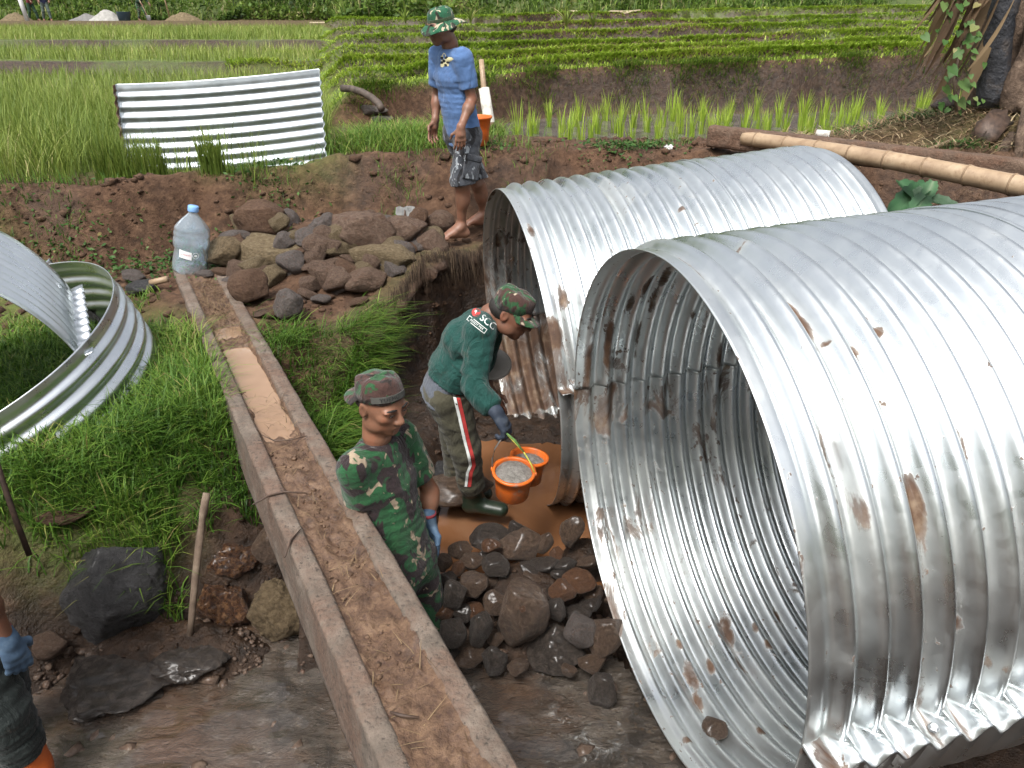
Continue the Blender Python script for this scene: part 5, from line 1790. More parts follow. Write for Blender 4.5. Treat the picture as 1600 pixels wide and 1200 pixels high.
rock(598, 187, 40, 12, R_GREY, 'thin flat stone half buried in front of the grey slab', None, 'flat', 87)
rock(1487, 165, 50, 26, R_GREY, 'dark layered stone at the foot of the banana plant', None, 'flat', 88)
# pebble lying inside the front pipe
pp = FC + fax * .19 + (fe1 * math.cos(math.radians(268)) + fe2 * math.sin(math.radians(268))) * (FR - .028)
pk_ = rock(1118, 1140, 44, 38, R_WETB, 'dark brown stone lying inside the near pipe on its floor', None, 'ang', 97, Y=1.7)
d_ = ray(1118, 1140); O_ = np.array([0, 0, CAM_H]); best = None
for t_ in np.linspace(1, 5, 800):       # where the line of sight meets the pipe wall
    p_ = Vector((O_ + d_ * t_).tolist()); r_ = p_ - FC; L_ = r_.dot(fax)
    rr_ = (r_ - fax * L_).length
    if rr_ < FR - .02: best = p_
    elif best is not None: break
if best is not None:
    dp = depth_of(best); pk_.location = best; pk_.scale = (22 / FPX * dp, 22 / FPX * dp, 17 / FPX * dp)

# ------------------------------------------------------------------ things lying and standing about
WOOD_G = mat_simple('weathered_wood', [(.3, (.055, .036, .024)), (.5, (.115, .082, .058)), (.75, (.21, .165, .12))], 14, .85, .6)
WOOD_D = mat_simple('dark_wet_wood', [(.3, (.022, .013, .009)), (.55, (.060, .036, .024)), (.8, (.12, .08, .055))], 16, .6, .5)
IRON = mat_simple('rusty_iron', [(.3, (.020, .013, .010)), (.6, (.050, .030, .020)), (.8, (.09, .05, .03))], 30, .7, .4, metallic=.4)
BAMBOO = NT('dry_bamboo')
n_ = BAMBOO.noise(5, 6, .6, .3, BAMBOO.mapv((1, 1, 1)))
BAMBOO.set('Base Color', BAMBOO.mix(BAMBOO.ramp(BAMBOO.noise(24, 6, .7), [(.5, 0.), (.72, .7)]), BAMBOO.ramp(n_, [(.3, (.19, .125, .075)), (.55, (.30, .215, .135)), (.75, (.38, .29, .19))]), (.16, .095, .05)))
BAMBOO.set('Roughness', .5); BAMBOO.bump(BAMBOO.noise(40, 4), .2, .004)
BAMBOO = BAMBOO.m
BDARK = mat_simple('bamboo_node_ring', [(.3, (.13, .085, .05)), (.7, (.24, .165, .10))], 20, .7, .3)

# bamboo pole
b0, b1 = at(1163, 216, 6.5), at(1660, 305, 4.55)
bp = empty('bamboo_pole', (b0 + b1) / 2, 'thick dry bamboo pole resting across the far pipe and the wooden beam', 'pole')
n = 90; pts, rad = [], []
Lb = (b1 - b0).length; nodes = [.055 + .118 * i for i in range(9)]
for i in range(n + 1):
    t = i / n
    pts.append(b0.lerp(b1, t) + Vector((0, 0, .025 * math.sin(PI * t) * 1.)))
    r = .054 + .010 * t
    for q in nodes: r += .0045 * math.exp(-((t - q) / .006) ** 2)
    rad.append(r)
v, f = tube(pts, rad, 20)
obj('pole_shaft', v, f, BAMBOO, bp)
for q in nodes[:8]:
    c_ = b0.lerp(b1, q) + Vector((0, 0, .025 * math.sin(PI * q))); d_ = (b1 - b0).normalized()
    v, f = tube([c_ - d_ * .006, c_, c_ + d_ * .006], [.060 + .010 * q, .0625 + .010 * q, .060 + .010 * q], 20)
    obj('node_ring', v, f, BDARK, bp)
# wooden beam behind it
w0, w1 = at(1112, 212, 6.75), at(1680, 279, 5.0)
d_ = (w1 - w0).normalized(); s_ = d_.cross(Vector((0, 0, 1))).normalized(); u_ = s_.cross(d_)
V, F_ = [], []
nb = 140
for i in range(nb + 1):
    t = i / nb; c_ = w0.lerp(w1, t)
    for k in range(28):
        a = 2 * PI * k / 28
        ca, sa = math.cos(a), math.sin(a)
        m_ = max(abs(ca), abs(sa)); m_ = (abs(ca) ** 7 + abs(sa) ** 7) ** (1 / 7)
        nz_ = 1 + .05 * float(vn(np.array(t * 40.), np.array(ca * 3 + 2), np.array(sa * 3.)))
        V.append(c_ + s_ * (ca / m_ * .075 * nz_) + u_ * (sa / m_ * .085 * nz_))
for i in range(nb):
    for k in range(28): F_.append((i * 28 + k, i * 28 + (k + 1) % 28, (i + 1) * 28 + (k + 1) % 28, (i + 1) * 28 + k))
F_ += [tuple(range(27, -1, -1)), tuple(range(nb * 28, nb * 28 + 28))]
obj0('wooden_beam', V, F_, rock_mat('muddy_old_timber', [(.3, (.050, .032, .022)), (.5, (.115, .075, .052)), (.7, (.19, .135, .10))], mud=.5), label='muddy square wooden beam lying behind the bamboo pole', cat='beam')

# leaning digging stick, iron bar, small stick
v, f = tube([at(296, 1006, 2.60), at(300, 960, 2.63), at(305, 905, 2.70), at(312, 840, 2.78), at(318, 800, 2.83), at(323, 770, 2.88)], [.014, .015, .016, .017, .019, .016], 12, wob=.08)
obj0('wooden_handle', v, f, WOOD_G, label='worn wooden tool handle leaning upright against the bank beside the dark boulder', cat='tool handle')
v, f = tube([at(46, 868, 2.45), at(24, 810, 2.5), at(4, 752, 2.55), at(-12, 700, 2.6)], [.011, .011, .011, .010], 10)
obj0('iron_bar', v, f, IRON, label='thin dark iron bar stuck upright in the grass at the left edge', cat='bar')
v, f = tube([at(235, 442, 5.05), at(262, 436, 5.05)], [.022, .022], 12)
obj0('bamboo_stub', v, f, BAMBOO, label='short pale bamboo stub beside the end of the channel', cat='bamboo stick')
v, f = tube([at(1428, 248, 6.35), at(1450, 236, 6.5), at(1484, 222, 6.7)], [.026, .025, .022], 12)
obj0('bamboo_stick', v, f, BAMBOO, label='short pale stick lying on the green cuttings behind the wooden beam', cat='stick')
# white tube with a wooden handle stuck in the bank
ps = empty('planting_tool', at(765, 198, 8.1), 'white muddy plastic tube with a wooden handle standing in the paddy', 'tool')
PVC = mat_simple('muddy_white_plastic', [(.3, (.30, .27, .23)), (.5, (.52, .50, .46)), (.75, (.66, .64, .60))], 14, .6, .3)
a_, b_ = at(766, 200, 8.1), at(756, 138, 8.2)
v, f = tube([a_, a_.lerp(b_, .08), a_.lerp(b_, .5), b_], [.058, .057, .055, .053], 20)
obj('tube', v, f, PVC, ps)
v, f = tube([a_ - (b_ - a_) * .02, a_ + (b_ - a_) * .12], [.060, .060], 20)
obj('mud_ring', v, f, CHMUD, ps)
v, f = tube([b_.lerp(a_, .3), b_, at(752, 93, 8.25)], [.027, .027, .025], 12)
obj('handle', v, f, BAMBOO, ps)
# dark hose
v, f = tube([at(535, 138, 8.9), at(550, 139, 8.8), at(566, 144, 8.75), at(580, 152, 8.7), at(592, 162, 8.6), at(596, 170, 8.5)], [.038] * 6, 14)
obj0('hose', v, f, mat_simple('muddy_black_rubber', [(.3, (.03, .022, .018)), (.7, (.10, .075, .06))], 20, .7, .3), label='thick muddy hose bending down the far bank to a grey slab', cat='hose')
# grey spade blade on the pile
sp_ = empty('spade', at(633, 338, 6.15), 'small grey spade blade standing in the mud at the back of the stone pile', 'spade')
GST = mat_simple('worn_grey_steel', [(.3, (.10, .10, .10)), (.55, (.17, .17, .165)), (.8, (.24, .23, .22))], 25, .5, .3, metallic=.6)
c_ = at(633, 331, 6.12); dpx = depth_of(c_) / FPX
out = [(-15, -2), (-14, 6), (-9, 8), (-3, 6), (3, 8), (10, 8), (15, 7), (16, 1), (13, -5), (6, -8), (-4, -8), (-11, -7)]
V = []
for dy in (-.004, .004):
    for x, y in out: V.append(c_ + Vector((x * dpx, dy + .03 * (y / 8) * .5, y * dpx * 1.05)))
m_ = len(out)
F_ = [tuple(range(m_ - 1, -1, -1)), tuple(range(m_, 2 * m_))] + [(i, (i + 1) % m_, m_ + (i + 1) % m_, m_ + i) for i in range(m_)]
obj('blade', V, F_, GST, sp_, smooth=False)
v, f = tube([c_ + Vector((0, -.012, .02)), c_ + Vector((0, -.016, -.03)), c_ + Vector((0, -.01, -.075))], [.004, .012, .016], 10)
obj('socket', v, f, WOOD_D, sp_)
# round grey plate by the stooping man
c_ = at(770, 569, 3.68)
v, f = lathe([(0, -.006), (.085, -.006), (.098, -.002), (.1, .003), (.085, .006), (0, .008)], 32, c_, (.08, -.55, .83))
obj0('round_plate', v, f, mat_simple('grey_plastic', [(.3, (.20, .19, .17)), (.7, (.30, .28, .26))], 9, .6, .2), label='round grey plate beyond the arm of the stooping man, before the far pipe', cat='plate')

# buckets
ORG = NT('orange_plastic')
ORG.set('Base Color', ORG.mix(ORG.ramp(ORG.noise(13, 8, .72), [(.58, 0.), (.66, .8)]), ORG.mix(ORG.ramp(ORG.noise(7, 7, .7), [(.45, 0.), (.68, .8)]), (.58, .115, .012), (.20, .080, .035)), (.22, .19, .16)))
ORG.set('Roughness', .38); ORG.set('Subsurface Weight', .05); ORG.bump(ORG.noise(20, 4), .15, .004)
ORG = ORG.m
CEM = mat_simple('wet_cement', [(.3, (.085, .078, .068)), (.5, (.15, .14, .125)), (.75, (.22, .205, .19))], 40, .75, .9, 70, .012)
YROPE = mat_simple('yellow_cord', [(.3, (.40, .40, .05)), (.7, (.55, .52, .10))], 60, .8, .3)
WIRE = mat_simple('grey_wire', [(.3, (.18, .18, .17)), (.7, (.30, .30, .29))], 60, .5, .1, metallic=.7)
def bucket(base, axis, r0, r1, H, label, fill=None, handle_to=None, group=None):
    t = empty('bucket', base, label, 'bucket', group)
    th = .004
    v, f = lathe([(0, 0), (r0, 0), (r0 + .004, .004), (r0 + (r1 - r0) * .5, H * .5), (r1, H - .018), (r1 + .010, H - .016), (r1 + .011, H), (r1 - .002, H), (r1 - th, H - .004), (r0 + (r1 - r0) * .5 - th, H * .5), (r0 - th, .006), (0, .006)], 48, base, axis)
    obj('shell', v, f, ORG, t)
    s, u, d = frame(axis)
    if fill:
        n = 40; V, F_ = [], []
        rf = r0 + (r1 - r0) * fill - .005
        rg_ = random.Random(2)
        V.append(Vector(base) + d * (H * fill + .018))
        for j in range(1, 13):
            for k in range(n):
                a = 2 * PI * k / n; r = rf * j / 12
                hgt = H * fill + .018 * (1 - (j / 12) ** 2) + .0035 * float(vn(np.array(r * 60 * math.cos(a)), np.array(r * 60 * math.sin(a))))
                V.append(Vector(base) + d * hgt + s * r * math.cos(a) + u * r * math.sin(a))
        for k in range(n): F_.append((0, 1 + k, 1 + (k + 1) % n))
        for j in range(11):
            for k in range(n): F_.append((1 + j * n + k, 1 + (j + 1) * n + k, 1 + (j + 1) * n + (k + 1) % n, 1 + j * n + (k + 1) % n))
        obj('cement', V, F_, CEM, t)
    if handle_to is not None:
        top = Vector(base) + d * (H - .008)
        hv = Vector(handle_to)
        ex = Vector((1, -.12, 0)); ex = (ex - d * ex.dot(d)).normalized()
        for q, m, nm in ((-1, WIRE, 'wire_handle'), (1, YROPE, 'cord_handle')):
            e_ = top + ex * q * (r1 + .008)
            mid = e_.lerp(hv, .55) + ex * q * .022
            pts = [e_, e_.lerp(mid, .5) + ex * q * .006, mid, hv.lerp(mid, .3), hv]
            v, f = tube(pts, [.0035] * 5, 8)
            h_ = obj(nm, v, f, m, t)
            if q > 0:
                v, f = tube([mid, hv.lerp(mid, .4) + Vector((.008, 0, 0)), hv], [.004, .0055, .004], 8, wob=.4)
                obj('knot', v, f, mat_simple('green_cord', [(.3, (.05, .12, .03)), (.7, (.12, .22, .06))], 60, .8), h_)
            v, f = lathe([(0, 0), (.011, 0), (.011, .006), (0, .008)], 12, e_, ex * q)
            obj('lug', v, f, ORG, t)
    return t
bb = at(800, 768, 3.04)
bucket(bb - Vector((0, 0, .012)), (.06, -.16, 1), .074, .091, .145, 'orange bucket full of grey cement held by its cord by the stooping man', .90, at(790, 676, 3.06), 'orange buckets')
bucket(at(822, 750, 3.19), (.12, .05, 1), .068, .084, .135, 'second orange bucket standing in the water just behind the cement bucket', .8, None, 'orange buckets')
g_ = at(752, 226, 6.75); 
bucket(Vector((g_.x - .05, g_.y, g_.z)), (0, 0, 1), .105, .135, .23, 'orange bucket on the far bank behind the man in blue', None, None, 'orange buckets')

# big water bottle
bt_p = at(297, 425, 5.32)
bt = empty('water_bottle', bt_p, 'large clear bluish plastic water bottle with a blue cap on the end of the channel', 'bottle')
bax = Vector((.21, .05, 1)).normalized()
PET = NT('clear_blue_plastic')
PET.set('Base Color', (.72, .87, 1.0)); PET.set('Roughness', .07); PET.set('Transmission Weight', .84); PET.set('IOR', 1.12); PET.set('Specular IOR Level', .9)
PET.bump(PET.noise(7, 3, .5, .8), .35, .02)
pf = [(0, .0), (.085, .0), (.112, .008), (.121, .03), (.122, .06), (.119, .11), (.113, .15), (.112, .17), (.119, .19), (.123, .215), (.122, .25), (.118, .258), (.122, .268), (.121, .29), (.116, .298), (.119, .306), (.115, .326), (.098, .352), (.070, .385), (.046, .41), (.033, .425), (.030, .44), (.030, .452)]
v, f = lathe(pf, 40, bt_p, bax)
v2 = []
for p in v:
    q_ = Vector(p) - bt_p; h_ = q_.dot(bax); r_ = q_ - bax * h_
    dn_ = 1 - .07 * max(0, float(vn(np.array(math.atan2(r_.y, r_.x) * 1.6), np.array(h_ * 14.)))) - .05 * max(0, float(vn(np.array(math.atan2(r_.y, r_.x) * 1. + 4), np.array(h_ * 26.))))
    v2.append(bt_p + bax * h_ + r_ * (dn_ if .04 < h_ < .38 else 1))
obj('shell', v2, f, PET.m, bt)
CAPB = mat_simple('light_blue_cap', [(.3, (.16, .32, .62)), (.7, (.22, .40, .70))], 20, .4, .1)
v, f = lathe([(.035, .440), (.036, .446), (.036, .476), (.033, .480), (0, .481)], 24, bt_p, bax); obj('cap', v, f, CAPB, bt)
s_, u_, _ = frame(bax)
tc_ = Vector((-bt_p.x, -bt_p.y, 0)).normalized(); sx_ = Vector((-tc_.y, tc_.x, 0)); sx_ = sx_ if sx_.x > 0 else -sx_
tc_ = (tc_ - bax * tc_.dot(bax)).normalized(); sx_ = bax.cross(tc_) * -1; sx_ = sx_ if sx_.x > 0 else -sx_
def on_bottle(x, h, r=.1265):
    a = x / r; return bt_p + bax * h + (tc_ * math.cos(a) + sx_ * math.sin(a)) * r
V = [on_bottle(-.088 + .086 * i / 8, z - .012 * i / 8) for z in (.135, .190) for i in range(9)]
F_ = [(i, i + 1, 10 + i, 9 + i) for i in range(8)]
lb = obj('label', V, F_, mat_simple('white_label', [(.3, (.62, .62, .64)), (.7, (.72, .72, .74))], 20, .5, 0), bt)
tv, tf = text_mesh('Le Minerale', .0155)
obj('label_lettering', [on_bottle(p.x - .045, .1575 + p.y, .1275) for p in tv], tf, RED_P, lb, smooth=False)
V, F_ = [], []
for r_ in (.019, .022):
    V += [on_bottle(.024 + r_ * math.cos(2 * PI * i / 24), .158 + r_ * math.sin(2 * PI * i / 24)) for i in range(24)]
F_ = [(i, (i + 1) % 24, 24 + (i + 1) % 24, 24 + i) for i in range(24)]
V2 = [on_bottle(.024, .158)] + [on_bottle(.024 + .010 * math.cos(2 * PI * i / 12), .158 + .008 * math.sin(2 * PI * i / 12)) for i in range(12)]
V, F_ = merge((V, F_), (V2, [(0, 1 + i, 1 + (i + 1) % 12) for i in range(12)]))
obj('round_mark', V, F_, WHITE_P, bt)

# plastic cup and scrap
v, f = tube([at(1275, 208, 7.3), at(1296, 212, 7.25)], [.030, .042], 20, cap=False)
cpo = obj0('plastic_cup', v, f, mat_simple('cloudy_plastic', [(.3, (.40, .37, .33)), (.7, (.55, .53, .50))], 20, .3, .1), label='empty cloudy plastic cup lying on the mud at the end of the bamboo pole', cat='cup')
sm = cpo.modifiers.new('t', 'SOLIDIFY'); sm.thickness = .003
c_ = hit(1045, 232)
v, f = ell_mesh(c_ + Vector((0, 0, .01)), (.04, .03, .018), None, 12, 8)
v = [p + V3(*(np.array([rr.uniform(-1, 1) for _ in range(3)]) * .008)) for p in v]
obj0('paper_scrap', v, f, mat_simple('white_paper', [(.3, (.55, .54, .52)), (.7, (.7, .69, .67))], 20, .8), label='crumpled white scrap on the earth bank above the far pipe', cat='litter', smooth=False)

# far site: posts, heaps, tub
def far(px, py, Y):
    p = at(px, py, Y); p.z = float(terrain(p.x, p.y)); return p
WPOST = mat_simple('pale_post', [(.3, (.45, .45, .46)), (.7, (.6, .6, .6))], 3, .8)
p = far(45, 40, 44.5); v, f = tube([p, p + Vector((-.22, 0, 1.7))], [.11, .11], 12)
obj0('post', v, f, WPOST, label='white slanting post at the top left beside the distant men', cat='post')
p = far(267, 36, 46.5); v, f = tube([p, p + Vector((-.25, 0, 2.4))], [.045, .035], 8)
obj0('bamboo_post', v, f, BAMBOO, label='thin pale pole standing by the straw heap at the far work site', cat='pole')
def heap(px, py, Y, rx, ry, hz, m, label, cat, seed):
    c = far(px, py, Y); n = 40; V, F_ = [], []
    g = np.linspace(-1, 1, n); X, Yy = np.meshgrid(g, g)
    r = np.hypot(X, Yy)
    Z = hz * np.clip(1 - r ** 1.3, -.15, 1) * (1 + .35 * fbm(X * 2 + seed, Yy * 2, o=3)) + .06 * hz * fbm(X * 8 + seed, Yy * 8, o=2)
    V = np.stack([c.x + X * rx, c.y + Yy * ry, c.z - .05 + Z], -1).reshape(-1, 3)
    id_ = np.arange(n * n).reshape(n, n)
    Q = np.stack([id_[:-1, :-1], id_[:-1, 1:], id_[1:, 1:], id_[1:, :-1]], -1).reshape(-1, 4)
    obj0(cat.replace(' ', '_'), V, Q, m, label=label, cat=cat)
SAND = mat_simple('pale_sand', [(.3, (.20, .195, .18)), (.7, (.31, .30, .28))], 6, .95, .3)
GSAND = mat_simple('grey_sand', [(.3, (.10, .095, .09)), (.7, (.16, .155, .15))], 6, .95, .3)
STRAW = mat_simple('dry_straw', [(.3, (.07, .055, .028)), (.55, (.14, .105, .058)), (.8, (.22, .17, .10))], 12, .95, 1., 30, .05)
heap(168, 40, 45.5, .95, .8, .60, SAND, 'pale heap of sand at the far work site', 'sand heap', 1)
heap(140, 42, 45.7, 1.2, .7, .34, GSAND, 'low grey heap of gravel left of the pale sand heap', 'gravel heap', 2)
heap(288, 38, 46, 1.1, .7, .45, STRAW, 'heap of dry straw right of the thin pole at the far work site', 'straw heap', 3)
heap(28, 42, 45, .95, .6, .42, STRAW, 'low straw heap at the top left corner', 'straw heap', 4)
c_ = far(196, 38, 45.2); v, f = lathe([(0, 0), (.28, 0), (.36, .42), (.385, .44), (.34, .42), (.26, .04), (0, .04)], 24, c_, (0, 0, 1))
obj0('blue_tub', v, f, mat_simple('blue_grey_plastic', [(.3, (.045, .085, .13)), (.7, (.07, .12, .17))], 6, .5), label='blue tub beside the pale sand heap', cat='tub')
wr_ = Vector(JF['wrR'].tolist()); e_ = wr_ + Vector((.35, -.3, -.62))
sv = empty('shovel', e_, 'shovel held by the distant stooping man', 'shovel')
v, f = tube([wr_ + Vector((-.2, .15, .35)), wr_, e_], [.022, .022, .022], 8); obj('handle', v, f, BAMBOO, sv)
v, f = box(e_ + Vector((.06, -.05, -.08)), .22, .04, .26, None, .02); obj('blade', v, f, GST, sv)
# ------------------------------------------------------------------ vegetation
def leaf_mat(name, lo, mid, hi, dry=(.30, .24, .10), rough=.55, trans=.35):
    M = NT(name)
    c = M.ramp(M.attr('tint'), [(0., lo), (.45, mid), (.8, hi), (1., dry)])
    M.set('Base Color', c); M.set('Roughness', rough); M.set('Specular IOR Level', .3)
    tr = M.n('ShaderNodeBsdfTranslucent'); M.l(c, tr.inputs[0])
    mx = M.n('ShaderNodeMixShader'); mx.inputs[0].default_value = trans
    M.l(M.b.outputs[0], mx.inputs[1]); M.l(tr.outputs[0], mx.inputs[2]); M.l(mx.outputs[0], M.out.inputs[0])
    return M.m


GRASS = leaf_mat('grass_blades', (.024, .066, .010), (.080, .17, .020), (.18, .27, .040))
RICE = leaf_mat('rice_blades', (.062, .108, .016), (.14, .20, .032), (.26, .31, .070), (.42, .36, .17))
YOUNG = leaf_mat('young_rice_blades', (.13, .22, .020), (.25, .37, .038), (.38, .48, .070))
WEED = leaf_mat('weed_leaves', (.020, .058, .012), (.045, .110, .022), (.090, .165, .040))
BUSH = leaf_mat('hillside_leaves', (.018, .040, .007), (.085, .155, .022), (.19, .26, .050), (.30, .25, .13))
ROOT = leaf_mat('dead_roots', (.012, .007, .004), (.040, .024, .014), (.10, .068, .040), (.17, .125, .08), .8, .1)
DRY = leaf_mat('dry_stalks', (.055, .032, .018), (.13, .085, .048), (.25, .18, .10), (.36, .29, .18), .8, .15)


def blades(P, hgt, wid, lean, tint, az=None, segs=3, droop=1., rng=RNG):
    """curved tapered blades: P (n,3) roots; lean = sideways reach as a fraction of height"""
    n = len(P)
    az = rng.uniform(0, 2 * PI, n) if az is None else az
    d = np.stack([np.cos(az), np.sin(az), np.zeros(n)], 1); s = np.stack([-np.sin(az), np.cos(az), np.zeros(n)], 1)
    V = np.zeros((n, 2 * segs + 1, 3)); T = np.zeros((n, 2 * segs + 1))
    for i in range(segs + 1):
        t = i / segs
        c = P + d * (hgt * lean * t ** 1.8)[:, None]
        c[:, 2] += hgt * (t - .38 * droop * np.clip(lean, 0, 1.6) * t * t)
        w_ = wid * (1 - t) ** .7 * (.75 + .5 * t)
        if i < segs:
            V[:, 2 * i] = c - s * (w_ / 2)[:, None]; V[:, 2 * i + 1] = c + s * (w_ / 2)[:, None]
            T[:, 2 * i] = T[:, 2 * i + 1] = np.clip(tint + .12 * (t - .3), 0, 1)
        else:
            V[:, 2 * segs] = c; T[:, 2 * segs] = np.clip(tint + .12, 0, 1)
    k = 2 * segs + 1; o = (np.arange(n) * k)[:, None]
    q = [np.stack([o[:, 0] + 2 * i, o[:, 0] + 2 * i + 1, o[:, 0] + 2 * i + 3, o[:, 0] + 2 * i + 2], 1) for i in range(segs - 1)]
    q.append(np.stack([o[:, 0] + 2 * segs - 2, o[:, 0] + 2 * segs - 1, o[:, 0] + 2 * segs, o[:, 0] + 2 * segs], 1))
    tri = q.pop()[:, :3]
    return V.reshape(-1, 3), np.concatenate(q) if q else np.zeros((0, 4), int), tri, T.ravel()


def join_blades(name, parts, mat, **kw):
    V, Fq, Ft, T = [], [], [], []; o = 0
    for v, q, t, tt in parts:
        V.append(v); Fq.append(q + o); Ft.append(t + o); T.append(tt); o += len(v)
    V = np.concatenate(V).astype(np.float32); Fq = np.concatenate(Fq); Ft = np.concatenate(Ft); T = np.concatenate(T)
    me = bpy.data.meshes.new(name)
    me.vertices.add(len(V)); me.vertices.foreach_set('co', V.ravel())
    li = np.concatenate([Fq.ravel(), Ft.ravel()]).astype(np.int32)
    me.loops.add(len(li)); me.loops.foreach_set('vertex_index', li)
    ls = np.concatenate([np.arange(len(Fq)) * 4, len(Fq) * 4 + np.arange(len(Ft)) * 3]).astype(np.int32)
    me.polygons.add(len(ls)); me.polygons.foreach_set('loop_start', ls)
    me.update(calc_edges=True); me.materials.append(mat)
    ob = bpy.data.objects.new(name, me); COL.objects.link(ob)
    vattr(ob, 'tint', T)
    return tag(ob, **kw)


def scatter(n, x0, x1, y0, y1, mask, rng=RNG, power=1.):
    x = rng.uniform(x0, x1, n); y = y0 + (y1 - y0) * rng.uniform(0, 1, n) ** power
    if callable(mask):
        k = rng.uniform(0, 1, n) < mask(x, y)
        x, y = x[k], y[k]
    z, mk = terrain(x, y, full=True)
    return np.stack([x, y, z], 1), mk


cA, cB = np.array(CH_A[:2]), np.array(CH_B[:2]); cN = -np.array([cdv.y, -cdv.x]) / math.hypot(cdv.x, cdv.y)
def ch_dist(x, y): return (x - cA[0]) * cN[0] + (y - cA[1]) * cN[1]     # + = right of the channel


parts = []
# lush grass on the slope left of the channel
def m_left(x, y):
    c = ch_dist(x, y)
    m = (c < -.16) * ss(4.75, 4.3, y + .35 * vn(x * 2, y * 2)) * ss(2.62, 2.85, y + .10 * vn(x * 3, y * 3)) * (x > -4.2)
    clump = .5 + .5 * ss(-.25, .25, fbm(x * 2.2, y * 2.2 + 3, o=3))
    bare = 1 - .8 * ss(.05, .3, fbm(x * 1.1 + 9, y * 1.1, o=2)) * (x < -2.2) * (y > 3.6)
    return m * clump * bare * (1 - (x > -1.5 + .1 * vn(x * 9, y * 9)) * (y < 3.12 + .08 * vn(x * 7, y * 7)))
P, mk = scatter(60000, -3.9, -1.0, 2.45, 5.0, m_left)
n = len(P); lush = np.maximum(ss(-2.4, -1.7, P[:, 0]), ss(3.4, 3.0, P[:, 1]))
h_ = RNG.uniform(.05, .12, n) + lush * RNG.uniform(.03, .15, n)
tn = np.clip(.44 + .36 * fbm(P[:, 0] * 2.2, P[:, 1] * 2.2, o=3) + RNG.normal(0, .19, n) + .30 * (RNG.uniform(0, 1, n) > .95), 0, 1)
parts.append(blades(P, h_, RNG.uniform(.006, .0115, n), RNG.uniform(.25, 1.3, n), tn))
# grass hanging on the slope between the channel and the pit
def m_mid(x, y):
    c = ch_dist(x, y)
    return (c > .15) * ss(4.55, 4.25, y + .10 * vn(x * 5, y * 5)) * ss(3.0, 3.2, y) * (1 - ss(-.86, -.70, x + .05 * vn(x * 6, y * 6))) * (.55 + .45 * ss(-.2, .2, fbm(x * 4, y * 4, o=2)))
P, mk = scatter(12000, -1.9, -.68, 3.0, 4.8, m_mid)
n = len(P)
parts.append(blades(P, RNG.uniform(.07, .20, n), RNG.uniform(.005, .009, n), RNG.uniform(.4, 1.6, n), np.clip(RNG.normal(.34, .18, n), 0, 1), az=RNG.normal(-.6, 1.1, n)))
# thin weeds and tufts on the bank face and crest
def m_bank(x, y):
    lp = np.interp(x, LIPX, LIPY)
    t = ss(.15, .5, fbm(x * 2.1 + 31, y * 2.1, o=2) + .12)
    return t * (y > lp - .45) * (y < lp + .35) * (x < 2.6)
P, mk = scatter(26000, -6, 2.6, 4.7, 7.4, m_bank)
n = len(P)
parts.append(blades(P, RNG.uniform(.04, .16, n), RNG.uniform(.004, .008, n), RNG.uniform(.3, 1.4, n), np.clip(RNG.normal(.36, .2, n), 0, 1)))
# grass patch right of the standing plate, and short grass at the foot of the far wall
def m_patch(x, y): return np.exp(-((x + 1.0) / .62) ** 2 - ((y - 7.15) / .45) ** 2) * 1.3 + .8 * ((x > -1.3) & (x < -.1) & (y > 7.7) & (y < 8.9)) * ss(.0, .3, fbm(x * 2, y * 2, o=2))
P, mk = scatter(22000, -2.3, .3, 6.5, 9.2, m_patch)
n = len(P)
parts.append(blades(P, RNG.uniform(.08, .26, n), RNG.uniform(.006, .010, n), RNG.uniform(.4, 1.5, n), np.clip(RNG.normal(.55, .2, n), 0, 1)))
# long grass hanging over the edge of the pit
n = 2600; y = RNG.uniform(3.35, 4.75, n); x = np.interp(y, [3.3, 3.9, 4.4, 4.75], [-.98, -.98, -.98, -.92]) + RNG.normal(0, .05, n)
z = terrain(x - .12, y) - RNG.uniform(0, .30, n) ** 1.3; x = x + (terrain(x - .12, y) - z) * .30
hg = RNG.uniform(.10, .26, n)
bl = blades(np.stack([x, y, z], 1), hg, RNG.uniform(.005, .009, n), RNG.uniform(.5, 1.6, n), np.clip(RNG.normal(.40, .2, n), 0, 1), az=RNG.normal(-.35, .7, n))
parts.append(bl)
join_blades('grass', parts, GRASS, label='short and lush green grass on the banks around the pit', cat='grass', kind='stuff')

# tall grass and rice in the left field
parts = []
def m_tall(x, y):
    xb = -1.5 - .215 * np.maximum(y - 6.5, 0)
    lp = np.interp(x, LIPX, LIPY)
    front = (y < 6.9) & (x > -3.35) & (x < -1.35)          # the standing plate's place
    back = (x > -3.0) & (x < -1.3) & (y < 7.0)
    return (x < xb) * ss(.12, .5, y - lp) * (1 - .97 * (front | back)) * (.55 + .45 * ss(-.3, .2, fbm(x * 1.3, y * 1.3, o=2)))
P, mk = scatter(30000, -8.5, -1.5, 5.4, 9.5, m_tall, power=1.15)
n = len(P)
parts.append(blades(P, RNG.uniform(.30, .62, n) * (.75 + .25 * ss(5.4, 6.4, P[:, 1])), RNG.uniform(.006, .011, n), RNG.uniform(.12, .75, n), np.clip(.46 + .22 * fbm(P[:, 0], P[:, 1], o=2) + RNG.normal(0, .16, n), 0, 1)))
def m_tall2(x, y):
    xb = -1.5 - .215 * np.maximum(y - 6.5, 0)
    wob = .35 * vn(x * .35, y * 0 + 3.3) + .12 * vn(x * 1.4, y * 0 + 8.3); yl = y + wob
    r = ((yl > 15.35) & (yl < 15.75)) | ((yl > 21.25) & (yl < 21.75)) | (yl > 33.0)
    return (x < xb - .2) * np.where(r, .06 + .1 * (x < -8), 1.)
P, mk = scatter(46000, -22, -2, 9.2, 33.5, m_tall2, power=1.5)
n = len(P); sc_ = .7 + P[:, 1] / 22
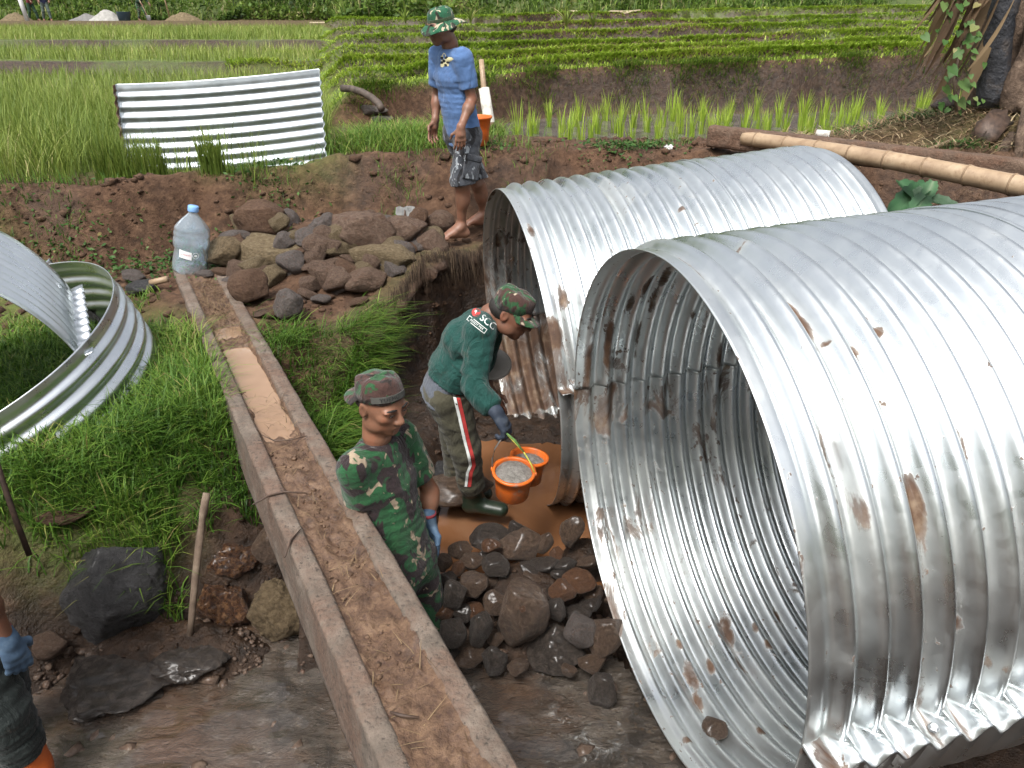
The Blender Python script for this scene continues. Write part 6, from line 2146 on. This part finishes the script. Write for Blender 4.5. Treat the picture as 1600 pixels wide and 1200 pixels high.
hh_ = np.where(((P[:, 1] > 14.2) & (P[:, 1] < 15.8)) | ((P[:, 1] > 20.3) & (P[:, 1] < 22)), .6, 1.)
parts.append(blades(P, RNG.uniform(.22, .42, n) * hh_, .009 * sc_ * RNG.uniform(.8, 1.4, n), RNG.uniform(.15, .8, n), np.clip(.52 + .28 * fbm(P[:, 0] * .5, P[:, 1] * .5, o=3) + RNG.normal(0, .15, n), 0, 1), segs=2))
# sparse stalks in front of the standing plate
def m_fr(x, y): return (np.abs(x + 3.08) < .13) * 1. + (np.abs(x + 2.82) < .10) * .8 + (np.abs(x + 2.33) < .08) * .8 + .10 * ((x > -3.2) & (x < -1.9))
P, mk = scatter(4200, -3.3, -1.6, 6.02, 6.22, m_fr)
n = len(P)
parts.append(blades(P, RNG.uniform(.10, .42, n), RNG.uniform(.006, .010, n), RNG.uniform(.05, .5, n), np.clip(RNG.normal(.35, .2, n), 0, 1)))
join_blades('rice_field', parts, RICE, label='tall yellowish green rice and grass covering the left field', cat='rice', kind='stuff')

# terraces on the right
parts = []
P, mk = scatter(420000, -7, 26, 8.6, 36, None, power=1.6)
k = (np.abs(P[:, 0]) < P[:, 1] * .76 + 1) & (mk['right'] > .12) & (mk['hill'] < .1)
dens = np.clip(.5 * mk['path'] + 1.0 * mk['lipm'] + .55 * mk['bed'] + .04 * mk['riser'] * ss(11.5, 16, P[:, 1]), 0, 1) * (1 - .93 * mk['mud']) * (1 - .45 * mk['path'])
k &= RNG.uniform(0, 1, len(P)) < dens
P = P[k]; lm = mk['lipm'][k]; n = len(P); sc_ = .6 + P[:, 1] / 20
parts.append(blades(P, RNG.uniform(.025, .06, n) * (1 + .5 * lm), .011 * sc_ * RNG.uniform(.8, 1.5, n), RNG.uniform(.3, 1.2, n),
                    np.clip(.44 + .18 * lm + .22 * fbm(P[:, 0] * .35, P[:, 1] * .35, o=3) + RNG.normal(0, .14, n), 0, 1), segs=2))
for k_ in range(1, 7):
    n = 9000
    x = RNG.uniform(-4.5 - .12 * TOFF[k_], 8 + .78 * TOFF[k_], n); y = yk_of(k_, x) + RNG.normal(.02, .07, n)
    P = np.stack([x, y, terrain(x, y)], 1); s_ = .7 + y / 22
    kk_ = RNG.uniform(0, 1, n) < .45 + .55 * ss(-.35, .1, vn(x * .9 + 3 * k_, x * 0 + k_)); P, s_ = P[kk_], s_[kk_]; n = len(P)
    parts.append(blades(P, RNG.uniform(.05, .15, n), .017 * s_ * RNG.uniform(.8, 1.5, n), RNG.uniform(.5, 1.8, n), np.clip(.52 + .25 * vn(P[:, 0] * .7, P[:, 1] * .7) + RNG.normal(0, .15, n), 0, 1), az=RNG.normal(-PI / 2, 1.2, n), segs=2))
join_blades('terrace_grass', parts, YOUNG, label='bright green grass and young rice on the stepped terraces', cat='grass', kind='stuff')
# overgrown edge hanging over the wall behind the paddy
x = RNG.uniform(-2.2, 6.5, 9000)
y = yw_of(x) + (.22 * vn(x * .55, x * 0 + 1.7) + .10 * vn(x * 1.9, x * 0 + 5.1)) * .8 + RNG.normal(0, .10, len(x))
k = RNG.uniform(0, 1, len(x)) < .15 + .85 * ss(-.3, .5, vn(x * 2.6, x * 0 + 2))
x, y = x[k], y[k]; P = np.stack([x, y, terrain(x, y)], 1); n = len(P)
e1_ = blades(P, RNG.uniform(.06, .20, n), RNG.uniform(.007, .013, n), RNG.uniform(.6, 2.0, n), np.clip(RNG.normal(.62, .2, n), 0, 1), az=RNG.normal(-PI / 2, .9, n), segs=2)
join_blades('edge_grass', [e1_], GRASS, label='shaggy grass hanging over the earth wall behind the paddy', cat='grass', kind='stuff')

# rice seedlings planted in the flooded paddy
SEED = []
for i in range(6):
    nb = 26
    r = RNG.uniform(0, .035, nb); a = RNG.uniform(0, 2 * PI, nb)
    P = np.stack([r * np.cos(a), r * np.sin(a), np.zeros(nb)], 1)
    v, q, t, tt = blades(P, RNG.uniform(.16, .33, nb), RNG.uniform(.007, .011, nb), RNG.uniform(.04, .35, nb), np.clip(RNG.normal(.50, .16, nb), 0, 1), az=a + RNG.normal(0, .5, nb))
    tmp = join_blades('rice_seedling', [(v, q, t, tt)], YOUNG)
    SEED.append(tmp)
proto = [o.data for o in SEED]
for o in SEED: bpy.data.objects.remove(o)
rs = random.Random(21); cnt = 0
for j, yy in enumerate((7.95, 8.35, 8.8, 9.3, 9.9)):
    xx = .1 + .1 * j
    while xx < 6.4:
        px_ = xx + rs.uniform(-.07, .07); py_ = yy + .10 * max(0, xx - 2) + rs.uniform(-.08, .08)
        if py_ < float(yw_of(np.array(px_))) - .45:
            o = bpy.data.objects.new('rice_seedling', rs.choice(proto)); COL.objects.link(o)
            o.location = (px_, py_, .595); o.rotation_euler = (0, 0, rs.uniform(0, 6.28)); s_ = rs.uniform(1.0, 1.5); o.scale = (s_, s_, s_ * rs.uniform(.85, 1.15))
            tag(o, 'bright green clump of rice seedlings planted in the flooded paddy', 'rice plant', 'rice seedlings in the flooded paddy'); cnt += 1
        xx += rs.uniform(.24, .40)

# leafy weeds on the left bank and other low broad leaves
def leaves(P, size, tint, up=.5, rng=RNG, asp=.55):
    n = len(P)
    nrm_ = rng.normal(size=(n, 3)); nrm_[:, 2] = np.abs(nrm_[:, 2]) * (1 + up) + up; nrm_ /= np.linalg.norm(nrm_, axis=1)[:, None]
    a = rng.normal(size=(n, 3)); a -= nrm_ * (a * nrm_).sum(1)[:, None]; a /= np.linalg.norm(a, axis=1)[:, None]
    b = np.cross(nrm_, a)
    s = size[:, None]
    V = np.stack([P - a * s * .5, P + b * s * asp * .5 - a * s * .05 - nrm_ * s * .06, P + a * s * .5 - nrm_ * s * .12, P - b * s * asp * .5 - a * s * .05 - nrm_ * s * .06], 1)
    o = (np.arange(n) * 4)[:, None]
    return V.reshape(-1, 3), o + np.arange(4)[None], np.zeros((0, 3), int), np.repeat(np.clip(tint, 0, 1), 4)

parts = []
for (cx, cy, rx, ry, n) in ((-3.0, 5.32, .75, .22, 900), (-2.3, 5.55, .35, .2, 350), (-3.9, 5.25, .5, .2, 350), (-1.9, 6.05, .35, .25, 260), (1.0, 6.85, .35, .18, 700), (-.2, 6.75, .2, .15, 120)):
    x = RNG.normal(cx, rx * .6, n); y = RNG.normal(cy, ry * .6, n)
    P = np.stack([x, y, terrain(x, y) + RNG.uniform(.01, .07, n)], 1)
    parts.append(leaves(P, RNG.uniform(.018, .048, n), RNG.normal(.45, .2, n)))
join_blades('weeds', parts, WEED, label='small leafy weeds spread over the muddy bank face', cat='weeds', kind='stuff')

# hillside growth far behind
n = 80000
x = RNG.uniform(-38, 34, n); y = hill_y(x) + RNG.uniform(0, 1, n) ** 1.6 * 16
hb = fbm(x * .35, y * .35, o=4)
z = terrain(x, y) + np.clip(.25 + 1.3 * hb, 0, 2) * RNG.uniform(.1, 1, n)
parts = [leaves(np.stack([x, y, z], 1), RNG.uniform(.14, .36, n), np.clip(.45 + .55 * fbm(x * .5 + 9, y * .5 + z, o=3) + RNG.normal(0, .16, n), 0, 1), up=.2)]
P2 = np.stack([x, y, z], 1)[::3]; m_ = len(P2)
bl = blades(P2, RNG.uniform(.3, .9, m_), RNG.uniform(.03, .07, m_), RNG.uniform(.2, 1.2, m_), np.clip(RNG.normal(.55, .25, m_), 0, 1), segs=2)
join_blades('hillside_bushes', parts + [bl], BUSH, label='dense wild bushes and grass covering the hillside behind the terraces', cat='bushes', kind='stuff')

# pale footpath under the hillside
xs = np.linspace(-8.5, 5.5, 200); pv = []
for w_ in (-.16, 0, .16):
    yy = 36.2 + .05 * xs + .25 * vn(xs * .3, xs * 0) + w_
    pv.append(np.stack([xs, yy, terrain(xs, yy) + .05 + (.04 if w_ == 0 else 0)], 1))
V = np.concatenate(pv); id_ = np.arange(600).reshape(3, 200)
Q = np.concatenate([np.stack([id_[j, :-1], id_[j, 1:], id_[j + 1, 1:], id_[j + 1, :-1]], 1) for j in (0, 1)])
tag(obj('path', V, Q, mat_simple('dry_earth_path', [(.3, (.20, .15, .10)), (.6, (.34, .28, .19)), (.8, (.10, .12, .04))], 2.5, .95, .5)), kind='structure')

# young plants standing on the terraces
def young_plant(px, py, Y, hgt, label):
    p = far(px, py, Y); t = empty('young_plant', p, label, 'plant', 'young plants on the terraces')
    v, f = tube([p, p + Vector((.02, 0, hgt * .35))], [.035, .02], 8); obj('stem', v, f, WOOD_G, t)
    n = 22; P = np.tile(np.array(p + Vector((.01, 0, hgt * .25))), (n, 1))
    v, q, tr, tt = blades(P, RNG.uniform(.5, .9, n) * hgt, RNG.uniform(.05, .085, n) * hgt, RNG.uniform(.1, 1., n), np.clip(RNG.normal(.5, .2, n), 0, 1), segs=4)
    o = join_blades('leaves', [(v - np.array(p), q, tr, tt)], RICE); o.parent = t
young_plant(633, 32, 30, 1.0, 'young spiky plant on the terrace just left of the hat of the man in blue')
young_plant(735, 32, 28, .9, 'young pale plant on the terrace just right of the hat of the man in blue')
young_plant(885, 33, 24, .95, 'young plant on the terrace, left one of the pair above the far pipe')
young_plant(927, 27, 26, .85, 'young plant on the terrace, right one of the pair above the far pipe')

# dead banana clump at the right edge
tb = at(1560, 172, 7.4); tb.z = float(terrain(tb.x, tb.y))
bn = empty('banana_plant', tb, 'old dark banana trunk with dry hanging leaves at the right edge', 'banana plant')
SHEATH = mat_simple('dry_banana_sheath', [(.3, (.030, .019, .013)), (.48, (.085, .056, .038)), (.62, (.15, .105, .075)), (.8, (.22, .165, .12))], 9, .85, 1., 22, .03)
SHEATH_D = mat_simple('black_banana_sheath', [(.3, (.010, .011, .014)), (.55, (.028, .030, .036)), (.8, (.085, .065, .05))], 7, .5, 1., 18, .03)
def btrunk(p0, p1, r0, r1, mat, nm, flat=.8, seed=0):
    pts = [p0.lerp(p1, i / 14) + Vector((.03 * math.sin(i * .5 + seed), 0, 0)) for i in range(15)]
    v, f = tube(pts, [r0 + (r1 - r0) * (i / 14) ** .8 for i in range(15)], 18, wob=.10, seed=seed)
    obj(nm, v, f, mat, bn)
top = at(1585, -330, 7.4)
btrunk(tb + Vector((0, .05, -.05)), top + Vector((.1, .1, 0)), .27, .17, SHEATH, 'trunk', seed=1)
btrunk(at(1545, 165, 7.22), at(1598, -140, 7.25), .135, .10, SHEATH_D, 'dark_sheath', seed=2)
btrunk(at(1585, 172, 7.05), at(1618, 30, 7.1), .12, .075, SHEATH, 'leaf_base', seed=3)
btrunk(at(1655, 185, 7.2), at(1640, -140, 7.2), .15, .11, SHEATH_D, 'dark_sheath', seed=4)
for i in range(30):     # dry leaves hanging along the trunk
    r_ = random.Random(100 + i)
    xx = r_.uniform(1505, 1600); a_ = at(xx, r_.uniform(-170, 20), 7.25 - r_.uniform(0, .3))
    ln = r_.uniform(.45, .95); wd = r_.uniform(.012, .055)
    V, F_ = [], []; kx_ = r_.uniform(.5, 1.)
    for j in range(9):
        t_ = j / 8
        c_ = a_ + Vector((-.30 * t_ * kx_ - .05, -.06 * math.sin(t_ * 3), -ln * t_))
        ww = wd * (math.sin(PI * min(1, t_ * .9 + .1)) + .15)
        ang = t_ * .9 + i * .3
        V += [c_ - Vector((math.cos(ang), math.sin(ang), 0)) * ww, c_ + Vector((0, 0, .015)), c_ + Vector((math.cos(ang), math.sin(ang), 0)) * ww]
    for j in range(8): F_ += [(3 * j, 3 * j + 1, 3 * j + 4, 3 * j + 3), (3 * j + 1, 3 * j + 2, 3 * j + 5, 3 * j + 4)]
    o = obj('dry_leaf', V, F_, DRY, bn); vattr(o, 'tint', np.clip(np.full(len(V), r_.uniform(.1, .8)), 0, 1))
# creeper climbing beside it
cr = empty('creeper', at(1500, 160, 7.0), 'green creeper with heart shaped leaves climbing beside the banana trunk', 'creeper')
v, f = tube([at(1495, 175, 6.95), at(1490, 120, 6.95), at(1503, 70, 7.0), at(1520, 20, 7.0), at(1535, -40, 7.0)], [.012] * 5, 8); obj('stem', v, f, WOOD_G, cr)
LV = []
for i in range(60):
    r_ = random.Random(300 + i)
    big = i < 14
    c_ = at(r_.gauss(1500, 22) if i > 5 else (1497, 1508, 1490, 1515, 1480, 1503)[i], (r_.uniform(-30, 175) if i > 5 else (82, 132, 108, 60, 140, 160)[i]), 6.9 - r_.uniform(-.1, .15))
    s_ = r_.uniform(.06, .11) if big else r_.uniform(.03, .06)
    nn = Vector((r_.uniform(-.5, .3), -1, r_.uniform(.2, 1.2))).normalized(); ex, ey, _ = frame(nn); ro = r_.uniform(-.7, .7)
    ax_, ay_ = ex * math.cos(ro) + ey * math.sin(ro), ey * math.cos(ro) - ex * math.sin(ro)
    shp = [(0, .35), (.30, .55), (.52, .30), (.42, -.15), (0, -.85), (-.42, -.15), (-.52, .30), (-.30, .55)]
    V = [c_ - nn * s_ * .12] + [c_ + (ax_ * x_ + ay_ * y_) * s_ - nn * (.10 * s_ * abs(x_)) for x_, y_ in shp]
    o = obj('leaf', V, [(0, 1 + k, 1 + (k + 1) % 8) for k in range(8)], WEED, cr); vattr(o, 'tint', np.full(9, r_.uniform(.35, .95)))
# rotten stump in front of the banana plant
v, f = tube([at(1535, 222, 6.65), at(1545, 205, 6.75), at(1560, 190, 6.9)], [.10, .12, .10], 18, wob=.5, seed=8)
obj0('rotten_stump', v, f, WOOD_D, label='black rotten banana stump in front of the trunk at the right edge', cat='stump')
for i, (a, b, c, lab) in enumerate((((1552, 262), (1568, 235), (1582, 215), 'curled pale dead leaf stalk below the black stump'), ((1590, 250), (1597, 215), (1606, 170), 'thick pale dead leaf stalk at the right edge below the trunk'))):
    v, f = tube([at(*a, 6.35), at(*b, 6.5), at(*c, 6.7)], [.03, .045, .05], 12, wob=.3, seed=i)
    obj0('dead_stalk', v, f, SHEATH, label=lab, cat='stalk')

# cut banana leaves lying behind the far pipe
def big_leaf(pts, wid, label, fold=.55, tint=.6):
    V, F_ = [], []
    n = len(pts) - 1; m = 16
    res = [Vector(pts[int(i * n / m)]).lerp(Vector(pts[min(int(i * n / m) + 1, n)]), i * n / m - int(i * n / m)) for i in range(m + 1)]
    for j, c_ in enumerate(res):
        t_ = j / m; d_ = (res[min(j + 1, m)] - res[max(j - 1, 0)]).normalized(); s_ = d_.cross(Vector((0, -.5, 1))).normalized(); u_ = s_.cross(d_)
        ww = wid * (math.sin(PI * (.10 + .90 * t_)) ** .7 + .02) * (1 + .10 * math.sin(j * 2.3))
        V += [c_ - s_ * ww + u_ * ww * fold, c_ - s_ * ww * .5 + u_ * ww * fold * .42, c_, c_ + s_ * ww * .5 + u_ * ww * fold * .42, c_ + s_ * ww + u_ * ww * fold]
    for j in range(m):
        for k in range(4): F_.append((5 * j + k, 5 * j + k + 1, 5 * j + 6 + k, 5 * j + 5 + k))
    o = obj0('banana_leaf', V, F_, BLEAF, smooth=False, label=label, cat='leaf', group='cut banana leaves')
    vattr(o, 'tint', np.tile([tint - .1, tint, min(1, tint + .25), tint, tint - .1], m + 1))
BLEAF = leaf_mat('banana_leaf_green', (.015, .050, .018), (.045, .125, .050), (.095, .19, .095), (.20, .27, .17), .45, .25)
big_leaf([at(1448, 288, 5.95), at(1418, 315, 5.75), at(1378, 350, 5.5)], .085, 'cut banana leaf drooping towards the end of the far pipe', tint=.45)
big_leaf([at(1405, 283, 6.0), at(1420, 300, 5.85), at(1450, 330, 5.7)], .075, 'dull green piece of banana leaf right under the bamboo pole', tint=.40)
big_leaf([at(1458, 283, 5.9), at(1450, 302, 5.8), at(1434, 325, 5.7)], .05, 'pale fresh piece of banana leaf standing upright in the cuttings', tint=.75)
big_leaf([at(1446, 306, 5.75), at(1434, 326, 5.62), at(1416, 352, 5.45)], .07, 'pale green banana leaf hanging down in the middle of the cuttings', tint=.65)
big_leaf([at(1440, 312, 5.8), at(1470, 318, 5.75), at(1512, 334, 5.65)], .06, 'dark green banana leaf pointing right among the cuttings', tint=.42)

# litter, straw and cut greens on the right bank; straw on the channel
def litter(n, x0, x1, y0, y1, mask, lr, wr, lift=.02):
    P, mk = scatter(n, x0, x1, y0, y1, mask); n = len(P)
    P[:, 2] += RNG.uniform(0, lift, n)
    return blades(P, RNG.uniform(*lr, n) * .35, RNG.uniform(*wr, n), RNG.uniform(2., 4.5, n), RNG.uniform(.1, 1, n), droop=.35)
m_deb = lambda x, y: (ss(2.3, 3.0, x + .3 * vn(x * 2, y * 2)) * ss(6.35, 6.6, y) * (1 - ss(8.2, 9.0, y - .15 * (x - 4))) * (1 - ss(5.6, 6.2, x)))
join_blades('leaf_litter', [litter(9000, 2.0, 6.2, 6.2, 9.2, m_deb, (.05, .22), (.006, .018), .06)], DRY, label='dry stalks and leaf litter heaped behind the wooden beam', cat='leaf litter', kind='stuff')
P, mk = scatter(14000, 2.0, 6.2, 6.3, 9.4, lambda x, y: m_deb(x, y) * ss(-.05, .35, fbm(x * 1.6 + 3, y * 1.6, o=2) + .12)); n = len(P)
join_blades('cut_greens', [blades(P, RNG.uniform(.05, .18, n), RNG.uniform(.006, .014, n), RNG.uniform(.6, 2.2, n), np.clip(RNG.normal(.35, .2, n), 0, 1)),
     leaves(P[::4] + V3(0, 0, .05), RNG.uniform(.03, .08, len(P[::4])), RNG.normal(.45, .2, len(P[::4])))], WEED, label='cut green grass and leaves lying behind the wooden beam', cat='cut grass', kind='stuff')
# under the pole, behind the far pipe
P, mk = scatter(2500, 2.0, 5.0, 5.2, 6.6, lambda x, y: np.full(x.shape, .9)); n = len(P)
join_blades('bank_straw', [blades(P, RNG.uniform(.03, .10, n), RNG.uniform(.004, .010, n), RNG.uniform(1.2, 3.5, n), RNG.uniform(.0, .9, n), droop=.4)], DRY, label='straw and roots on the bank under the bamboo pole', cat='straw', kind='stuff')

def ch_pt(t, s, u): return np.array(CH_A)[None] + t[:, None] * A1 + s[:, None] * A2 + u[:, None] * A3
def ch_straw(n, t0, t1, lr):
    t = RNG.uniform(t0, t1, n); s = RNG.uniform(-.09, .09, n); P = ch_pt(t, s, np.full(n, -.022) + RNG.uniform(0, .015, n))
    return blades(P, RNG.uniform(*lr, n) * .25, RNG.uniform(.0025, .005, n), RNG.uniform(2, 5, n), RNG.uniform(0, .75, n), droop=.25)
join_blades('straw', [ch_straw(420, .35, 1.25, (.05, .16)), ch_straw(60, 1.25, 1.5, (.06, .16)), ch_straw(60, 2.2, 2.6, (.05, .14)), ch_straw(160, 2.6, 4.9, (.04, .12))], DRY,
            label='wet straw lying in the mud of the concrete channel', cat='straw', kind='stuff')
def twig(pix, r, label, Yf=None):
    pts = []
    for x, y in pix:
        d = ray(x, y); o3 = np.array([0, 0, CAM_H])
        # meet the plane of the channel top
        nn = np.array(cup); t = ((np.array(CH_A) - o3) @ nn + .004) / (d @ nn); pts.append(Vector((o3 + d * t).tolist()) + Vector((0, 0, r)))
    v, f = tube(pts, [r * .7] + [r] * (len(pts) - 2) + [r * .5], 8, wob=.3)
    obj0('twig', v, f, WOOD_D, label=label, cat='twig', group='twigs on the channel')
twig([(395, 790), (420, 776), (445, 770), (480, 772)], .0045, 'dark crooked twig lying across the rim in the middle of the channel')
twig([(445, 872), (455, 845), (470, 828)], .004, 'reddish curved twig hanging over the left rim of the channel')
twig([(480, 682), (455, 688), (430, 690), (408, 680)], .003, 'thin pale root across the puddle end of the channel')
twig([(610, 1115), (625, 1120), (655, 1124)], .006, 'short flat splinter in the mud near the close end of the channel')

# roots and dead grass hanging from the undercut bank
x = RNG.uniform(-.95, -.22, 900); y = np.interp(x, [-1.1, -1.02, -.92, -.72, -.42, -.2], [3.85, 4.5, 4.86, 5.2, 5.5, 5.72]) - .10 + RNG.normal(0, .03, 900)
z = terrain(x - .2, y + .22) + RNG.uniform(-.05, .03, 900); x = x + .09
n = 900; P = np.stack([x, y, z], 1)
hg = RNG.uniform(.06, .26, n)
rt_ = blades(P, hg * .3, RNG.uniform(.003, .006, n), RNG.uniform(.5, 2., n), RNG.uniform(.0, .65, n), az=RNG.normal(-1.0, .6, n))
v = rt_[0].reshape(n, -1, 3)
for i in range(v.shape[1]):
    t_ = min(1., (i // 2) / 3); v[:, i, 2] = P[:, 2] + .02 * math.sin(PI * t_) - hg * t_ ** 1.6
join_blades('hanging_roots', [(v.reshape(-1, 3), *rt_[1:])], ROOT, label='dead roots hanging from the undercut earth bank', cat='roots', kind='stuff')

# clods of mud strewn over the banks
def clods(n, sampler, smin, smax):
    bm = bmesh.new(); bmesh.ops.create_icosphere(bm, subdivisions=1, radius=1); bm.verts.index_update()
    D = np.array([v.co[:] for v in bm.verts]); F_ = np.array([[v.index for v in f.verts] for f in bm.faces]); bm.free()
    P = sampler(n); n = len(P); k = len(D)
    s = smin * (smax / smin) ** (RNG.uniform(0, 1, n) ** 2.2)
    ang = RNG.uniform(0, 2 * PI, n); ca, sa = np.cos(ang), np.sin(ang)
    Q = D[None] * (1 + RNG.normal(0, .22, (n, k, 1))) * (s[:, None, None] * np.array([1, .8, .6])[None, None])
    R = np.stack([Q[..., 0] * ca[:, None] - Q[..., 1] * sa[:, None], Q[..., 0] * sa[:, None] + Q[..., 1] * ca[:, None], Q[..., 2]], -1)
    V = R + P[:, None]
    return V.reshape(-1, 3), (F_[None] + (np.arange(n) * k)[:, None, None]).reshape(-1, 3)
def s_bank(n):
    x = RNG.uniform(-4.2, 3.0, n); y = RNG.uniform(4.2, 7.9, n)
    k = RNG.uniform(0, 1, n) < .15 + .85 * ss(-.1, .35, fbm(x * 1.8 + 7, y * 1.8, o=3)); x, y = x[k], y[k]
    z, mk = terrain(x, y, full=True); k = (mk['left'] * ss(5.9, 6.3, y) < .3) & (z > -.3)
    return np.stack([x, y, z], 1)[k]
def s_pit(n):
    x = RNG.uniform(-2.1, .35, n); y = RNG.uniform(2.3, 5.4, n); z, mk = terrain(x, y, full=True)
    k = (mk['pit'] > .08) & (z > -.84)
    return np.stack([x, y, z], 1)[k]
def s_ch(n):
    t = RNG.uniform(.3, CL - .05, n); k = (t < 1.1) | (t > 2.75); t = t[k]; s = RNG.uniform(-.092, .092, len(t))
    return ch_pt(t, s, np.full(len(t), -.024))
V1, F1 = clods(11000, s_bank, .008, .055); V2, F2 = clods(1800, s_pit, .006, .03)
o = obj('mud_clods', np.concatenate([V1, V2]), np.concatenate([F1, F2 + len(V1)]), SOIL)
vattr(o, 'wet', np.concatenate([np.full(len(V1), .1), np.full(len(V2), .8)])); vattr(o, 'green', np.zeros(len(V1) + len(V2))); vattr(o, 'hill', np.zeros(len(V1) + len(V2)))
tag(o, 'loose clods of brown mud strewn over the banks', 'mud', kind='stuff')
V3_, F3_ = clods(900, s_ch, .004, .014)
tag(obj('channel_crumbs', V3_, F3_, CHMUD), 'crumbs of mud lying in the concrete channel', 'mud', kind='stuff')

def s_stream(n):
    x = RNG.uniform(-2.6, .7, n); y = RNG.uniform(1.5, 3.0, n); z, mk = terrain(x, y, full=True)
    k = (mk['pit'] > .35) & (z < -.78)
    k &= RNG.uniform(0, 1, len(x)) < .08 + .92 * ss(-.935, -.87, z)
    return np.stack([x, y, np.maximum(z, -.872)], 1)[k]
V4, F4 = clods(5200, s_stream, .008, .050)
tag(obj('gravel', V4, F4, R_WETB), 'wet gravel and pebbles along the edges of the stream', 'gravel', kind='stuff')
